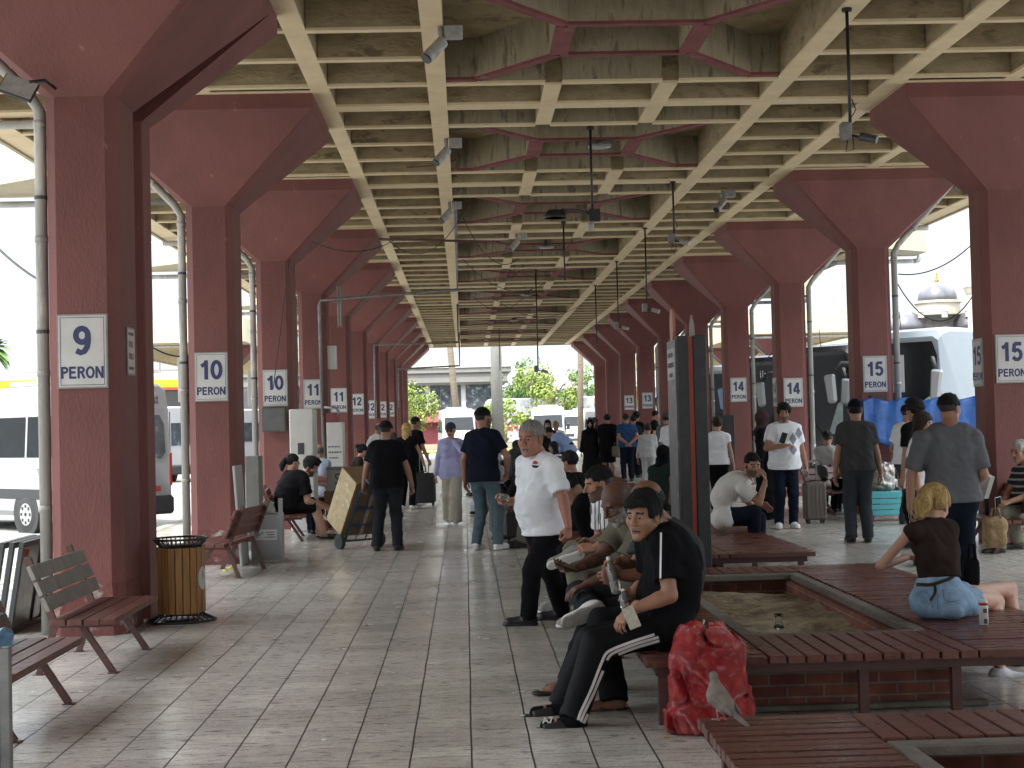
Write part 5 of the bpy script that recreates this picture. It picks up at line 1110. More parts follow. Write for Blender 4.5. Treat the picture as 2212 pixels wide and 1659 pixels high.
P('man in pale grey T-shirt seated with his back turned near the bus', ST(q=2, skin='tan', hair='black', style='fade', top='tee', topc='lgrey', botc='black2', shoes='white', w=.98), pos=(6.25, 25.2), h=1.72, face=-20, sit=.46, lean=6, wrL=(-.1, .4, .6), wrR=(.25, .3, .8), anR=(.2, .5, .085))
P('dark-haired person in black sitting in front of the pale grey T-shirt man', ST(q=2, skin='tan', hair='black', style='curly', fem=1, top='tee', topc='black', botc='black', shoes='black'), pos=(6.55, 24.3), h=1.68, face=60, sit=.44, lean=8, wrL=(-.1, .4, .6), wrR=(.1, .4, .6))
K_MARK = []
P('bearded man in white T-shirt with black lettering on the sleeve, jeans, turned right', ST(q=1, skin='tan', hair='black', style='fade', beard=True, top='tee', topc='white', botc='slate', shoes='black', w=1.0, loose=1.4, bl=.8), px=1963, py=1133, h=1.74, face=-55, head=(-25, 4), wrL=(-.2, .2, .95), wrR=(.2, .25, .95))
P('man with thick black hair and glasses behind the big grey polo man', ST(q=2, skin='tan', hair='black', style='curly', top='tee', topc='black', botc='black', shoes='black', w=1.05), pos=(5.5, 17.6), h=1.78, face=30)
P('dark-haired woman in white behind the elbow of the big grey polo man', ST(q=2, skin='fair', hair='brown', style='long', fem=1, top='tee', topc='white', botc='black2', shoes='black'), pos=(4.84, 15.6), h=1.62, face=-120, head=(0, 12))
# ================================================================ PLATFORM OBJECTS
def wood(name, c, worn=(0.30, 0.27, 0.24), th=0.62, rough=0.42, st=(1, 6, 1), bu=0.35): return mat(name, c, rough, 0.28, 5, bu, 30, stretch=st, col2=worn, mix=1.6, thresh=th, detail=8, rvar=0.12)
W_RED = wood('red_brown_painted_planks', (0.115, 0.040, 0.030), (0.125, 0.085, 0.07), 0.66, 0.36)
W_REDX = wood('red_brown_planks_across', (0.098, 0.034, 0.026), (0.12, 0.055, 0.043), 0.74, 0.30, (.8, 3, 1), 0.10)
W_GREY = wood('weathered_grey_plank', (0.27, 0.255, 0.235), (0.15, 0.10, 0.085), 0.64, 0.7)
M_FRAME = mat('brown_painted_steel', (0.085, 0.038, 0.032), 0.5, 0.2, 6, col2=(0.16, 0.12, 0.10), mix=2, thresh=0.68)
W_HONEY = mat('honey_slats', (0.30, 0.145, 0.045), 0.5, 0.3, 3, 0.2, 30, stretch=(8, 8, 0.7), detail=6)
M_SOIL = mat('dry_soil', (0.23, 0.185, 0.12), 0.95, 0.35, 9, 0.9, 22, col2=(0.12, 0.09, 0.058), mix=0.7, thresh=0.57)
M_CONC = mat('worn_concrete_rim', (0.135, 0.118, 0.098), 0.9, 0.2, 6, 0.5, 30, col2=(0.12, 0.10, 0.08), mix=1.2, thresh=0.6)
def brick_mat():
    m = bpy.data.materials.new('red_brick_masonry'); m.use_nodes = True; n = m.node_tree; L = n.links; b = n.nodes['Principled BSDF']
    tc = n.nodes.new('ShaderNodeTexCoord'); sp = n.nodes.new('ShaderNodeSeparateXYZ'); L.new(tc.outputs['Object'], sp.inputs[0])
    a = n.nodes.new('ShaderNodeMath'); a.operation = 'ADD'; L.new(sp.outputs[0], a.inputs[0]); L.new(sp.outputs[1], a.inputs[1])
    c = n.nodes.new('ShaderNodeCombineXYZ'); L.new(a.outputs[0], c.inputs[0]); L.new(sp.outputs[2], c.inputs[1])
    br = n.nodes.new('ShaderNodeTexBrick'); L.new(c.outputs[0], br.inputs['Vector']); br.inputs['Scale'].default_value = 1
    br.inputs['Brick Width'].default_value = 0.205; br.inputs['Row Height'].default_value = 0.067; br.inputs['Mortar Size'].default_value = 0.006; br.inputs['Mortar Smooth'].default_value = 0.2
    br.inputs['Color1'].default_value = (0.17, 0.050, 0.036, 1); br.inputs['Color2'].default_value = (0.225, 0.078, 0.054, 1); br.inputs['Mortar'].default_value = (0.20, 0.175, 0.145, 1)
    nz = n.nodes.new('ShaderNodeTexNoise'); nz.inputs['Scale'].default_value = 7; nz.inputs['Detail'].default_value = 8; L.new(tc.outputs['Object'], nz.inputs['Vector'])
    mr = n.nodes.new('ShaderNodeMapRange'); mr.inputs[1].default_value = .3; mr.inputs[2].default_value = .7; mr.inputs[3].default_value = .6; mr.inputs[4].default_value = 1.3; L.new(nz.outputs['Fac'], mr.inputs[0])
    mx = n.nodes.new('ShaderNodeMix'); mx.data_type = 'RGBA'; mx.blend_type = 'MULTIPLY'; mx.inputs[0].default_value = 1; L.new(br.outputs['Color'], mx.inputs[6]); L.new(mr.outputs[0], mx.inputs[7]); L.new(mx.outputs[2], b.inputs['Base Color'])
    h = n.nodes.new('ShaderNodeMath'); h.operation = 'MULTIPLY_ADD'; L.new(br.outputs['Fac'], h.inputs[0]); h.inputs[1].default_value = -1; L.new(nz.outputs['Fac'], h.inputs[2])
    bp = n.nodes.new('ShaderNodeBump'); bp.inputs['Strength'].default_value = .7; bp.inputs['Distance'].default_value = .006; L.new(h.outputs[0], bp.inputs['Height']); L.new(bp.outputs[0], b.inputs['Normal'])
    b.inputs['Roughness'].default_value = .85; return m
M_BRICK = brick_mat()

def plank(mb, x0, x1, y0, y1, z0, z1, mi=0, j=0.003):
    dz = random.uniform(-j, j)*.6; t = random.uniform(-j, j)
    mb.box(((x0+x1)/2+random.uniform(-j, j), (y0+y1)/2, (z0+z1)/2+dz), (x1-x0, y1-y0, z1-z0), rotm(0, 0, t*.6), mi)
def make_bench(grey_back=False):
    "seat faces +x, length along y"
    r = empty('slatted_bench'); Lh = 0.675
    m = MB()
    for i in range(4): x = .12+i*.112; plank(m, x, x+.102, -Lh, Lh, .345, .385)
    m.build('seat', W_RED, r, bevel=.004)
    m = MB(); d = Vector((-.17, 0, .40)).normalized(); R = rotm(0, -math.atan2(.17, .40), 0)
    for i in range(3):
        c = Vector((.085, 0, .47))+d*(i*.115+.02); m.box(c+Vector((.018, 0, 0)), (.030, 2*Lh, .100), R)
    m.build('backrest', W_GREY if grey_back else W_RED, r, bevel=.004)
    for s in (-1, 1):
        y = s*(Lh-.14) if not grey_back else s*(Lh-.16)
        m = MB(); m.bar((-.065, y, .79), (.105, y, .36), .045, .035, up=(0, 1, 0)); m.build('back_post', M_FRAME, r)
        m = MB(); m.bb(.10, .50, y-.02, y+.02, .315, .343); m.build('seat_rail', M_FRAME, r)
        m = MB(); m.bar((.115, y, .33), (.0, y, .004), .040, .030, up=(0, 1, 0)); m.bb(-.035, .035, y-.03, y+.03, 0, .006); m.build('leg', M_FRAME, r)
        m = MB(); m.bar((.29, y, .33), (.50, y, .004), .040, .030, up=(0, 1, 0)); m.bb(.465, .535, y-.03, y+.03, 0, .006); m.build('leg', M_FRAME, r)
    return r
bA = make_bench(True); tag(bA, 'brown bench with three weathered grey backrest planks beside the nearest red column', 'bench', 'brown slatted benches'); bA.location = (-2.92, 10.58, 0)
bB = make_bench(); tag(bB, 'shiny brown slatted bench cut off by the left edge of the photo', 'bench', 'brown slatted benches'); bB.location = (-2.92, 8.42, 0)
for loc, rz, lb in (((-2.46, 16.78, 0), PI-.12, 'brown slatted bench facing away beside the grey advert box'), ((-2.93, 21.75, 0), .10, 'brown slatted bench the stocky man in shorts sits on'),
                    ((5.95, 24.6, 0), -.7, 'brown slatted bench near the bus behind the brown suitcase'), ((6.55, 17.15, 0), PI-.05, 'brown slatted bench under the old man at the right edge'),
                    ((-2.85, 27.2, 0), 1.3, 'brown slatted bench beside the white fridge under the man in pale blue'), ((6.55, 25.15, 0), 1.35, 'brown slatted bench by the right columns under the man in pale grey')):
    c = copy_tree(bB); c.location = loc; c.rotation_euler = (0, 0, rz); c['label'] = lb

def make_planter():
    r = empty('planter_bench'); X0, X1, XA, XB = 0.0, 2.58, .64, 1.78; L_ = 4.68; YF, YK = .77, 4.20; z0, z1 = .318, .360
    m = MB(); y = .0
    while y < L_-.05: plank(m, X0, XA, y, y+.081, z0, z1); y += .0985
    m.build('side_seat', W_REDX, r, bevel=.003)
    m = MB(); y = .0
    while y < L_-.05: plank(m, XB, X1, y, y+.081, z0, z1); y += .0985
    m.build('side_seat', W_REDX, r, bevel=.003)
    for ya, yb in ((0, YF), (YK, L_)):
        m = MB(); x = XA+.012; pit = (XB-XA-.012)/11
        for i in range(11): plank(m, x+i*pit, x+i*pit+pit-.014, ya, yb, z0+.002, z1+.002)
        m.build('end_seat', W_RED, r, bevel=.004)
    m = MB()
    for y in (.09, L_-.13): m.bb(.06, X1-.06, y, y+.04, .262, .316)
    for x in (.08, XA-.10, XB+.06, X1-.12): m.bb(x, x+.04, .132, L_-.132, .262, .316)
    m.build('frame', M_FRAME, r)
    for x, y in ((.10, .11), (XB-.09, .15), (X1-.12, .11), (.10, L_-.13), (X1-.12, L_-.13), (.10, L_/2), (X1-.12, L_/2), (XA+.55, .16)):
        m = MB(); m.bb(x-.025, x+.025, y-.025, y+.025, 0, .262); m.build('leg', M_FRAME, r)
    bx0, bx1, by0, by1, t = XA-.02, XB-.0, .40, L_-.28, .13
    m = MB(); zt = .300
    m.bb(bx0, bx1, by0, by0+t, 0, zt); m.bb(bx0, bx1, by1-t, by1, 0, zt); m.bb(bx0, bx0+t, by0+t, by1-t, 0, zt); m.bb(bx1-t, bx1, by0+t, by1-t, 0, zt)
    m.build('brick_wall', M_BRICK, r)
    m = MB(); a, b, c, d = XA+.012, XB-.012, YF+.012, YK-.012; q = .09
    m.bb(a, b, c, c+q, zt+.002, .355); m.bb(a, b, d-q, d, zt+.002, .355); m.bb(a, a+q, c+q, d-q, zt+.002, .355); m.bb(b-q, b, c+q, d-q, zt+.002, .355)
    m.build('rim', M_CONC, r, bevel=.01)
    m = MB(); a, b, c, d = bx0+t*.5, bx1-t*.5, by0+t*.5, by1-t*.5
    nx, ny = 14, 40; vs = []
    for j in range(ny+1):
        for i in range(nx+1):
            x, y = a+(b-a)*i/nx, c+(d-c)*j/ny; vs.append((x, y, .185+.025*math.sin(5*x+2.1*y)+.02*math.sin(9*y+3*x)+random.uniform(-.008, .008)+.05*(abs(i/nx-.5)*2)**3))
    m.add(vs, [(j*(nx+1)+i, j*(nx+1)+i+1, (j+1)*(nx+1)+i+1, (j+1)*(nx+1)+i) for j in range(ny) for i in range(nx)]); tag(m.build('soil', M_SOIL, r, True), kind='stuff')
    return r
pb = make_planter(); tag(pb, 'planter bench with bare soil in front of the totem, where the young man and the blonde woman sit', 'planter bench', 'square planter benches down the platform')
pb['label'] = 'planter bench with bare soil where the young man and the blonde woman sit'
pb.location = (.92, 7.72, 0)
for y, x, lb in ((1.50, .95, 'nearest planter bench with a dove on its corner, cut off at the photo bottom'), (13.62, .66, 'planter bench just behind the totem under the stooping man in white polo'),
              (19.4, .80, 'planter bench under the man with the quiff, fourth from the camera'), (25.3, .80, 'planter bench in the middle crowd, fifth from the camera'), (31.2, .85, 'farthest planter bench before the stooping man in light blue')):
    c = copy_tree(pb); c.location = (x, y, 0); c['label'] = lb
# plinth under the near planter
m = MB(); m.bb(1.44, 2.85, 8.04, 8.115, 0.004, .035); tag(m.build('brick_footing', M_CONC, origin=(2.1, 8.1, 0), bevel=.006), 'low dark concrete strip at the foot of the brick planter', 'kerb strip')

# ---- sign boards on the columns
M_SIGN = mat('sign_white', (0.50, 0.50, 0.485), 0.5, 0.10, 4, col2=(0.30, 0.28, 0.25), mix=2.5, thresh=0.70); M_SIGNE = mat('sign_edge', (0.24, 0.235, 0.225), 0.6, 0.2, 10); M_NAVY = mat('navy_print', (0.022, 0.028, 0.10), 0.5, 0.15, 12)
M_LINE = mat('dark_print', (0.04, 0.042, 0.05), 0.5, 0.1)
def platform_sign(num, X, Y, zc, w=.405, h=.60, label='', side=None):
    r = empty('platform_sign', (X, Y, zc), 0 if side is None else side, label=label, cat='sign', group='platform number signs')
    m = MB(); m.bb(-w/2, w/2, -.012, .0, -h/2, h/2); m.build('plate', M_SIGNE, r)
    m = MB(); m.bb(-w/2+.012, w/2-.012, -.0155, -.0125, -h/2+.012, h/2-.012); m.build('face', M_SIGN, r)
    a, b = w/2-.026, h/2-.026; m = MB()
    for x0, x1, z0, z1 in ((-a, a, b-.004, b), (-a, a, -b, -b+.004), (-a, -a+.004, -b, b), (a-.004, a, -b, b)): m.bb(x0, x1, -.0175, -.016, z0, z1)
    m.build('border_line', M_LINE, r)
    k = h/.6
    bold_text(num, .235*k, M_NAVY, r, (0, -.0165, .085*k), 'number', .20, 1.0)
    bold_text('PERON', .096*k, M_NAVY, r, (0, -.0165, -.172*k), 'word', .20, 1.0)
    return r
def ys(i): return 12.2+6*i
lb = {0: ('9', 'number 9 platform sign on the nearest left column'), 1: ('10', 'number 10 platform sign on the second left column'), 2: ('10', 'number 10 platform sign above the dark grey box with scratched digits'), 3: ('11', 'number 11 platform sign directly above the white fridge'), 4: ('11', 'number 11 platform sign with a bent pipe across its lower half'),
      5: ('12', 'nearest number 12 platform sign'), 6: ('12', 'second number 12 platform sign from the camera'), 7: ('12', 'third number 12 platform sign from the camera'), 8: ('12', 'farthest number 12 platform sign')}
zs = {0: 2.29, 1: 2.28, 2: 2.295, 3: 2.325, 4: 2.30, 5: 2.285, 6: 2.2, 7: 2.26, 8: 2.33}
for i, (n_, l_) in lb.items(): platform_sign(n_, XL, ys(i)-.272, zs[i], label=l_)
rb = {1: ('15', 'number 15 platform sign cut by the right edge of the photo'), 2: ('15', 'number 15 platform sign above the brown stained patch and blue tarpaulin'), 3: ('14', 'number 14 platform sign behind the man in the diamond T-shirt'), 4: ('14', 'number 14 platform sign above the woman with the bun'), 5: ('14', 'number 14 platform sign half hidden by the totem'),
      7: ('13', 'nearer number 13 platform sign in the right-hand row'), 8: ('13', 'farther number 13 platform sign in the right-hand row')}
zr = {1: 2.27, 2: 2.29, 3: 2.12, 4: 2.32, 5: 2.22, 7: 2.35, 8: 2.37}
for i, (n_, l_) in rb.items(): platform_sign(n_, XR, ys(i)-.412, zr[i], label=l_)
platform_sign('15', XR-.317, ys(1)-.15, 2.24, .34, .60, 'number 15 platform sign facing the aisle on the nearest right column', side=-PI/2)
platform_sign('14', XR-.317, ys(3)-.15, 2.14, .34, .60, 'number 14 platform sign facing the aisle left of the diamond T-shirt man', side=-PI/2)

M_PAPER = mat('printed_paper', (0.50, 0.48, 0.45), 0.7, 0.15, 10); M_REDP = mat('faded_red_panel', (0.16, 0.035, 0.040), 0.6, 0.25, 6, col2=(0.50, 0.46, 0.44), mix=1.2, thresh=0.68)
M_WMET = mat('white_enamel', (0.50, 0.50, 0.475), 0.45, 0.10, 3, 0.05, 20, col2=(0.30, 0.24, 0.17), mix=3, thresh=0.72); M_GMET = mat('grey_sheet_metal', (0.26, 0.275, 0.285), 0.4, 0.15, 4, metal=0.25, col2=(0.16, 0.16, 0.155), mix=2, thresh=0.66)
M_LGREY = mat('light_grey_plastic', (0.38, 0.38, 0.365), 0.5, 0.1, 5); M_CARD = mat('cardboard', (0.20, 0.125, 0.070), 0.85, 0.15, 6, 0.15, 60); M_CARDL = mat('taped_cardboard', (0.42, 0.33, 0.19), 0.35, 0.25, 7, col2=(0.62, 0.55, 0.40), mix=1.2, thresh=0.6)
M_BOXD = mat('dark_box', (0.065, 0.066, 0.066), 0.55, 0.25, 8, col2=(0.14, 0.12, 0.10), mix=2, thresh=0.68)
def at_box(name, mt, x0, x1, ytop, ybot, Y, depth, label, cat, bevel=.006, **k):
    a, b = at(x0, ytop, Y), at(x1, ybot, Y); cx = (a[0]+b[0])/2; zt, zb = a[2], b[2]
    if k.get('floor'): zb = 0.0
    r = empty(name, (cx, Y, zb), label=label, cat=cat, group=k.get('group'))
    m = MB(); m.bb(-(b[0]-a[0])/2, (b[0]-a[0])/2, 0, depth, 0, zt-zb); m.build(k.get('part', 'case'), mt, r, bevel=bevel); r['w'] = float(b[0]-a[0]); r['h'] = float(zt-zb)
    return r
# notices and boxes on columns
r = empty('notice_plate', (XL+.291, 12.32, 2.30), PI/2, 'small worn notice plate on the aisle side of the nearest left column', 'notice'); m = MB(); m.bb(-.14, .14, -.008, 0, -.20, .20); m.build('plate', M_SIGNE, r)
m = MB(); m.bb(-.125, .125, -.0105, -.0085, -.185, .185); m.build('face', M_PAPER, r)
def print_rows(parent, y, rows, mt, name='print'):
    "faint rows of worn, unreadable print"
    m = MB(); rr = random.Random(len(rows)*7)
    for x0, x1, z, h in rows:
        x = x0
        while x < x1-h*.4:
            w_ = h*rr.uniform(.4, .8); m.bb(x, min(x+w_, x1), y-.0008, y, z-h*rr.uniform(.35, .5), z+h*rr.uniform(.35, .5)); x += w_+h*rr.uniform(.12, .35)
    return m.build(name, mt, parent)
print_rows(r, -.0107, [(-.10, .09, .145, .03), (-.09, .09, -.14, .03)], M_LINE); print_rows(r, -.0107, [(-.08, .08, .06, .06), (-.09, .09, -.04, .06)], M_REDP)
r = at_box('meter_box', M_BOXD, 565, 617, 881, 932, 23.70, .12, 'dark grey metal box with scratched digits below the third left sign', 'meter box'); text('10', .16, M_LGREY, r, (-.03, -.002, .21), FRONT, 'scratched_digits', .0006, -.006)
m = MB(); m.bb(-.17, .17, -.004, .0, .03, .36); m.build('door', mat('box_door', (0.085, 0.086, 0.086), 0.5, 0.2, 6), r)
at_box('junction_box', M_WMET, 383, 414, 766, 868, 18.15, .30, 'pale junction box on the outer side of the second left column', 'junction box', group=None)
at_box('junction_box', M_BOXD, 389, 413, 869, 918, 18.18, .22, 'dark lower junction box on the second left column', 'junction box')
at_box('junction_box', M_LGREY, 534, 552, 800, 877, 24.15, .30, 'narrow pale junction box on the outer side of the third left column', 'junction box')
at_box('junction_box', M_LGREY, 1934, 1955, 767, 847, 24.2, .30, 'light grey junction box on the right column beside the white bus', 'junction box')
at_box('wall_heater', M_WMET, 701, 727, 747, 797, 30.05, .18, 'dirty white box with punched holes high on the left column by the long pipe', 'speaker box')
for i, (x, y) in enumerate(((706, 760), (712, 765), (718, 758), (709, 775), (716, 779), (713, 790))): pass
at_box('hanging_placard', M_REDP, 705, 733, 892, 963, 29.75, .02, 'faded red notice panel hanging below the pipe by the second 11 sign', 'panel')
at_box('hanging_placard', M_REDP, 811, 828, 903, 946, 47.6, .02, 'small faded red notice panel hanging in front of the far 12 signs', 'panel')
at_box('stained_patch', mat('brown_patch', (0.085, 0.045, 0.035), .8, .2), 1880, 1916, 852, 872, 23.76, .02, 'brown stained patch plate under the number 15 sign above the tarpaulin', 'plate', part='plate')

# ---- white fridge and clutter by the left columns
r = at_box('old_fridge', M_WMET, 624, 681, 884, 1145, 23.3, .62, 'tall scuffed white fridge standing beside the third left column', 'fridge', floor=1, bevel=.015)
m = MB(); m.bb(r['w']/2-.03, r['w']/2-.012, -.03, -.002, .95, 1.25); m.build('handle', M_LGREY, r)
m = MB(); m.bb(-r['w']/2+.01, r['w']/2-.01, -.003, .0, .60, .606); m.build('door_gap', M_LINE, r)
m = MB(); m.bb(-.06, .04, -.005, -.001, 1.22, 1.40); m.build('sticker', M_LINE, r)
r = at_box('tall_cabinet', M_WMET, 705, 744, 913, 1100, 29.3, .5, 'white cabinet with handwriting behind the metal box', 'cabinet', floor=1)
print_rows(r, -.001, [(-.14, .10, 1.25, .035), (-.13, .14, 1.14, .04), (-.12, .06, 1.03, .035)], M_LINE, 'handwriting')
r = at_box('metal_box', mat('dented_aluminium', (0.36, 0.36, 0.35), 0.38, 0.15, 9, 0.4, 18, metal=0.5), 706, 753, 1011, 1061, 24.0, .4, 'dented aluminium box with a letter S on top of the brown cartons', 'metal box', bevel=.012)
text('S', .26, M_DARKG, r, (0, -.003, r['h']/2), FRONT, 'letter', .0005, -.004); m = MB(); m.bb(-r['w']/2-.012, r['w']/2+.012, -.012, .41, r['h']-.035, r['h']+.01); m.build('lid', M_GMET, r, bevel=.008)
at_box('carton', M_CARD, 700, 752, 1061, 1101, 24.0, .42, 'upper brown carton under the aluminium box', 'carton'); at_box('carton', M_CARD, 704, 756, 1101, 1140, 24.0, .42, 'lower brown carton standing on the floor under the aluminium box', 'carton', floor=1)
r = at_box('advert_box', M_GMET, 541, 607, 1112, 1213, 18.1, .40, 'grey sheet-metal box with a white bird sticker', 'metal box', floor=1, bevel=.006)
m = MB(); m.bb(-.20, .14, -.004, -.001, .27, .40); m.build('sticker', mat('sticker_white', (0.55, 0.56, 0.58), .5, .05), r)
m = MB(); F_ = lambda pts: m.add([(x, -.0055, z) for x, z in pts], [tuple(range(len(pts)))])
F_([(-.15, .285), (-.07, .33), (-.10, .385)]); F_([(-.10, .31), (-.03, .355), (-.02, .385), (-.08, .34)]); m.build('bird_mark', mat('sticker_blue', (0.10, 0.25, 0.42), .5, .1), r)
print_rows(r, -.0045, [(.0, .12, .365, .016), (.02, .11, .335, .016), (-.01, .12, .305, .016)], M_LINE)
m = MB(); m.bb(-r['w']/2-.02, r['w']/2+.02, -.02, .42, 0, .025); m.build('base', M_LGREY, r)
m = MB(); m.bb(-.025, .025, -.02, .02, 0, .78); tag(m.build('square_post', M_GMET, origin=(0, 0, 0)), 'short grey square post at the right of the sticker box', 'post').location = (*at(607, 1150, 18.05)[:2], 0)
GLS = mat('clear_plastic', (0.75, 0.78, 0.76), 0.15, 0, trans=0.85, spec=0.5); GLS2 = mat('thin_glass', (0.9, 0.92, 0.92), 0.03, 0, trans=1.0)
p_ = at(579, 1111, 18.3); m = MB(); m.lathe([(.085, 0), (.09, .06), (.07, .12), (.085, .15), (.05, .165)], 14); tag(m.build('plastic_jug', mat('cloudy_jug', (0.40, 0.42, 0.36), 0.2, .2, 20), smooth=True, origin=(0, 0, 0)), 'cloudy plastic jug standing on the sticker box', 'jug').location = tuple(p_)
at_box('grey_cabinet', mat('grey_louvre', (0.17, 0.17, 0.16), .6, .15, 8), 529, 560, 986, 1076, 19.9, .4, 'grey louvred cabinet behind the second left column', 'cabinet', floor=1)
p_ = atz(546, 1150, 0); m = MB(); m.lathe([(.12, 0), (.16, .38), (.172, .40), (.172, .42), (.15, .41)], 18); tag(m.build('bucket', mat('grey_bucket', (0.21, 0.21, 0.20), .55, .1), smooth=True), 'grey plastic bucket between the bench and the sticker box', 'bucket').location = (-2.62, 19.2, 0)
m = MB(); m.box((0, 0, .60), (.03, .55, 1.2), rotm(0, -.06, 0)); o = m.build('leaning_panel', M_LGREY, bevel=.004); tag(o, 'narrow pale panel leaning on the second left column', 'panel'); o.location = (-2.74, 17.9, 0)
for k_, (px_, py_) in enumerate(((486, 1235), (497, 1230))):
    F = Field(); q = atz(px_, py_, 0); q = V3(q[0], q[1], .012); F.cap(q+V3(-.02, 0, 0), q+V3(.02, .02, .01+.015*k_), .011, .008); F.cap(q, q+V3(.01, -.02, .02*k_), .008, k=.01); v, f = F.mesh(.004)
    tag(np_obj('fruit_peel', [(v, f)], [mat('yellow_peel', (0.65, 0.62, 0.06), .6, .1)], None, q), ('larger' if k_ else 'smaller')+' scrap of yellow peel on the tiles by the bench', 'peel')

# ---- litter bin
def litter_bin():
    r = empty('litter_bin', (-2.47, 12.72, 0), .1, 'round litter bin with honey wooden slats and black flared steel rim', 'litter bin')
    m = MB(); N = 20
    for k in range(N):
        a = 2*PI*k/N; m.box((.195*math.cos(a), .195*math.sin(a), .355), (.018, .0555, .56), rotm(0, 0, a))
    m.build('slats', W_HONEY, r, bevel=.003)
    m = MB(); m.cyl((0, 0, .07), (0, 0, .60), .175, n=24); m.build('liner', M_BLACK, r, True)
    m = MB(); N = 34
    for k in range(N):
        a = 2*PI*k/N; ca, sa = math.cos(a), math.sin(a); m.tube([(.165*ca, .165*sa, .60), (.175*ca, .175*sa, .64), (.225*ca, .225*sa, .70)], .006, 5)
    m.tube([(.23*math.cos(2*PI*k/36), .23*math.sin(2*PI*k/36), .705) for k in range(37)], .010, 6); m.tube([(.168*math.cos(2*PI*k/36), .168*math.sin(2*PI*k/36), .605) for k in range(37)], .012, 6); m.cyl((0, 0, .600), (0, 0, .652), .174, n=24)
    m.build('rim', M_BLACK, r, True)
    m = MB(); N = 26
    for k in range(N):
        a = 2*PI*k/N; ca, sa = math.cos(a), math.sin(a); m.tube([(.17*ca, .17*sa, .09), (.20*ca, .20*sa, .05), (.28*ca, .28*sa, .010)], .007, 5)
    m.tube([(.285*math.cos(2*PI*k/36), .285*math.sin(2*PI*k/36), .012) for k in range(37)], .010, 6); m.cyl((0, 0, 0), (0, 0, .012), .15, n=20); m.build('base', M_BLACK, r, True)
    m = MB(); m.tube([(.2085*math.cos(a), .2085*math.sin(a), z) for a, z in ((-.42, .37), (-.42, .371))], .01, 4); 
    P_ = []
    for k in range(20): t = 2*PI*k/20; a = -.42+.30*math.cos(t); P_.append((.2065*math.cos(a), .2065*math.sin(a), .37+.10*math.sin(t)))
    mm = MB(); mm.add(P_+[(x*1.012, y*1.012, z) for x, y, z in P_], [tuple(range(20, 40))]+[(k, (k+1) % 20, 20+(k+1) % 20, 20+k) for k in range(20)]); mm.build('round_badge', M_SIGN, r)
litter_bin()

# ---- window frames leaning by the nearest column
def window_panel(x, lb, glass=True):
    r = empty('window_frame', (x, 12.12, 0), 0, lb, 'window frame', 'window frames leaning by the nearest column'); r.rotation_euler = (0, .16, 0)
    m = MB(); W_, H_ = .92, .76; b = .05
    m.bb(-.02, .02, 0, W_, 0, b); m.bb(-.02, .02, 0, W_, H_-b, H_); m.bb(-.02, .02, 0, b, b, H_-b); m.bb(-.02, .02, W_-b, W_, b, H_-b); m.bb(-.018, .018, W_*.62, W_*.62+.03, b, H_-b); m.build('frame', mat('anthracite_frame', (0.045, 0.05, 0.055), .4, .15), r, bevel=.003)
    if glass:
        m = MB(); m.bb(-.004, .004, b, W_-b, b, H_-b); m.build('pane', mat('dusty_glass', (0.16, 0.19, 0.18), .12, .25, 5), r)
        m = MB(); m.bb(.005, .007, .07, .22, H_-.13, H_-.07); m.build('label', mat('orange_label', (0.42, 0.10, 0.05), .6, .1), r)
window_panel(-3.76, 'dusty glass window frame with orange label, outermost of the leaning stack'); window_panel(-3.84, 'dark window frame in the middle of the leaning stack', False); window_panel(-3.92, 'dark window frame at the back of the leaning stack', False)

# ---- grey barrier at the lower left edge
r = empty('metal_barrier', (-2.03, 6.5, 0), 0, 'grey metal barrier end cut off at the lower left corner', 'barrier')
m = MB(); m.bb(-.022, .022, -.022, .022, 0, .70); m.build('post', M_GALV, r, bevel=.004)
m = MB(); m.bb(-.62, -.024, -.01, .01, .0, .60); m.build('panel', mat('dark_grey_sheet', (0.09, 0.10, 0.105), .45, .15), r); m = MB(); m.bb(-.62, -.022, -.018, .018, .60, .63); m.build('rail', M_GALV, r)
F = Field(); q = at(4, 1418, 6.9); F.cap(q-V3(.05, 0, .05), q+V3(.0, 0, .05), .06, .045, k=.02); F.cap(q+V3(-.03, .03, .0), q+V3(.02, 0, .1), .03, k=.03); v, f = F.mesh(.012, disp=wrinkle(.01, 3, 60))
tag(np_obj('blue_bag', [(v, f)], [mat('blue_plastic', (0.10, 0.22, 0.34), .3, .2, 20)], None, q), 'crumpled blue plastic bag behind the barrier at the left edge', 'bag')

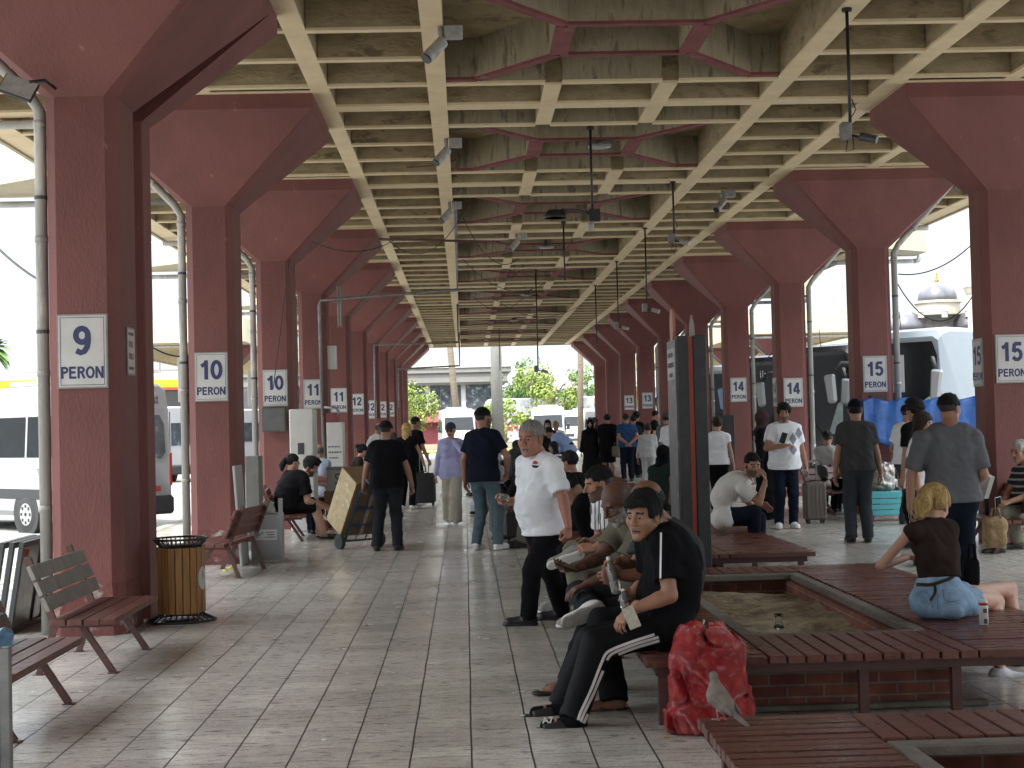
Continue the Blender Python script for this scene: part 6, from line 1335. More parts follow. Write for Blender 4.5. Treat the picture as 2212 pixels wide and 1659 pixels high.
# ---- totem
def totem():
    a = at(1470, 1000, 12.85)[0]; b = at(1532, 1000, 12.85)[0]; w_ = b-a
    r = empty('information_totem', (a, 12.85, 0), 0, 'tall dark information totem with a vertical red stripe and a faded poster side', 'totem'); H_ = 2.36; D_ = .56
    BK = mat('totem_black', (0.026, 0.030, 0.033), .5, .3, 7, col2=(0.05, 0.05, 0.05), mix=3, thresh=.7); m = MB()
    m.bb(0, w_*.36, 0, D_, 0, H_); m.bb(w_*.56, w_, 0, D_, 0, H_); m.bb(w_*.36, w_*.56, .05, D_-.05, 0, H_-.01); m.build('body', BK, r, bevel=.004)
    m = MB(); m.bb(w_*.36+.004, w_*.56-.004, .02, .046, 0, H_-.01); m.build('red_stripe', mat('totem_red', (0.36, 0.055, 0.028), .45, .12, 6), r)
    m = MB(); m.bb(-.018, -.001, .02, D_-.02, .02, H_-.03); m.build('poster', mat('faded_poster', (0.10, 0.10, 0.108), .4, .35, 5, col2=(0.24, 0.245, 0.25), mix=1.2, thresh=.62), r)
    m = MB(); m.bb(-.021, -.0185, .05, D_-.05, H_-.38, H_-.10); m.build('header', mat('poster_header', (0.36, 0.37, 0.38), .5, .08), r)
    o_ = print_rows(r, 0, [(-.17, .15, .0, .05), (-.19, .17, -.09, .05), (-.12, .10, -.18, .04)], M_LINE); o_.location = (-.0225, D_/2, H_-.16); o_.rotation_euler = (0, 0, -PI/2)
    m = MB(); m.prism([(D_*.5+.10*math.cos(t), H_+.10+.16*math.sin(t)) for t in [2*PI*k/20 for k in range(20)]], 'x', -.01, .015); m.build('round_finial', mat('salmon', (0.42, 0.20, 0.15), .5, .1), r)
    m = MB(); m.prism([(.15, H_), (.40, H_), (.36, H_+.12), (.28, H_+.20), (.19, H_+.12)], 'x', w_*.66, w_*.72); m.build('fin', M_LGREY, r)
totem()

# ---- red mesh sack
def sack():
    q = V3(*atz(1520, 1597, 0)[:2], 0); Y = 7.62
    def A(px, py, dy=0): return at(px, py, Y+dy)
    F = Field()
    for px, py, rx_, rz_, dy in ((1490, 1545, .125, .12, 0), (1560, 1545, .13, .12, .02), (1525, 1490, .165, .13, .03), (1515, 1435, .165, .11, .02), (1560, 1440, .12, .11, 0), (1500, 1398, .12, .10, 0), (1555, 1395, .115, .085, .03), (1488, 1368, .06, .05, 0), (1570, 1500, .12, .14, .02)):
        F.ell(A(px, py, dy), V3(rx_, .145, rz_), k=.07)
    d1, d2 = wrinkle(.026, 11, 34, (.6, .2, .5), 0), wrinkle(.009, 5, 90, (.6, .5, -.5), 0)
    v, f = F.mesh(.0075, cuts=[(V3(0, 0, .004), V3(0, 0, -1))], disp=lambda X, Y_, Z: -np.abs(d1(X, Y_, Z))*1.3+.016+np.abs(d2(X, Y_, Z))*-1.0)
    m = bpy.data.materials.new('red_mesh_net'); m.use_nodes = True; n = m.node_tree; L = n.links; b = n.nodes['Principled BSDF']; tc = n.nodes.new('ShaderNodeTexCoord')
    vo = n.nodes.new('ShaderNodeTexVoronoi'); vo.inputs['Scale'].default_value = 13; L.new(tc.outputs['Object'], vo.inputs['Vector']); cr = n.nodes.new('ShaderNodeValToRGB'); e = cr.color_ramp.elements
    e[0].position = .0; e[0].color = (0.55, 0.09, 0.03, 1); e[1].position = .62; e[1].color = (0.34, 0.008, 0.014, 1); x = cr.color_ramp.elements.new(.3); x.color = (0.46, 0.014, 0.018, 1); L.new(vo.outputs['Distance'], cr.inputs[0])
    nz = n.nodes.new('ShaderNodeTexNoise'); nz.inputs['Scale'].default_value = 24; nz.inputs['Detail'].default_value = 5; L.new(tc.outputs['Object'], nz.inputs['Vector'])
    r2 = n.nodes.new('ShaderNodeValToRGB'); r2.color_ramp.elements[0].position = .56; r2.color_ramp.elements[1].position = .74; L.new(nz.outputs['Fac'], r2.inputs[0])
    mx = n.nodes.new('ShaderNodeMix'); mx.data_type = 'RGBA'; L.new(r2.outputs[0], mx.inputs[0]); L.new(cr.outputs[0], mx.inputs[6]); mx.inputs[7].default_value = (0.50, 0.14, 0.15, 1); L.new(mx.outputs[2], b.inputs['Base Color'])  # pale pink noise patches put highlights into the net colour
    wv = n.nodes.new('ShaderNodeTexWave'); wv.bands_direction = 'Z'; wv.inputs['Scale'].default_value = 70; wv.inputs['Distortion'].default_value = 2; L.new(tc.outputs['Object'], wv.inputs['Vector'])
    ad = n.nodes.new('ShaderNodeMath'); L.new(wv.outputs['Fac'], ad.inputs[0]); ad.operation = 'MULTIPLY_ADD'; ad.inputs[1].default_value = .4; L.new(nz.outputs['Fac'], ad.inputs[2])
    bp = n.nodes.new('ShaderNodeBump'); bp.inputs['Strength'].default_value = .8; bp.inputs['Distance'].default_value = .012; L.new(ad.outputs[0], bp.inputs['Height']); L.new(bp.outputs[0], b.inputs['Normal'])
    b.inputs['Roughness'].default_value = .27; b.inputs['Specular IOR Level'].default_value = 1.0
    r = empty('produce_sack', tuple(q), label='full red mesh sack of produce standing on the tiles by the young man', cat='sack'); np_obj('net_bag', [(v, f)], [m], r, q)
    for (x0, y0, x1, y1) in ((1600, 1418, 1618, 1403), (1497, 1376, 1500, 1352), (1590, 1396, 1600, 1390)):
        mb = MB(); mb.tube([A(x0, y0, -.04), A((x0+x1)/2, (y0+y1)/2-2, -.05), A(x1, y1, -.06)], .0035, 6); mb.build('stalk', mat('stalk_green', (0.30, 0.33, 0.12), .6, .1), r, True, origin=tuple(q))
sack()
m = MB(); a_ = at(1512, 1370, 8.2); b_ = at(1520, 1338, 8.2); m.tube([a_, (np.array(a_)+b_)/2, b_], .008, 7); tag(m.build('drinking_straw', M_WMET, smooth=True, origin=tuple(a_)), 'pale straw sticking up behind the red sack', 'straw')

# ---- doves
def dove(base, s, rz, label):
    F = Field(); c, sn = math.cos(rz), math.sin(rz); T = lambda x, y, z: V3(base[0]+(x*c-y*sn)*s, base[1]+(x*sn+y*c)*s, base[2]+z*s)
    F.cap(T(0, .025, .085), T(.01, -.02, .055), .040*s, .034*s, k=.02*s); F.cap(T(.0, .03, .10), T(-.002, .042, .150), .026*s, .0155*s, k=.025*s); F.ell(T(-.002, .046, .160), V3(.0165, .0165, .0165)*s, k=.008*s)
    F.cap(T(.01, -.03, .050), T(.035, -.125, .0), .022*s, .012*s, k=.02*s, flat=(V3(.3, -.3, 1), .45)); F.cap(T(-.002, .060, .160), T(-.004, .078, .156), .005*s, .002*s, k=.003*s)
    v, f = F.mesh(.0035*s)
    G = Field()
    for q in (-1, 1): G.cap(T(q*.034+.002, .02, .085), T(q*.020+.022, -.07, .035), .024*s, .010*s, flat=(V3(c*q, sn*q, .2), .35), k=.0)
    gv, gf = G.mesh(.0035*s); r = empty('dove', tuple(base), label=label, cat='dove')
    np_obj('body', [(v, f)], [mat('dove_feathers', (0.20, 0.165, 0.135), .8, .2, 40, col2=(0.13, 0.12, 0.12), mix=.5, thresh=.55)], r, V3(*base)); np_obj('wings', [(gv, gf)], [mat('dove_wing', (0.15, 0.13, 0.11), .8, .25, 60)], r, V3(*base))
    for q in (-1, 1):
        mb = MB(); a = T(q*.014, .005, .045); b = T(q*.014, .0, .004); mb.tube([a, b], .0035*s, 6)
        for t in (-.014, 0, .014): mb.tube([b, T(q*.014+t, .022, .003)], .0028*s, 5)
        mb.tube([b, T(q*.014, -.014, .003)], .0028*s, 5); mb.build('leg', mat('dove_leg', (0.40, 0.18, 0.17), .6, .1), r, True, origin=tuple(base))
dv = atz(1558, 1556, .362); dove((dv[0], dv[1], .362), 1.12, .35, 'brown collared dove standing on the corner of the nearest planter bench')
dv = atz(1096, 1156, 0); dove((dv[0], dv[1], 0), 1.2, .9, 'small dove on the tiles between the jeans man and the luggage')

rs_ = random.Random(5)
for i_, (px_, py_, lb_) in enumerate(((1128, 1548, 'white scrap of paper on the tiles before the slippers'), (1180, 1290, 'white crumb of paper beside the walking man'), (614, 1234, 'white scrap between the bench and the hand truck'), (700, 1600, 'small white scrap near the bottom of the photo'), (1440, 1595, 'onion skin by the foot of the red sack'))):
    q_ = atz(px_, py_, 0); m = MB(); s_ = .022; P_ = [(s_*rs_.uniform(.5, 1)*math.cos(a), s_*rs_.uniform(.4, 1)*math.sin(a)) for a in [k*PI/3 for k in range(6)]]
    m.prism(P_, 'z', .003, .007); tag(m.build('paper_scrap', M_SOLEW if i_ < 4 else mat('onion_skin', (0.35, 0.18, 0.06), .7, .1)), lb_, 'scrap').location = (q_[0], q_[1], 0)
# ---- tea glass and can
q = atz(1683, 1360, .20); r = empty('tea_glass', (q[0], q[1], .20), label='small waisted tea glass standing on the planter soil', cat='tea glass')
m = MB(); pr = [(.030, 0), (.034, .012), (.030, .035), (.0215, .055), (.026, .080), (.034, .105), (.0325, .105), (.0245, .080), (.020, .055), (.028, .034), (.031, .014), (.004, .010)]; m.lathe(pr, 20); m.build('glass', GLS2, r, True)
m = MB(); m.lathe([(.0285, .0125), (.029, .018), (.0275, .030), (.002, .031)], 16); m.build('tea_dregs', mat('tea', (0.30, 0.20, 0.03), .2, 0), r, True)
q = at(2125, 1332, 8.62); r = empty('drink_can', (q[0], q[1], .362), label='slim white drink can with red top standing beside the blonde woman', cat='drink can')
CANW = mat('can_white', (0.55, 0.55, 0.55), .3, .08, 20, col2=(0.25, 0.06, 0.05), mix=1, thresh=.68); m = MB(); m.lathe([(.020, 0), (.0265, .006), (.0265, .135), (.022, .146), (.0225, .150), (.018, .148)], 20); m.build('body', CANW, r, True)
m = MB(); m.lathe([(.0270, .118), (.0270, .134)], 20); m.build('red_band', mat('can_red', (0.40, 0.02, 0.02), .3, 0), r, True); m = MB(); m.bb(-.009, .012, -.0285, -.0262, .012, .040); m.bb(-.012, .010, -.0285, -.0262, .075, .10); m.build('print', M_LINE, r)

# ---- hand truck with taped carton
def hand_truck():
    o = V3(-1.70, 19.78, 0); h = nrm(V3(.6, -.8, 0)); w_ = nrm(V3(.8, .6, 0)); u = nrm(h*.52+V3(0, 0, .85)); n_ = nrm(np.cross(u, w_)); n_ = n_ if n_[1] > 0 else -n_
    BL = mat('blue_painted_tube', (0.018, 0.075, 0.16), .45, .2, 8); r = empty('hand_truck', tuple(o), label='blue tubular hand truck tipped back, carrying a big taped carton', cat='hand truck')
    ax = o+V3(0, 0, .10); T = lambda a, b, c: ax+w_*a+u*b+n_*c
    m = MB()
    for a in (.06, .54): m.tube([T(a, .02, 0), T(a, .95, 0), T(a, 1.0, -.05), T(a, 1.0, -.14)], .015, 8)
    m.tube([T(.0, 0, 0), T(.60, 0, 0)], .013, 8)
    for b in (.25, .50, .75, .92): m.tube([T(.06, b, 0), T(.54, b, 0)], .010, 7)
    for a in (.22, .38): m.tube([T(a, .02, 0), T(a, .92, 0)], .009, 7)
    m.tube([T(.06, .03, 0), T(.06, .03, .32), T(.54, .03, .32), T(.54, .03, 0)], .012, 7); m.build('frame', BL, r, True, origin=tuple(o))
    for a in (-.02, .62):
        m = MB(); m.tube([T(a-.028, 0, 0), T(a+.028, 0, 0)], .10, 20); wh = m.build('wheel', mat('green_grey_tyre', (0.035, 0.048, 0.040), .7, .1), r, True, origin=tuple(o), autos=.6)
        m = MB(); m.tube([T(a-.031, 0, 0), T(a+.031, 0, 0)], .055, 16); m.build('hub', M_BLACK, wh, True, origin=tuple(o), autos=.6)
    for a in (.06, .54): m = MB(); m.tube([T(a, 1.0, -.10), T(a, 1.0, -.20)], .019, 8); m.build('grip', M_BLACK, r, True, origin=tuple(o))
    c = empty('taped_carton', tuple(o), label='large brown carton with a pale taped end leaning on the blue hand truck', cat='carton')
    R = Matrix((w_, u, n_)).transposed(); m = MB(); cc = T(.30, .48, .24); m.box(cc, (.62, .84, .42), R); m.build('box', M_CARD, c, origin=tuple(o), bevel=.008)
    m = MB(); m.box(cc-w_*.313, (.006, .82, .40), R); m.build('taped_end', M_CARDL, c, origin=tuple(o)); m = MB(); m.box(cc-n_*.2125, (.05, .84, .003), R); m.build('tape', M_CARDL, c, origin=tuple(o))
    for k in (0, .3): 
        t = text('9781815', .085, M_LINE, c, tuple(T(.30, .20+k, .022)-o), (0, 0, 0), 'carton_lettering', .0005, .01); t.rotation_euler = Matrix((w_, u, -n_)).transposed().to_euler()
hand_truck()

# ---- luggage
M_LUG = mat('black_luggage', (0.018, 0.018, 0.020), .5, .2, 14, 0.15, 60); M_LUGB = mat('taupe_luggage', (0.105, 0.085, 0.075), .45, .12, 8)
def suitcase(X, Y, w, h, d, rz, mt, label, handle=.0, ridges=True):
    r = empty('suitcase', (X, Y, 0), rz, label, 'suitcase', 'suitcases standing on the platform'); m = MB(); m.bb(-w/2, w/2, -d/2, d/2, .055, h); m.build('shell', mt, r, bevel=.03)
    m = MB()
    for i in range(5):
        x = -w/2+w*(i+.5)/5; m.bb(x-.012, x+.012, -d/2-.007, -d/2+.001, .12, h-.07)
    if ridges: m.build('ridge', mt, r)
    for sx in (-1, 1):
        for sy in (-1, 1):
            m = MB(); m.cyl((sx*(w/2-.05)-.012, sy*(d/2-.05), .028), (sx*(w/2-.05)+.012, sy*(d/2-.05), .028), .026, n=10); m.bb(sx*(w/2-.05)-.015, sx*(w/2-.05)+.015, sy*(d/2-.05)-.02, sy*(d/2-.05)+.02, .035, .06); m.build('wheel', M_BLACK, r)
    if handle:
        m = MB()
        for sx in (-1, 1): m.bb(sx*w*.20-.009, sx*w*.20+.009, d/2-.05, d/2-.03, h-.01, h+handle)
        m.bb(-w*.20-.02, w*.20+.02, d/2-.055, d/2-.025, h+handle, h+handle+.03); m.build('handle', M_GALV, r)
    m = MB(); m.tube([(-.08, 0, h-.005), (-.06, 0, h+.03), (.06, 0, h+.03), (.08, 0, h-.005)], .010, 6); m.build('top_grip', M_BLACK, r, True)
    return r
suitcase(-.87, 30.0, .46, .66, .26, -.1, M_LUG, 'black hard suitcase with raised handle beside the man in black', .38)
suitcase(.50, 21.3, .34, .72, .28, .15, M_LUG, 'black suitcase half hidden behind the jeans of the navy T-shirt man')
suitcase(.73, 20.35, .42, .58, .24, -.1, M_LUG, 'black fabric case with a front pocket below the man with the quiff'); suitcase(1.00, 19.6, .44, .60, .26, .1, M_LUG, 'black suitcase right of the fabric case by the middle row')
suitcase(5.27, 22.15, .32, .62, .24, .05, M_LUGB, 'taupe hard suitcase beside the man in the diamond T-shirt', .30)
def soft_bag(px, py, Y, rx, ry, rz, mt, name, label, z=None):
    q = at(px, py, Y); F = Field(); F.box(q, V3(rx, ry, rz), rr=min(rx, ry, rz)*.7); v, f = F.mesh(.014, disp=wrinkle(.012, int(px), 30)); r = empty(name, tuple(q), label=label, cat='bag'); np_obj('bag_body', [(v, f)], [mt], r, q)
    m = MB(); m.tube([q+V3(-rx*.5, -ry*.6, rz*.8), q+V3(-rx*.3, -ry*.6, rz+.09), q+V3(rx*.3, -ry*.6, rz+.09), q+V3(rx*.5, -ry*.6, rz*.8)], .010, 6); m.build('handle', mt, r, True, origin=tuple(q)); return r
soft_bag(1762, 1022, 24.6, .20, .10, .13, mat('checked_bag', (0.05, 0.05, 0.055), .5, .5, 60), 'travel_bag', 'dark checked travel bag lying on the bench behind the taupe suitcase')
soft_bag(1122, 1000, 20.2, .16, .11, .20, CL['dgrey'], 'backpack', 'dark grey backpack on the middle bench beside the man with the quiff')
soft_bag(898, 1040, 31.6, .10, .07, .12, CL['black2'], 'handbag', 'small black bag hanging by the woman with blonde hair')
soft_bag(1290, 972, 46.4, .14, .05, .09, CL['black'], 'waist_bag', 'black waist bag worn by the woman in the black headscarf')
soft_bag(1330, 975, 37.6, .09, .06, .13, CL['olive'], 'shoulder_bag', 'dark shoulder bag at the hip of the blue T-shirt man')
soft_bag(2148, 1150, 14.6, .11, .08, .15, mat('straw_bag', (0.24, 0.165, 0.08), .8, .3, 30), 'straw_bag', 'pale brown bag hanging beside the big grey polo man')
soft_bag(2098, 1236, 9.35, .05, .035, .09, CL['black'], 'handbag', 'small black handbag with a strap at the side of the blonde woman')
q = V3(-2.18, 22.05, .13); F = Field(); F.ell(q, V3(.085, .06, .12), k=.03); F.cap(q+V3(0, 0, .08), q+V3(0, 0, .22), .03, .015, k=.05); v, f = F.mesh(.012, disp=wrinkle(.012, 2, 50)); tag(np_obj('red_carrier_bag', [(v, f)], [mat('crimson_plastic', (0.30, 0.012, 0.03), .3, .2, 20)], None, q), 'crimson plastic carrier bag at the feet of the stocky man', 'bag')

# ---- phones, bottles held
def phone(c, R, label, mt=None, w=.075, h=.155):
    r = empty('phone', tuple(c), label=label, cat='phone'); m = MB(); m.box((0, 0, 0), (w, h, .009), R); m.build('case', mt or M_IRIS, r, bevel=.003); m = MB(); R3 = R; m.box(R @ Vector((0, 0, .0052)), (w-.008, h-.01, .001), R); m.build('screen', mat('phone_screen', (0.02, 0.022, 0.026), .08, 0), r)
def RM(x, y):
    x = Vector(x).normalized(); y = Vector(y); y = (y-x*y.dot(x)).normalized(); return Matrix((x, y, x.cross(y))).transposed()
phone(at(1222, 1222, 8.95), RM((0, 1, .25), (1, .1, -.42)), 'dark phone held by the dark bald man in olive')
phone(at(1364, 1334, 7.86), RM((.95, .1, .35), (.3, -.2, -1)), 'pale cased phone in the hand of the young man in black', mat('pearly_case', (0.46, 0.45, 0.36), .3, .25, 60), w=.064, h=.12)
phone(at(1692, 946, 21.05), RM((1, 0, -.3), (.3, -.3, 1)), 'black phone held by the man in the diamond T-shirt', w=.085, h=.16)
phone(at(2156, 1086, 16.7), RM((1, 0, .2), (-.2, -.5, 1)), 'phone with pale edge held by the old man at the right edge', M_SOLEW)
phone(at(1966, 1128, 13.2), RM((.2, 1, 0), (0, 0, 1)), 'dark phone held low in the left hand of the big grey polo man')
def bottle(a, b, r_, label):
    a, b = V3(*a), V3(*b); d = b-a; r = empty('water_bottle', tuple(a), label=label, cat='water bottle'); m = MB(); m.tube([a, a+d*.03, a+d*.30, a+d*.62, a+d*.80, a+d*.88], [r_*.8, r_, r_*.96, r_, r_*.5, r_*.38], 12); m.build('bottle', GLS, r, True, origin=tuple(a))
    m = MB(); m.tube([a+d*.885, b], [r_*.42, r_*.42], 10); m.build('cap', M_SOLEW, r, True, origin=tuple(a))
bottle(at(1334, 1282, 8.34), at(1314, 1203, 8.42), .034, 'clear water bottle in the hands of the bald man in light grey polo'); bottle(at(1352, 1315, 8.05), at(1346, 1273, 8.1), .028, 'small bottle with white label held by the young man in black')
q = at(1089, 1074, 11.9); r = empty('plastic_cup', tuple(q), label='clear plastic packet in the right hand of the white polo man', cat='packet'); m = MB(); m.box((0, 0, 0), (.085, .04, .055), rotm(.3, .35, .2)); m.build('packet', GLS, r, bevel=.012)
# papers in hands by the right side
m = MB(); m.box((0, 0, 0), (.06, .30, .22), rotm(.4, 0, .5)); o = m.build('clipboard', M_LGREY); o.location = tuple(at(2112, 1040, 13.7)); tag(o, 'pale folder held by the big grey polo man', 'folder')

# ---- polo logo, diamonds, sleeve letters as thin fabric pieces that belong to the person
def find(lbl): return [o for o in bpy.data.objects if o.get('label') == lbl][0]
def decal(person_label, shapes, Y, name='print', part_of='t_shirt'):
    "project flat printed shapes onto the garment surface"
    root = find(person_label); g = [c for c in kids(root) if c.name.split('.')[0] in ('t_shirt', 'polo_shirt')][0]
    from mathutils.bvhtree import BVHTree
    me = g.data; off = Vector(root.location); bv = BVHTree.FromPolygons([v.co+off for v in me.vertices], [list(p.vertices) for p in me.polygons]); C0 = Vector(CAM)
    for pts, mt in shapes:
        # fill the outline with a small grid so it follows the cloth
        P2 = [Vector((x, y)) for x, y in pts]; c2 = sum(P2, Vector((0, 0)))/len(P2); rings = [[c2+(p-c2)*k for p in P2] for k in (1, .66, .33)]
        dense = []
        for rg in rings:
            d = []
            for i in range(len(rg)):
                a, b = rg[i], rg[(i+1) % len(rg)]; d += [a.lerp(b, t/3) for t in range(3)]
            dense.append(d)
        m = MB(); n = len(dense[0]); ok = True; vs = []
        for q2 in [p for rg in dense for p in rg]+[c2]:
            d = Vector(_ray(q2.x, q2.y)).normalized(); hit = bv.ray_cast(C0+d*(Y-3), d, 6)
            if hit[0] is None: ok = False; break
            vs.append(hit[0]-d*.004)
        if not ok: continue
        fs = [(k*n+i, k*n+(i+1) % n, (k+1)*n+(i+1) % n, (k+1)*n+i) for k in range(2) for i in range(n)]+[(2*n+i, 2*n+(i+1) % n, 3*n) for i in range(n)]
        m.add(vs, fs); m.build(name, mt, g, True, origin=tuple(off))
MG, MK, MR_ = mat('print_grey', (0.22, 0.23, 0.28), .9, .1), mat('print_black', (0.02, 0.02, 0.024), .9, .1), mat('print_red', (0.42, 0.04, 0.03), .8, .1)
def dia(cx, cy, w, h): return [(cx, cy-h), (cx+w, cy), (cx, cy+h), (cx-w, cy)]
decal('man in white T-shirt with grey and black diamonds looking at his phone', [(dia(1713, 948, 8, 14), MG), (dia(1725, 936, 8, 13), MG), (dia(1727, 960, 8, 14), MK), (dia(1714, 972, 8, 12), MG), (dia(1738, 948, 7, 12), MG)], 21)
decal('heavy grey-haired man in white polo shirt walking left across the platform', [([(1156+6*math.cos(t), 1001+6*math.sin(t)*(1 if math.sin(t) < 0 else .3)) for t in [2*PI*k/14 for k in range(14)]], MR_), ([(1148, 1004), (1165, 1006), (1160, 1011), (1151, 1010)], MK)], 11.9, 'chest_emblem')
decal('bearded man in white T-shirt with black lettering on the sleeve, jeans, turned right', [([(1957, 948), (1962, 948), (1962, 968), (1957, 968)], MK), ([(1962, 958), (1972, 948), (1976, 950), (1965, 961)], MK), ([(1962, 957), (1966, 956), (1978, 968), (1973, 969)], MK)], 21.5, 'sleeve_letter')

def strip(person_label, part, polys, mt, Y, name):
    root = find(person_label); g = [c for c in kids(root) if c.name.split('.')[0] == part][0]
    from mathutils.bvhtree import BVHTree
    me = g.data; off = Vector(root.location); bv = BVHTree.FromPolygons([v.co+off for v in me.vertices], [list(p.vertices) for p in me.polygons]); C0 = Vector(CAM); m = MB()
    for pl, wd in polys:
        P2 = [Vector((a, b)) for a, b in pl]; dn = []
        for a, b in zip(P2[:-1], P2[1:]):
            n = max(2, int((b-a).length/3)); dn += [a.lerp(b, t/n) for t in range(n)]
        dn.append(P2[-1]); prev = None
        sm = [sum((dn[max(0, min(len(dn)-1, i+k))] for k in range(-3, 4)), Vector((0, 0)))/7 for i in range(len(dn))]
        for i, p in enumerate(sm):
            t = (sm[min(i+1, len(sm)-1)]-sm[max(i-1, 0)]).normalized(); nn = Vector((-t.y, t.x)); cur = []
            for k in (-1, -.33, .33, 1):
                q = p+nn*k*wd/2; d = Vector(_ray(q.x, q.y)).normalized(); hit = bv.ray_cast(C0+d*(Y-3), d, 6)
                if hit[0] is None: cur = None; break
                cur.append(hit[0]-d*.005)
            if cur and prev and (cur[0]-prev[0]).length < .06:
                m.add(prev+cur, [(k, k+1, k+5, k+4) for k in range(3)])
            prev = cur
    if m.v: m.build(name, mt, g, True, origin=tuple(off))
def c5(x, y): return ((1950+x/1.659)/1.8228, (1900+y/1.659)/1.8228)
YM = 'young man in black tracksuit with three white leg stripes, beside the red sack'; WST = mat('white_piping', (0.78, 0.78, 0.78), .8, .05)
strip(YM, 'trousers', [([c5(*p) for p in ((1048, 990), (900, 1038), (780, 1082), (722, 1112), (685, 1200), (628, 1350), (572, 1470), (548, 1520), (540, 1560))], 6.0),
    ([c5(*p) for p in ((1075, 1008), (910, 1058), (795, 1102), (745, 1128), (705, 1230), (648, 1370), (592, 1482), (568, 1534), (556, 1572))], 6.0),
    ([c5(*p) for p in ((1100, 1026), (920, 1078), (806, 1122), (768, 1145), (727, 1242), (670, 1390), (614, 1494), (590, 1548), (574, 1582))], 6.0)], WST, 8, 'leg_stripes')
strip(YM, 't_shirt', [([c5(*p) for p in ((1083, 318), (1081, 450), (1078, 655))], 4.2)], WST, 8, 'sleeve_piping')
strip('blonde woman with ponytail in brown sleeveless top and denim shorts, sitting with back turned', 'shorts', [([(1976, 1262), (2010, 1264), (2052, 1250), (2066, 1240)], 7.5), ([(2018, 1262), (2022, 1278), (2008, 1300)], 6)], mat('black_belt', (0.016, 0.016, 0.017), .5, 0), 9, 'belt')
rt_ = find(YM); text('A7', .050, M_SOLEW, rt_, tuple(V3(*at(1183, 1556, 7.66))-V3(*rt_.location)), (PI/2-.75, 0, .15), 'slide_letters', .0006, .03)
strip('blonde woman with ponytail in brown sleeveless top and denim shorts, sitting with back turned', 'shorts', [([(1996, 1276), (2012, 1292), (2014, 1318)], 1.6), ([(2036, 1270), (2040, 1300), (2072, 1298)], 1.6), ([(2024, 1268), (2026, 1322)], 1.6)], mat('denim_seam', (0.10, 0.17, 0.25), .8, 0), 9, 'seam')
# ---- things round the right side
TQ = mat('turquoise_planks', (0.075, 0.36, 0.40), .5, .15, 5, stretch=(1, 4, 1)); TARP = mat('blue_tarpaulin', (0.016, 0.095, 0.34), .42, .3, 5, 0.5, 9)
r = empty('turquoise_bench', (6.75, 22.1, 0), .03, 'turquoise plank bench behind the standing men on the right', 'bench'); m = MB()
for i in range(4): m.bb(-.65, .65, -.02-.0*i, .02, .10+i*.085, .175+i*.085)
m.build('front_boards', TQ, r, bevel=.004); m = MB()
for i in range(4): m.bb(-.65, .65, .03+i*.10, .12+i*.10, .42, .445)
m.build('seat', TQ, r, bevel=.004)
for x in (-.5, .5): m = MB(); m.bar((x, .05, .42), (x-.12*(1 if x < 0 else -1), .05, .0), .04); m.build('leg', M_FRAME, r); m = MB(); m.bar((x, .35, .42), (x, .42, 0), .04); m.build('leg', M_FRAME, r)
a, b = at(1864, 864, 22.9), at(2112, 950, 22.9); a2 = at(1960, 864, 22.9)
r = empty('tarpaulin_stall', ((a[0]+b[0])/2, 22.9, 0), 0, 'stall covered by a bright blue tarpaulin between the right columns and the bus', 'stall'); cx = (a[0]+b[0])/2
G_ = []; nx = 40
for j, z in enumerate((a[2], a[2]-.04, a[2]-.28, b[2]+.02, b[2]-.06)):
    G_.append([(a[0]+(b[0]-a[0])*i/nx-cx, -.012*math.sin(i*1.1+j)-.008*math.sin(i*2.7+j)-.015*j, z+.03*math.sin(i*.5)+(.05*math.sin(i*.33) if j > 2 else 0)-(0 if j < 3 else (.10 if i > 26 else 0))) for i in range(nx+1)])
top = [[(x, y_, a[2]-.05+.03*math.sin(x*3)) for x, y, z in G_[0]] for y_ in (1.2, .6)]; rings = top+G_; back = [[(x, y+.012, z-.008) for x, y, z in rg] for rg in rings[::-1]]
m = MB(); m.loft(rings+back, cap=False, close=False); m.build('tarpaulin', TARP, r, True)
for x in (a[0]-cx+.05, b[0]-cx-.05): m = MB(); m.bb(x-.02, x+.02, .05, .09, 0, a[2]-.06); m.build('leg', M_GALV, r)
m = MB(); m.bb(a[0]-cx+.1, b[0]-cx-.1, .1, 1.1, .72, .76); m.build('shelf', M_FRAME, r)
q = at(1908, 1030, 22.5); F = Field(); F.box(q, V3(.16, .14, .22), rr=.10); v, f = F.mesh(.016, disp=wrinkle(.02, 9, 40)); tag(np_obj('foil_sack', [(v, f)], [mat('crinkled_foil', (0.36, 0.33, 0.31), .3, .4, 16, .6, 40, metal=.6)], None, q), 'silvery crinkled sack on the turquoise bench', 'sack')
at_box('black_cabinet', mat('black_cabinet', (0.020, 0.022, 0.025), .5, .2), 1549, 1589, 897, 1000, 28.5, .5, 'plain black cabinet behind the man in white beside the totem', 'cabinet', floor=1)
at_box('black_board', M_BLACK, 2124, 2140, 1000, 1182, 17.5, .06, 'narrow black board standing left of the old man', 'board', floor=1); 

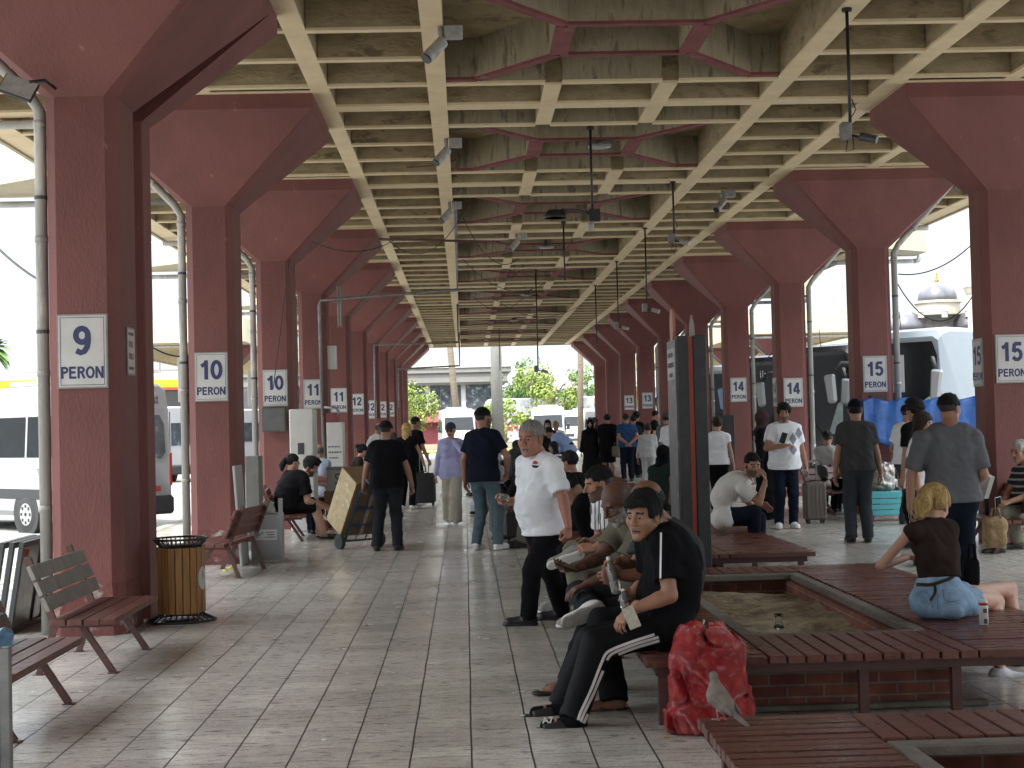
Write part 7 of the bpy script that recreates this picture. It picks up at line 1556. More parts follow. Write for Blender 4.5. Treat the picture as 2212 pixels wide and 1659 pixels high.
# ---- things hanging from the roof
CHAN = mat('lamp_white', (0.34, 0.34, 0.33), .45, .25, 12)
def hanging_rod(X, Y, z, label, kind):
    r = empty('hanging_rod', (X, Y, ZR), label=label, cat='hanging rod', group='rods hanging from the canopy'); m = MB(); m.cyl((0, 0, 0.02), (0, 0, z-ZR), .017, n=8); m.build('rod', M_BLACK, r, True); m = MB(); m.cyl((0, 0, -.03), (0, 0, .01), .05, n=10); m.build('flange', M_BLACK, r)
    zz = z-ZR
    if kind in ('cam', 'cam2'):
        m = MB(); m.bb(-.10, .0, -.06, .05, zz-.05, zz+.12); m.build('junction_box', M_GALV, r, bevel=.01); m = MB(); m.tube([(.0, 0, zz), (.08, 0, zz-.02), (.12, 0, zz-.01)], .014, 6); m.build('bracket', M_BLACK, r, True)
        m = MB(); m.tube([(.10, .02, zz-.01), (.24, -.06, zz-.06)], .042, 10); m.build('camera_head', M_DARKG if kind == 'cam' else CHAN, r, True, autos=.6); m = MB(); m.tube([(-.02, 0, zz+.12), (.06, 0, zz+.25), (.02, 0, zz+.35)], .006, 5); m.tube([(-.03, 0, zz-.05), (-.05, 0, zz-.16), (.03, 0, zz-.14), (.02, 0, zz)], .006, 5); m.build('loose_cable', M_BLACK, r, True)
    if kind == 'mirror':
        m = MB(); m.bb(-.05, .10, -.05, .05, zz-.10, zz+.06); m.build('junction_box', M_BLACK, r); m = MB(); m.tube([(0, 0, zz), (-.2, 0, zz+.05), (-.42, 0, zz+.06)], .022, 8); m.build('arm', M_DARKG, r, True)
        m = MB(); m.lathe([(.0, .03), (.10, .02), (.145, -.03), (.155, -.075), (.15, -.09)], 20, (-.50, 0, zz+.04), sy=.8); m.build('lamp_shade', M_BLACK, r, True); m = MB(); m.lathe([(.0, -.085), (.145, -.088), (.148, -.09)], 20, (-.50, 0, zz+.04), sy=.8); m.build('mirror_disc', mat('warm_mirror', (0.45, 0.40, 0.28), .12, 0, metal=.8), r)
        m = MB(); m.tube([(-.02, 0, zz-.09), (-.03, -.03, zz-.22)], .04, 8); m.build('camera_head', CHAN, r, True)
    return r
def rodpx(px, ytop, ybot, label, kind):
    d = _ray(px, ytop); D = (ZR-CAM_H)/d[2]*d[1]; p = at(px, ytop, D); hanging_rod(p[0], p[1], at(px, ybot, D)[2], label, kind)
rodpx(1829, 18, 292, 'nearest hanging rod with a dark camera at its foot, upper right', 'cam'); rodpx(1275, 275, 462, 'hanging rod with a round mirror lamp on its arm over the crowd', 'mirror')
rodpx(1453, 392, 520, 'hanging rod with a white camera left of the second right capital', 'cam2'); rodpx(1217, 480, 606, 'plain hanging rod right below the mirror lamp', 'plain')
rodpx(1393, 492, 668, 'hanging rod with a white camera above the 13 signs', 'cam2'); rodpx(1332, 564, 706, 'thin hanging rod between the white cameras in the right half', 'cam2'); rodpx(1286, 616, 742, 'thin hanging rod farthest right over the far van', 'plain'); rodpx(1157, 584, 800, 'long galvanised rod reaching down before the concrete mast', 'cam2'); rodpx(1078, 712, 800, 'short hanging rod near the far end left of the long one', 'plain')
def ceiling_camera(px, py, label, Y):
    p = at(px, py, Y); r = empty('ceiling_camera', (p[0], Y, ZR), label=label, cat='camera', group='white cameras under the canopy')
    m = MB(); m.bb(-.08, .10, -.06, .06, -.13, -.005); m.build('junction_box', CHAN, r, bevel=.01); m = MB(); m.tube([(-.12, 0, -.01), (-.12, 0, -.16)], .028, 8); m.build('bracket', CHAN, r, True); m = MB(); m.tube([(-.10, -.04, -.17), (-.26, -.16, -.36)], .062, 14); m.build('camera_head', CHAN, r, True, autos=.6); m = MB(); m.tube([(-.262, -.162, -.362), (-.27, -.168, -.372)], .056, 14); m.build('lens', M_BLACK, r)
    return r
ceiling_camera(977, 40, 'nearest white tube camera under the left inner rib', 14.45); ceiling_camera(982, 294, 'second white tube camera under the left inner rib', 20.15); ceiling_camera(985, 434, 'third white tube camera under the left inner rib', 25.9); ceiling_camera(1128, 500, 'white tube camera hanging in the middle bay', 30.4); ceiling_camera(1575, 408, 'white tube camera high between the right ribs', 25.2)
for px, py, lb_ in ((1295, 316, 'nearest round ceiling lamp in the red framed bay'), (1180, 534, 'second round ceiling lamp in the middle bays'), (1110, 692, 'far round ceiling lamp near the canopy end'), (1136, 637, 'third round ceiling lamp in the middle bays')):
    d = _ray(px, py); D = (ZR-.06-CAM_H)/d[2]*d[1]; p = at(px, py, D); r = empty('ceiling_lamp', tuple(p), label=lb_, cat='lamp', group='round ceiling lamps'); m = MB(); m.lathe([(.04, .25), (.05, .06), (.16, .03), (.17, 0), (.165, -.015)], 20); m.build('housing', M_GALV, r, True); m = MB(); m.lathe([(.15, -.018), (.10, -.028), (.0, -.03)], 20); m.build('diffuser', CHAN, r, True)
r = empty('flood_light', tuple(at(40, 190, 11.6)), label='white flood light panel on the capital at the upper left edge', cat='flood light'); m = MB(); m.box((0, 0, 0), (.27, .03, .19), rotm(-.5, .35, .1)); m.build('housing', M_BLACK, r, bevel=.005); m = MB(); m.box(rotm(-.5, .35, .1) @ Vector((0, -.019, 0)), (.25, .004, .17), rotm(-.5, .35, .1)); m.build('glass', CHAN, r); m = MB(); m.tube([(.08, .02, .05), (.18, .10, .08), (.22, .25, .05)], .014, 6); m.build('bracket', M_BLACK, r, True)
q = at(733, 662, 30.0); r = empty('tube_light', tuple(q), label='twin tube light standing on end beside the long pipe', cat='tube light'); m = MB(); m.bb(-.05, .05, 0, .05, -.42, .42); m.build('housing', M_GALV, r)
for x in (-.025, .025): m = MB(); m.cyl((x, -.02, -.40), (x, -.02, .40), .014, n=8); m.build('tube', CHAN, r, True)

# ---- conduits and cables
def conduit(pts, rr, label, mt=None, name='conduit'):
    o = V3(*pts[0]); m = MB(); m.tube([tuple(p) for p in pts], rr, 8); tag(m.build(name, mt or M_GALV, smooth=True, origin=tuple(o)), label, 'pipe' if name == 'conduit' else 'cable')
conduit([at(700, 1010, 29.8), at(689, 660, 29.8), at(692, 649, 29.8), at(988, 626, 29.8), (at(988, 626, 29.8)[0], 29.8, ZR-.03), (at(988, 626, 29.8)[0], 26.4, ZR-.03)], .032, 'grey pipe rising on the left column and crossing to the middle rib')
conduit([at(700, 880, 29.7), at(726, 882, 29.7), at(731, 890, 29.7), at(732, 900, 29.7)], .03, 'short bent pipe over the second 11 sign'); conduit([at(811, 905, 47.5), at(808, 746, 47.5), at(990, 739, 47.5), (at(990, 739, 47.5)[0], 47.5, ZR-.03)], .035, 'second crossing pipe above the far 12 signs')
conduit([at(862, 880, 62), at(860, 797, 62), at(993, 790, 62), (at(993, 790, 62)[0], 62, ZR-.03)], .04, 'farthest crossing pipe at the canopy end')
conduit([at(818, 517, 24), at(1080, 522, 24)], .02, 'thin rusty bar across the ribs', M_FRAME)
def sag(a, b, s_, n=14): a, b = V3(*a), V3(*b); return [a+(b-a)*t-V3(0, 0, s_*4*t*(1-t)) for t in [i/n for i in range(n+1)]]
for i, (a, b, s_, lb_) in enumerate(((at(840, 520, 24), at(1010, 440, 26), .5, 'loose cable drooping left of the grey pipe'), (at(1000, 470, 24), at(1120, 560, 25), .35, 'loose cable loop right of the grey pipe'), (at(770, 345, 24), at(985, 345, 22), .12, 'thin cable along the left ribs'), (at(640, 500, 24), at(850, 520, 24), .25, 'cable from the third left capital'), (at(1000, 560, 30), at(1180, 610, 33), .4, 'drooping cable in the middle bays'), (at(590, 840, 23.8), at(625, 560, 23.8), .0, 'cable running up the third left column'), (at(1020, 640, 40), at(1150, 620, 42), .5, 'far drooping cable in the middle'), (at(1060, 640, 38), at(1260, 655, 40), .45, 'far drooping cable towards the rods'))):
    conduit(sag(a, b, s_), .007, lb_, M_BLACK, 'hanging_cable')
# ================================================================ BEYOND THE PLATFORM
GZ = -0.16
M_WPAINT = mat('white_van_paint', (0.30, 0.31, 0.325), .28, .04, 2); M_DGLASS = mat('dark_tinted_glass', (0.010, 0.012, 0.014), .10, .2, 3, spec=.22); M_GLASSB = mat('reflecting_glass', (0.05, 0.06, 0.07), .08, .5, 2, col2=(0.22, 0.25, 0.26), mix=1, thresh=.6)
M_BUMP = mat('black_bumper', (0.025, 0.026, 0.028), .6, .1); M_TYRE = mat('tyre_rubber', (0.022, 0.022, 0.022), .8, .15); M_RIM = mat('silver_rim', (0.42, 0.42, 0.43), .35, .1, metal=.5); M_LENS = mat('headlamp_lens', (0.45, 0.47, 0.50), .12, .1); M_BBLK = mat('black_coach_paint', (0.02, 0.02, 0.022), .2, .1); M_TAIL = mat('tail_lamp', (0.25, 0.012, 0.015), .25, .1)
M_SILV = mat('silver_bus_paint', (0.21, 0.24, 0.265), .28, .05, 1)
def wheel(parent, x, y, r=.34, side=1, z=None):
    z = r if z is None else z
    m = MB(); m.tube([(x-.10, y, z), (x-.085, y, z), (x+.085, y, z), (x+.10, y, z)], [r*.9, r, r, r*.9], 24); w_ = m.build('wheel', M_TYRE, parent, True, autos=.5)
    m = MB(); xs = x+side*.101; m.tube([(xs-side*.01, y, z), (xs, y, z)], r*.60, 20)
    m.build('rim', M_RIM, w_, True, autos=.5); m = MB()
    for k in range(8):
        a = 2*PI*k/8; m.box((xs+side*.003, y+math.cos(a)*r*.44, z+math.sin(a)*r*.44), (.006, .055, .055))
    m.cyl((xs, y, z), (xs+side*.012, y, z), r*.1, n=8); m.build('rim_opening', M_BUMP, w_)
def vehicle_body(L, W, H, nose, z0, mt, root, tuck=.10, rear_tuck=.02, hood=None):
    "cross-sections along y; front at +y"
    def ring(y, w, zt, zb=z0):
        hw = w/2; hh = zt-zb
        return [(-hw*.94, y, zb), (-hw, y, zb+.10), (-hw, y, zb+hh*.45), (-hw*(1-tuck*.45), y, zb+hh*.80), (-hw*(1-tuck), y, zt-.10), (-hw*(1-tuck)+.14, y, zt), (hw*(1-tuck)-.14, y, zt), (hw*(1-tuck), y, zt-.10), (hw*(1-tuck*.45), y, zb+hh*.80), (hw, y, zb+hh*.45), (hw, y, zb+.10), (hw*.94, y, zb)]
    m = MB(); secs = [(0, W-.04, H-.05), (.06, W, H)]+nose
    m.loft([ring(*s_) for s_ in secs]); return m.build('body', mt, root, True, autos=.5)
def minibus(label, loc, rz, servis=False, group='white minibuses'):
    r = empty('minibus', loc, rz, label, 'minibus', group); L, W, H = 6.3, 2.0, 2.68
    vehicle_body(L, W, H, .0 or [(4.55, W, H), (4.78, W-.02, H-.12), (4.98, W-.04, 2.20), (5.52, W-.05, 1.50), (6.0, W-.10, 1.26), (6.22, W-.22, 1.0), (6.30, W-.35, .72)], .30, M_WPAINT, r)
    hw = W/2
    for s in (-1, 1):
        for k, (y0, y1) in enumerate(((.35, 1.65), (1.72, 3.15), (3.22, 4.35))):
            m = MB(); zb, zt = 1.38, 2.12; f = lambda z: s*(hw*(1-.10*.45*max(0, (z-1.37)/.83))+.006)
            m.add([(f(zb), y0, zb), (f(zb), y1, zb), (f(zt), y1, zt), (f(zt), y0, zt)], [(0, 1, 2, 3)]); m.build('window', M_DGLASS, r)
        m = MB(); zb, zt = 1.38, 2.02; m.add([(s*(hw-.0+.006), 4.42, zb), (s*(hw-.02), 5.30, zb), (s*(hw-.04), 4.92, zt), (s*(hw-.035), 4.42, zt)], [(0, 1, 2, 3)]); m.build('window', M_DGLASS, r)
        m = MB(); m.bb(s*(hw-.01), s*(hw+.008), .1, 5.9, .62, .80); m.build('side_trim', M_BUMP, r)
        for y in (1.70, 5.05):
            m = MB(); m.tube([(s*(hw-.12), y, .36), (s*(hw+.003), y, .36)], .44, 24); m.build('wheel_arch', M_BUMP, r, True, autos=.5); wheel(r, s*(hw-.09), y, .34, s)
        m = MB(); m.bb(s*(hw+.04), s*(hw+.22), 4.95, 5.06, 1.40, 1.74); m.bb(s*(hw-.05), s*(hw+.06), 4.97, 5.03, 1.42, 1.50); m.build('mirror', M_BUMP, r, bevel=.03)
        m = MB(); m.box((s*.72, 6.06, .98), (.30, .22, .26), rotm(-.5, 0, -s*.2)); m.build('headlight', M_LENS, r, bevel=.05)
        m = MB(); m.bb(s*(hw-.055), s*(hw+.004), -.015, .03, .80, 1.40); m.build('tail_light', M_TAIL, r, bevel=.01)
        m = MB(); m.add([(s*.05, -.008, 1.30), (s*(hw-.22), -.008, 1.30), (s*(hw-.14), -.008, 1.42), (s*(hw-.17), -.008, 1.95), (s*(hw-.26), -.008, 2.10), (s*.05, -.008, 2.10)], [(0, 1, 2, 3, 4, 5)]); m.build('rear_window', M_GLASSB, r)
    m = MB(); m.add([(-.82, 5.54, 1.52), (.82, 5.54, 1.52), (.78, 5.00, 2.22), (-.78, 5.00, 2.22)], [(0, 1, 2, 3)]); m.build('windscreen', M_DGLASS, r)
    m = MB(); m.bb(-.88, .88, 6.22, 6.38, .30, .62); m.build('front_bumper', M_BUMP, r, bevel=.04); m = MB(); m.bb(-.45, .45, 6.16, 6.30, .72, .98); m.build('grille', M_BUMP, r, bevel=.03)
    m = MB(); m.bb(-1.0, 1.0, -.10, .12, .28, .62); m.build('rear_bumper', M_BUMP, r, bevel=.05); m = MB(); m.bb(-.012, .012, -.012, .0, .65, 2.5); m.build('door_gap', M_BUMP, r)
    m = MB(); m.bb(-.26, .26, 6.375, 6.385, .42, .53); m.build('number_plate', M_WMET, r); m = MB(); m.bb(-.6, .6, 1.5, 3.0, 2.66, 2.80); m.build('roof_unit', M_WPAINT, r, bevel=.05)
    if servis:
        text('SERVİSİ', .15, M_LINE, r, (.46, -.022, 2.36), FRONT, 'lettering', .001, .02); text('SERVİSİ', .12, M_LINE, r, (.42, -.012, 1.17), FRONT, 'lettering', .001, .02)
        m = MB(); m.bb(.60, .74, -.014, -.006, .70, .80); m.build('red_badge', MR_, r); m = MB()
        for k in range(4): m.bb(-hw-.012, -hw-.006, .95+k*.03, 1.30-k*.03, 1.16-k*.05, 1.175-k*.05)
        m.build('wing_emblem', mat('emblem_blue', (0.10, 0.13, 0.20), .4, 0), r)
    return r
minibus('white minibus with SERVISI lettering parked behind the nearest left column', (-6.15, 26.7, GZ), math.radians(46), True)
minibus('white minibus facing the canopy at the far end, left of the concrete mast', (-.62, 86.5, GZ), math.radians(183)); minibus('white minibus facing the canopy at the far end, right of the concrete mast', (4.95, 86.5, GZ), math.radians(176))
minibus('distant white minibus seen between the first two left columns', (-10.4, 52.0, GZ), math.radians(40)); minibus('distant white minibus just left of the far right columns', (9.6, 112, GZ), math.radians(160)); minibus('distant white minibus with pale windows between the second and third left columns', (-9.0, 63.0, GZ), math.radians(50))

def coach(label, loc, rz, mt, mirror_mt, lettering=None, front_text=None):
    r = empty('coach', loc, rz, label, 'coach', 'coaches parked nose-in along the right side'); L, W, H = 12.0, 2.5, 3.75
    vehicle_body(L, W, H, [(11.5, W, H), (11.82, W-.04, H-.07), (11.98, W-.10, H-.22), (12.03, W-.12, 1.3), (11.98, W-.16, .45)], .30, mt, r, tuck=.05)
    hw = W/2
    m = MB(); m.add([(-hw+.08, 12.045, 1.10), (hw-.08, 12.045, 1.10), (hw-.12, 12.03, 3.1), (hw-.24, 12.02, 3.42), (-hw+.24, 12.02, 3.42), (-hw+.12, 12.03, 3.1)], [(0, 1, 2, 3, 4, 5)]); m.build('windscreen', M_DGLASS, r)
    m = MB(); m.add([(-hw+.30, 12.055, 1.3), (-hw+.75, 12.055, 1.3), (-hw+.45, 12.05, 2.1), (-hw+.28, 12.05, 2.2)], [(0, 1, 2, 3)]); m.build('curtain', mat('pale_curtain', (0.36, 0.46, 0.45), .5, .2), r)
    m = MB(); m.bar((-.3, 12.06, 1.28), (.35, 12.05, 2.0), .03); m.bar((.5, 12.06, 1.28), (.9, 12.05, 2.0), .03); m.build('wiper', M_BLACK, r)
    for s in (-1, 1):
        m = MB(); xs = s*(hw+.005)
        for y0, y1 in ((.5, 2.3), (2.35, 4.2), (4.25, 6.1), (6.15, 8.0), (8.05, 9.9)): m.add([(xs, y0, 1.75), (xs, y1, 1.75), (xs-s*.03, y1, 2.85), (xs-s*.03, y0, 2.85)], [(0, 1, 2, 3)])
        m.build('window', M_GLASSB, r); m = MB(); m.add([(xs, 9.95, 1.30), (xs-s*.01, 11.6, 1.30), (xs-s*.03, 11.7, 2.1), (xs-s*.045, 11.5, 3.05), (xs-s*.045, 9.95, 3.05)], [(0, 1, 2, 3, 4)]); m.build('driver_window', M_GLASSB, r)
        m = MB(); m.bb(xs-s*.02, xs+s*.004, 10.0, 11.5, 1.9, 1.96); m.build('window_rail', M_SILV, r)
        for y in (2.6, 9.6): wheel(r, s*(hw-.13), y, .50, s)
        m = MB(); m.tube([(s*(hw-.25), 11.95, 3.0), (s*(hw-.05), 12.35, 3.02), (s*(hw+.10), 12.50, 2.8)], .05, 8); mo = m.build('mirror_arm', M_BUMP, r, True); m = MB(); m.box((s*(hw+.12), 12.52, 2.42), (.24, .12, .68), rotm(0, s*.12, 0), taper=(1.25, 1.0)); m.build('mirror', mirror_mt, r, bevel=.05)
        m = MB(); m.bb(s*.75, s*1.08, 11.97, 12.06, .72, .98); m.build('headlight', M_LENS, r, bevel=.03)
    m = MB(); m.bb(-hw+.1, hw-.1, 11.9, 12.05, .32, .58); m.build('front_bumper', M_BUMP, r, bevel=.03); m = MB(); m.tube([(.2, 11.3, 3.74), (.3, 11.2, 4.2)], .012, 6); m.build('aerial', M_BLACK, r)
    if lettering: text(lettering, .22, M_SOLEW, r, (hw+.012, 9.75, 2.72), (PI/2, 0, PI/2), 'lettering', .001, .02)
    if front_text: text(front_text, .34, M_SOLEW, r, (.1, 12.05, 3.12), (PI/2, 0, PI), 'lettering', .001, .0)
    return r
def park(corner, label, mt, mm, **k):
    a = math.radians(132); f = V3(-math.sin(a), math.cos(a), 0); rgt = V3(math.cos(a), math.sin(a), 0); o = V3(corner[0], corner[1], GZ)-f*12.0-(-rgt)*1.25
    return coach(label, tuple(o), a, mt, mm, **k)
M_BBLK_ = mat('black_coach_paint', (0.02, 0.02, 0.022), .2, .1)
park((10.75, 32.6), 'silver white coach beside the number 15 column, nearest of the parked coaches', M_SILV, M_WPAINT, lettering='TRA')
park((10.35, 38.8), 'coach with white mirror behind the blue tarpaulin, second of the parked coaches', M_BBLK, M_WPAINT); park((10.3, 44.6), 'black coach with blue mirror, third of the parked coaches', M_BBLK, mat('blue_mirror', (0.12, 0.28, 0.50), .25, .05), front_text='Ila'); park((10.3, 52.0), 'white coach fourth in the row behind the 14 signs', M_WPAINT, M_WPAINT); park((10.3, 60.0), 'far white coach, fifth in the row along the right side', M_WPAINT, M_BUMP)
r_ = coach('white long-distance coach with red letters far off beyond the right van', (13.6, 113, GZ), math.radians(80), M_WPAINT, M_WPAINT); r_['group'] = 'coaches beyond the canopy end'; text('DEN', .8, mat('red_letters', (0.35, 0.03, 0.03), .5, 0), r_, (-1.27, 10.2, 1.5), (PI/2, 0, -PI/2), 'lettering', .002, .02)
r_ = coach('white and blue coach far behind the nearest left columns', (-20, 66, GZ), math.radians(-60), M_WPAINT, M_WPAINT); r_['group'] = 'coaches beyond the canopy end'; m = MB(); m.bb(1.256, 1.262, .5, 11, 1.0, 1.35); m.build('blue_band', mat('blue_band', (0.03, 0.22, 0.42), .3, 0), r_)

# ---- neighbouring canopies
def side_canopy(x0, x1, y0, y1, label, cols, zb=5.35):
    r = empty('side_canopy', ((x0+x1)/2, y0, zb), 0, label, 'canopy'); O = ((x0+x1)/2, y0, zb)
    m = MB(); m.bb(x0, x1, y0, y0+.2, zb+.02, zb+1.02); m.bb(x0, x0+.2, y0+.2, y1, zb+.02, zb+1.02); m.bb(x1-.2, x1, y0+.2, y1, zb+.02, zb+1.02); m.build('fascia', M_FASCIA, r, origin=O)
    m = MB(); m.bb(x0+.2, x1-.2, y0+.2, y1, zb+.55, zb+.9); m.build('slab', M_COFFER, r, origin=O); m = MB(); y = y0+1.4
    while y < y1: m.bb(x0+.2, x1-.2, y, y+.12, zb+.05, zb+.549); y += 1.4
    m.build('rib', M_BEIGE, r, origin=O); m = MB(); m.cyl((x0+.3, y0+.3, zb-.12), (x1-.3, y0+.3, zb-.12), .06, n=8); m.build('gutter_pipe', M_PIPE, r, True, origin=O)
side_canopy(-16.4, -9.2, 62, 100, 'neighbouring beige canopy beyond the left columns with peeling paint', ()); side_canopy(12.6, 18.6, 65, 110, 'neighbouring beige canopy beyond the right columns', ())
side_canopy(19.5, 34, 88, 120, 'second beige canopy farther off to the right', (), 5.2)
pc = make_column(-1)
for i, (x, y, lb_) in enumerate(((-10.6, 66, 'red column of the neighbouring left canopy'), (14.6, 67.5, 'nearer red column of the neighbouring right canopy'), (14.6, 79, 'farther red column of the neighbouring right canopy'))):
    o = pc if i == 0 else copy_tree(pc); o.location = (x, y, GZ); tag(o, lb_, 'column', 'flared red canopy columns')

# ---- trees and plants
def leafm(name, a, b): return mat(name, a, .75, .35, 1.2, col2=b, mix=2.0, thresh=.52)
LF1 = leafm('yellow_green_leaves', (0.16, 0.21, 0.025), (0.09, 0.14, 0.02)); LF2 = leafm('green_leaves', (0.10, 0.18, 0.035), (0.06, 0.11, 0.025)); LF3 = leafm('orange_leaves', (0.30, 0.15, 0.045), (0.16, 0.17, 0.04)); M_BARK = mat('bark', (0.13, 0.095, 0.065), .9, .3, 6, .4, 20); M_PALM = mat('palm_trunk', (0.15, 0.12, 0.09), .9, .3, 4, .6, 14, stretch=(1, 1, 4))
def tree(x, y, h, rx, rz, lf, label, n=1500, size=.26, clumps=16, seed=1, zc=None, group=None, name='broadleaf_tree'):
    rs = random.Random(seed); r = empty(name, (x, y, GZ), 0, label, 'tree', group); zc = zc or h-rz
    m = MB(); m.tube([(0, 0, 0), (.06, 0, zc*.5), (0, .05, zc)], [.16, .12, .07], 8)
    for k in range(6):
        a = rs.uniform(0, 6.28); m.tube([(0, 0, zc*rs.uniform(.45, .8)), (math.cos(a)*rx*.4, math.sin(a)*rx*.4, zc+rz*.1), (math.cos(a)*rx*.7, math.sin(a)*rx*.7, zc+rz*rs.uniform(0, .5))], [.06, .04, .015], 5)
    m.build('trunk', M_BARK, r, True)
    cs = []
    for k in range(clumps):
        while True:
            p = [rs.uniform(-1, 1) for _ in range(3)]
            if .25 < sum(c*c for c in p) < 1: break
        cs.append((p[0]*rx, p[1]*rx, zc+p[2]*rz, rs.uniform(.25, .45)*rx))
    m = MB()
    for k in range(n):
        c = cs[rs.randrange(len(cs))]; d = Vector((rs.gauss(0, 1), rs.gauss(0, 1), rs.gauss(0, .8))).normalized()*c[3]*rs.uniform(.55, 1.05)**.6; p = Vector(c[:3])+d
        nv = (d.normalized()+Vector((rs.uniform(-.8, .8), rs.uniform(-.8, .8), rs.uniform(-.3, 1)))).normalized(); u = nv.orthogonal().normalized(); v = nv.cross(u); s_ = size*rs.uniform(.6, 1.3)
        m.add([p-u*s_*.5, p-v*s_*.3, p+u*s_*.5, p+v*s_*.3], [(0, 1, 2, 3)])
    m.build('crown', lf, r); return r
tree(-4.9, 103, 4.7, 2.6, 2.0, LF1, 'yellow-green bushy tree left of the left far van', 2600, seed=3, zc=2.7); tree(-7.6, 106, 4.4, 2.2, 1.9, LF1, 'yellow-green tree at the far left against the white building', 1500, seed=8, zc=2.6)
tree(6.6, 112, 6.3, 2.5, 2.0, LF1, 'bright green tree above the right far van', 2400, seed=4, zc=4.4); tree(3.1, 116, 5.6, 1.6, 1.3, LF2, 'small dark green tree right behind the concrete mast', 1100, seed=5, zc=4.5); tree(9.0, 118, 6.6, 2.0, 1.9, LF2, 'green tree behind the right palm trunk', 1500, seed=6, zc=4.6)
tree(2.7, 101, 3.0, 2.0, .9, LF1, 'low spreading tree at the foot of the concrete mast', 1200, seed=7, zc=2.2); tree(11.6, 108, 5.4, 1.9, 2.0, LF3, 'tree with orange leaves at the right of the far opening', 1500, seed=9, zc=3.3); tree(5.0, 120, 7.2, 1.2, 2.2, LF2, 'slim dark tree poking above the far roof line', 900, seed=12, zc=5.0)
tree(-27, 112, 5.6, 2.6, 1.8, LF2, 'green tree beside the filling station seen past the nearest left column', 1300, seed=10, zc=3.6, size=.3)
def palm(x, y, h, label, crown=True, lean=0.0, rt=.16, seed=1, fs=1.0):
    rs = random.Random(seed); r = empty('palm_tree', (x, y, GZ), 0, label, 'palm'); m = MB(); m.tube([(0, 0, 0), (lean*.5, 0, h*.5), (lean, 0, h)], [rt*1.2, rt, rt*.9], 10); m.build('trunk', M_PALM, r, True)
    if crown:
        m = MB()
        for k in range(46):
            a = rs.uniform(0, 6.28); el = rs.uniform(-.75, 1.15); L = rs.uniform(1.6, 2.3)*fs; prev = None
            for t in range(7):
                u = t/6; rr_ = L*u; p = Vector((lean+math.cos(a)*rr_*math.cos(el), math.sin(a)*rr_*math.cos(el), h+rr_*math.sin(el)-1.0*fs*u*u)); wdt = .26*math.sin(PI*min(1, .12+u*.9)); sd = Vector((-math.sin(a), math.cos(a), 0))*wdt
                if prev: m.add([prev[0], prev[1], p+sd, p-sd], [(0, 1, 2, 3)])
                prev = (p-sd, p+sd)
        m.build('crown', LF2, r)
    return r
palm(-22.2, 70, 6.0, 'palm tree with full crown at the far left edge', seed=2, fs=.5); palm(-.35, 92, 9.5, 'leaning bare palm trunk left of the concrete mast', True, -.7, .2, 5); palm(7.2, 92, 10, 'straight palm trunk at the right of the far opening', True, .25, .18, 6)
r = empty('concrete_mast', (1.86, 84, GZ), 0, 'thick round concrete mast standing beyond the canopy end', 'mast'); m = MB(); m.tube([(0, 0, 0), (0, 0, 14)], [.36, .25], 20); m.build('shaft', mat('mast_concrete', (0.20, 0.20, 0.18), .8, .12, 2, .2, 20), r, True)

# ---- buildings
M_WWALL = mat('white_render', (0.40, 0.395, 0.38), .8, .06, 1); M_GREYB = mat('grey_roof_band', (0.17, 0.165, 0.155), .8, .1, 1); M_AWN = mat('faded_red_awning', (0.28, 0.08, 0.095), .7, .2, 1); M_REDW = mat('red_shopfront', (0.19, 0.035, 0.04), .7, .2, 1); M_BWALL = mat('beige_wall', (0.26, 0.235, 0.185), .85, .15, .8, col2=(0.28, 0.25, 0.20), mix=1.5, thresh=.6)
r = empty('white_building', (-10, 122, GZ), 0, 'two-storey white building with a long window band and red awning', 'building'); O = (-10, 122, GZ)
m = MB(); m.bb(-24, 2.9, 122, 134, GZ, 5.15); m.build('wall', M_WWALL, r, origin=O); m = MB(); m.bb(-24.6, 3.6, 121.2, 134, 5.16, 5.95); m.bb(-24.8, 3.9, 121.0, 134, 5.96, 6.35, 0); m.build('roof', [M_GREYB], r, origin=O); m = MB(); m.bb(-24.8, 3.9, 120.9, 134, 6.36, 6.60); m.build('parapet', M_WWALL, r, origin=O)
for k in range(9):
    x = -23.5+k*2.95
    m = MB(); m.bb(x, x+2.55, 121.93, 121.99, 2.95, 4.95); w_ = m.build('window', M_GLASSB, r, origin=O); m = MB()
    for q in (.82, 1.66): m.bb(x+q, x+q+.05, 121.90, 121.925, 2.95, 4.95)
    m.build('frame', M_DARKG, w_, origin=O)
m = MB(); m.bb(-7.2, .6, 121.0, 121.98, 1.9, 2.75); m.build('awning', M_AWN, r, origin=O); m = MB(); m.bb(-7.0, 1.2, 121.90, 121.97, .0, 1.88); m.build('shopfront', M_REDW, r, origin=O)
r = empty('beige_building', (9, 124, GZ), 0, 'low beige building with a stained parapet behind the right far van', 'building'); O = (9, 124, GZ)
m = MB(); m.bb(3.0, 22, 123.5, 135, GZ, 1.7); m.build('wall', M_BWALL, r, origin=O); m = MB(); m.bb(2.95, 22.3, 123, 135, 1.71, 3.05); m.build('parapet', mat('stained_parapet', (0.28, 0.26, 0.22), .85, .1, .6, col2=(0.30, 0.27, 0.22), mix=1.5, thresh=.62), r, origin=O)
for x in (4.2, 7.6, 12.0): m = MB(); m.bb(x, x+1.6, 123.42, 123.49, GZ, 1.3); m.build('doorway', M_GREYB, r, origin=O)
r = empty('pale_blue_building', (9, 160, GZ), 0, 'pale white and blue hall roof far behind the trees', 'building'); O = (9, 160, GZ); m = MB(); m.bb(2.5, 24, 160, 185, GZ, 5.2); m.build('wall', mat('pale_blue_wall', (0.28, 0.35, 0.39), .7, .1, .3), r, origin=O); m = MB(); m.bb(2, 24.5, 159.5, 185, 5.21, 7.3); m.build('roof', M_WWALL, r, origin=O)
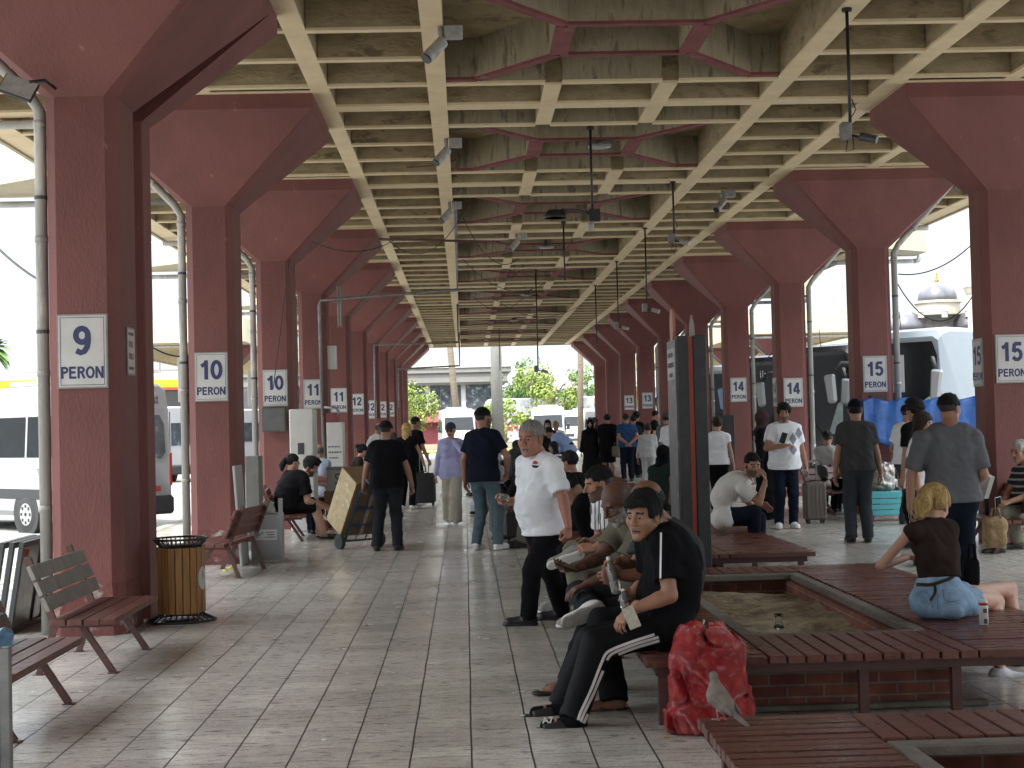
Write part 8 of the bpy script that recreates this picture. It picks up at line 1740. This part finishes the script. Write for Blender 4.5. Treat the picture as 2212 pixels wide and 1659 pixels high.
r = empty('lattice_tower', (9.5, 300, GZ), 0, 'thin lattice tower on the skyline above the concrete mast', 'tower'); m = MB()
for sx in (-1, 1):
    for sy in (-1, 1): m.bar((sx*.9, sy*.9, 0), (sx*.7, sy*.7, 18), .16)
for k in range(9): z = 2*k; m.bar((-.9, -.9, z), (.9, -.9, z+2), .12); m.bar((.9, -.9, z), (-.9, -.9, z+2), .12); m.bar((-.9, -.9, z), (.9, -.9, z), .1)
m.build('frame', mat('tower_grey', (0.40, 0.41, 0.42), .6, .1), r)
r = empty('stop_sign', (.62, 96, GZ), 0, 'small red octagonal stop sign in front of the red shopfront', 'sign'); m = MB(); m.cyl((0, 0, 0), (0, 0, 2.3), .03, n=8); m.build('post', M_GALV, r)
m = MB(); m.prism([(.33*math.cos(PI/8+k*PI/4), 2.3+.33*math.sin(PI/8+k*PI/4)) for k in range(8)], 'y', -.05, -.03); m.build('plate', mat('stop_red', (0.45, 0.03, 0.03), .5, 0), r); text('DUR', .26, M_SOLEW, r, (0, -.055, 2.3), FRONT, 'lettering', .001, .02)
# filling station
r = empty('filling_station', (-34, 112, GZ), 0, 'filling station canopy with white, yellow and red bands beyond the left side', 'filling station'); O = (-34, 112, GZ); YL, RD = mat('yellow_band', (0.50, 0.32, 0.012), .4, .03), mat('red_band', (0.50, 0.04, 0.03), .4, .03)
for x0, x1, y0 in ((-60, -28.5, 110), (-29.5, -21.6, 116)):
    m = MB(); m.bb(x0, x1, y0, y0+10, 5.75, 6.25); m.build('white_band', M_WWALL, r, origin=O); m = MB(); m.bb(x0, x1, y0, y0+10, 5.15, 5.74); m.build('yellow_band', YL, r, origin=O); m = MB(); m.bb(x0, x1, y0, y0+10, 4.92, 5.14); m.build('red_band', RD, r, origin=O)
for x in (-32, -45): m = MB(); m.bb(x, x+.5, 113, 113.5, GZ, 4.91); m.build('pillar', M_WWALL, r, origin=O)
r = empty('depot_hall', (-30, 175, GZ), 0, 'long pale hall on the skyline behind the filling station', 'building'); m = MB(); m.bb(-70, 15, 0, 20, 0, 8.2); m.build('wall', mat('hall_grey', (0.40, 0.42, 0.43), .8, .1, .2), r); m = MB(); m.bb(-71, 16, -.5, 20, 8.21, 9.2); m.build('roof', M_GREYB, r)
r = empty('street_lamp', (-24.3, 118, GZ), 0, 'tall thin street lamp beyond the filling station', 'street lamp'); m = MB(); m.tube([(0, 0, 0), (0, 0, 8.5), (.4, 0, 8.8), (1.2, 0, 8.9)], .07, 8); m.build('pole', M_GALV, r, True); m = MB(); m.bb(1.0, 1.7, -.12, .12, 8.8, 8.92); m.build('lamp_head', M_LGREY, r)
# mosque
M_LEAD = mat('lead_dome', (0.095, 0.095, 0.108), .35, .12, .3, metal=.35, stretch=(1, 1, .1)); M_STONE = mat('mosque_stone', (0.37, 0.34, 0.285), .8, .08, .3); M_GOLD = mat('gilt', (0.35, 0.20, 0.04), .25, .1, metal=.8)
def dome(m, c, r_, k=.95, n=28): m.lathe([(r_*math.cos(t)+.001, r_*k*math.sin(t)) for t in [PI/2*i/10 for i in range(11)]], n, c)
mx_, my_ = at(2025, 650, 420)[0], 420; zb_ = at(2025, 650, 420)[2]
r = empty('mosque', (mx_, my_, 0), 0, 'stone mosque with lead domes and gilt finial on the skyline at right', 'mosque'); m = MB(); dome(m, (0, 0, zb_), 5.6, 1.0); m.build('main_dome', M_LEAD, r, True); m = MB(); dome(m, (-10.2, -2, zb_-8.2), 5.6, .95); m.build('side_dome', M_LEAD, r, True); m = MB(); dome(m, (9.4, -2, zb_-8.2), 5.6, .95); m.build('side_dome', M_LEAD, r, True)
m = MB(); m.lathe([(6.3, -4.2), (6.3, -.9), (6.8, -.8), (6.8, -.1), (5.6, 0)], 24, (0, 0, zb_)); m.build('drum', M_STONE, r); m = MB(); m.bb(-8, 8, -1, 9, zb_-12, zb_-4.2); m.bb(-15, 15, 0, 14, 0, zb_-8); m.build('wall', mat('mosque_grey_stone', (0.13, 0.13, 0.125), .85, .3, .8), r)
m = MB(); m.lathe([(.5, 0), (.75, .5), (.3, 1.0), (.45, 1.5), (.18, 1.9), (.3, 2.4), (.1, 2.8), (.05, 4.2)], 12, (0, 0, zb_+5.3)); m.build('finial', M_GOLD, r, True)
for x in (-6.8, 0, 6.8): m = MB(); m.lathe([(.9, 0), (.9, 1.6), (1.1, 1.7), (.0, 3.0)], 10, (x, -6, zb_-5.2)); m.build('turret', M_STONE, r)
xm = at(2070, 620, 420)[0]; zm = at(2070, 620, 415)[2]
r = empty('minaret', (xm, 408, 0), 0, 'slender white minaret with a ringed balcony beside the mosque dome', 'minaret'); m = MB(); m.lathe([(1.65, 0), (1.65, zm-3), (2.0, zm-2.4), (2.6, zm-.9), (2.75, zm-.8), (2.75, zm+.9), (1.35, zm+.9), (1.3, zm+22), (1.5, zm+22.3), (.1, zm+30)], 16); m.build('shaft', M_STONE, r)
# strips of grass and the sunlit yard edge
m = MB(); m.bb(-9, 15, 94, 100, GZ+.004, GZ+.10); tag(m.build('verge', mat('dry_grass', (0.26, 0.25, 0.05), .95, .4, 2.5, .6, 8), origin=(3, 97, GZ)), kind='structure')
m = MB(); m.bb(-60, 40, 100.2, 100.8, GZ+.004, GZ+.5); tag(m.build('low_wall', M_BWALL, origin=(0, 100, GZ)), 'low pale wall along the yard beyond the canopy end', 'wall')
for x0, y0, x1, y1 in ((-12, 30, -12, 60), (-14.5, 30, -14.5, 60)):
    pass
m = MB()
for k in range(12): m.add([(-6.2, 14+6*k, GZ+.004), (-6.0, 14+6*k, GZ+.004), (-10.6, 19+6*k, GZ+.004), (-10.8, 19+6*k, GZ+.004)], [(0, 1, 2, 3)]); m.add([(9.6, 14+6*k, GZ+.004), (9.8, 14+6*k, GZ+.004), (14.6, 19+6*k, GZ+.004), (14.4, 19+6*k, GZ+.004)], [(0, 1, 2, 3)])
tag(m.build('bay_markings', mat('worn_white_line', (0.40, 0.40, 0.38), .8, .2, 3)), kind='structure')
for i, (a, b, s_, lb_) in enumerate(((at(1940, 592, 24.2), at(2108, 520, 24), .18, 'black cable above the mosque from column to column'), (at(1938, 612, 24.2), at(2106, 632, 24), .55, 'thick drooping cable in front of the mosque'), (at(-20, 520, 14), at(93, 610, 12.3), .03, 'black cable reaching the nearest left column'), (at(312, 738, 18), at(388, 770, 18.1), .04, 'cable entering the pale junction box'), (at(1640, 790, 34), at(1700, 720, 34), .05, 'thin cable across the right gap'))):
    conduit(sag(a, b, s_), .010, lb_, M_BLACK, 'hanging_cable')
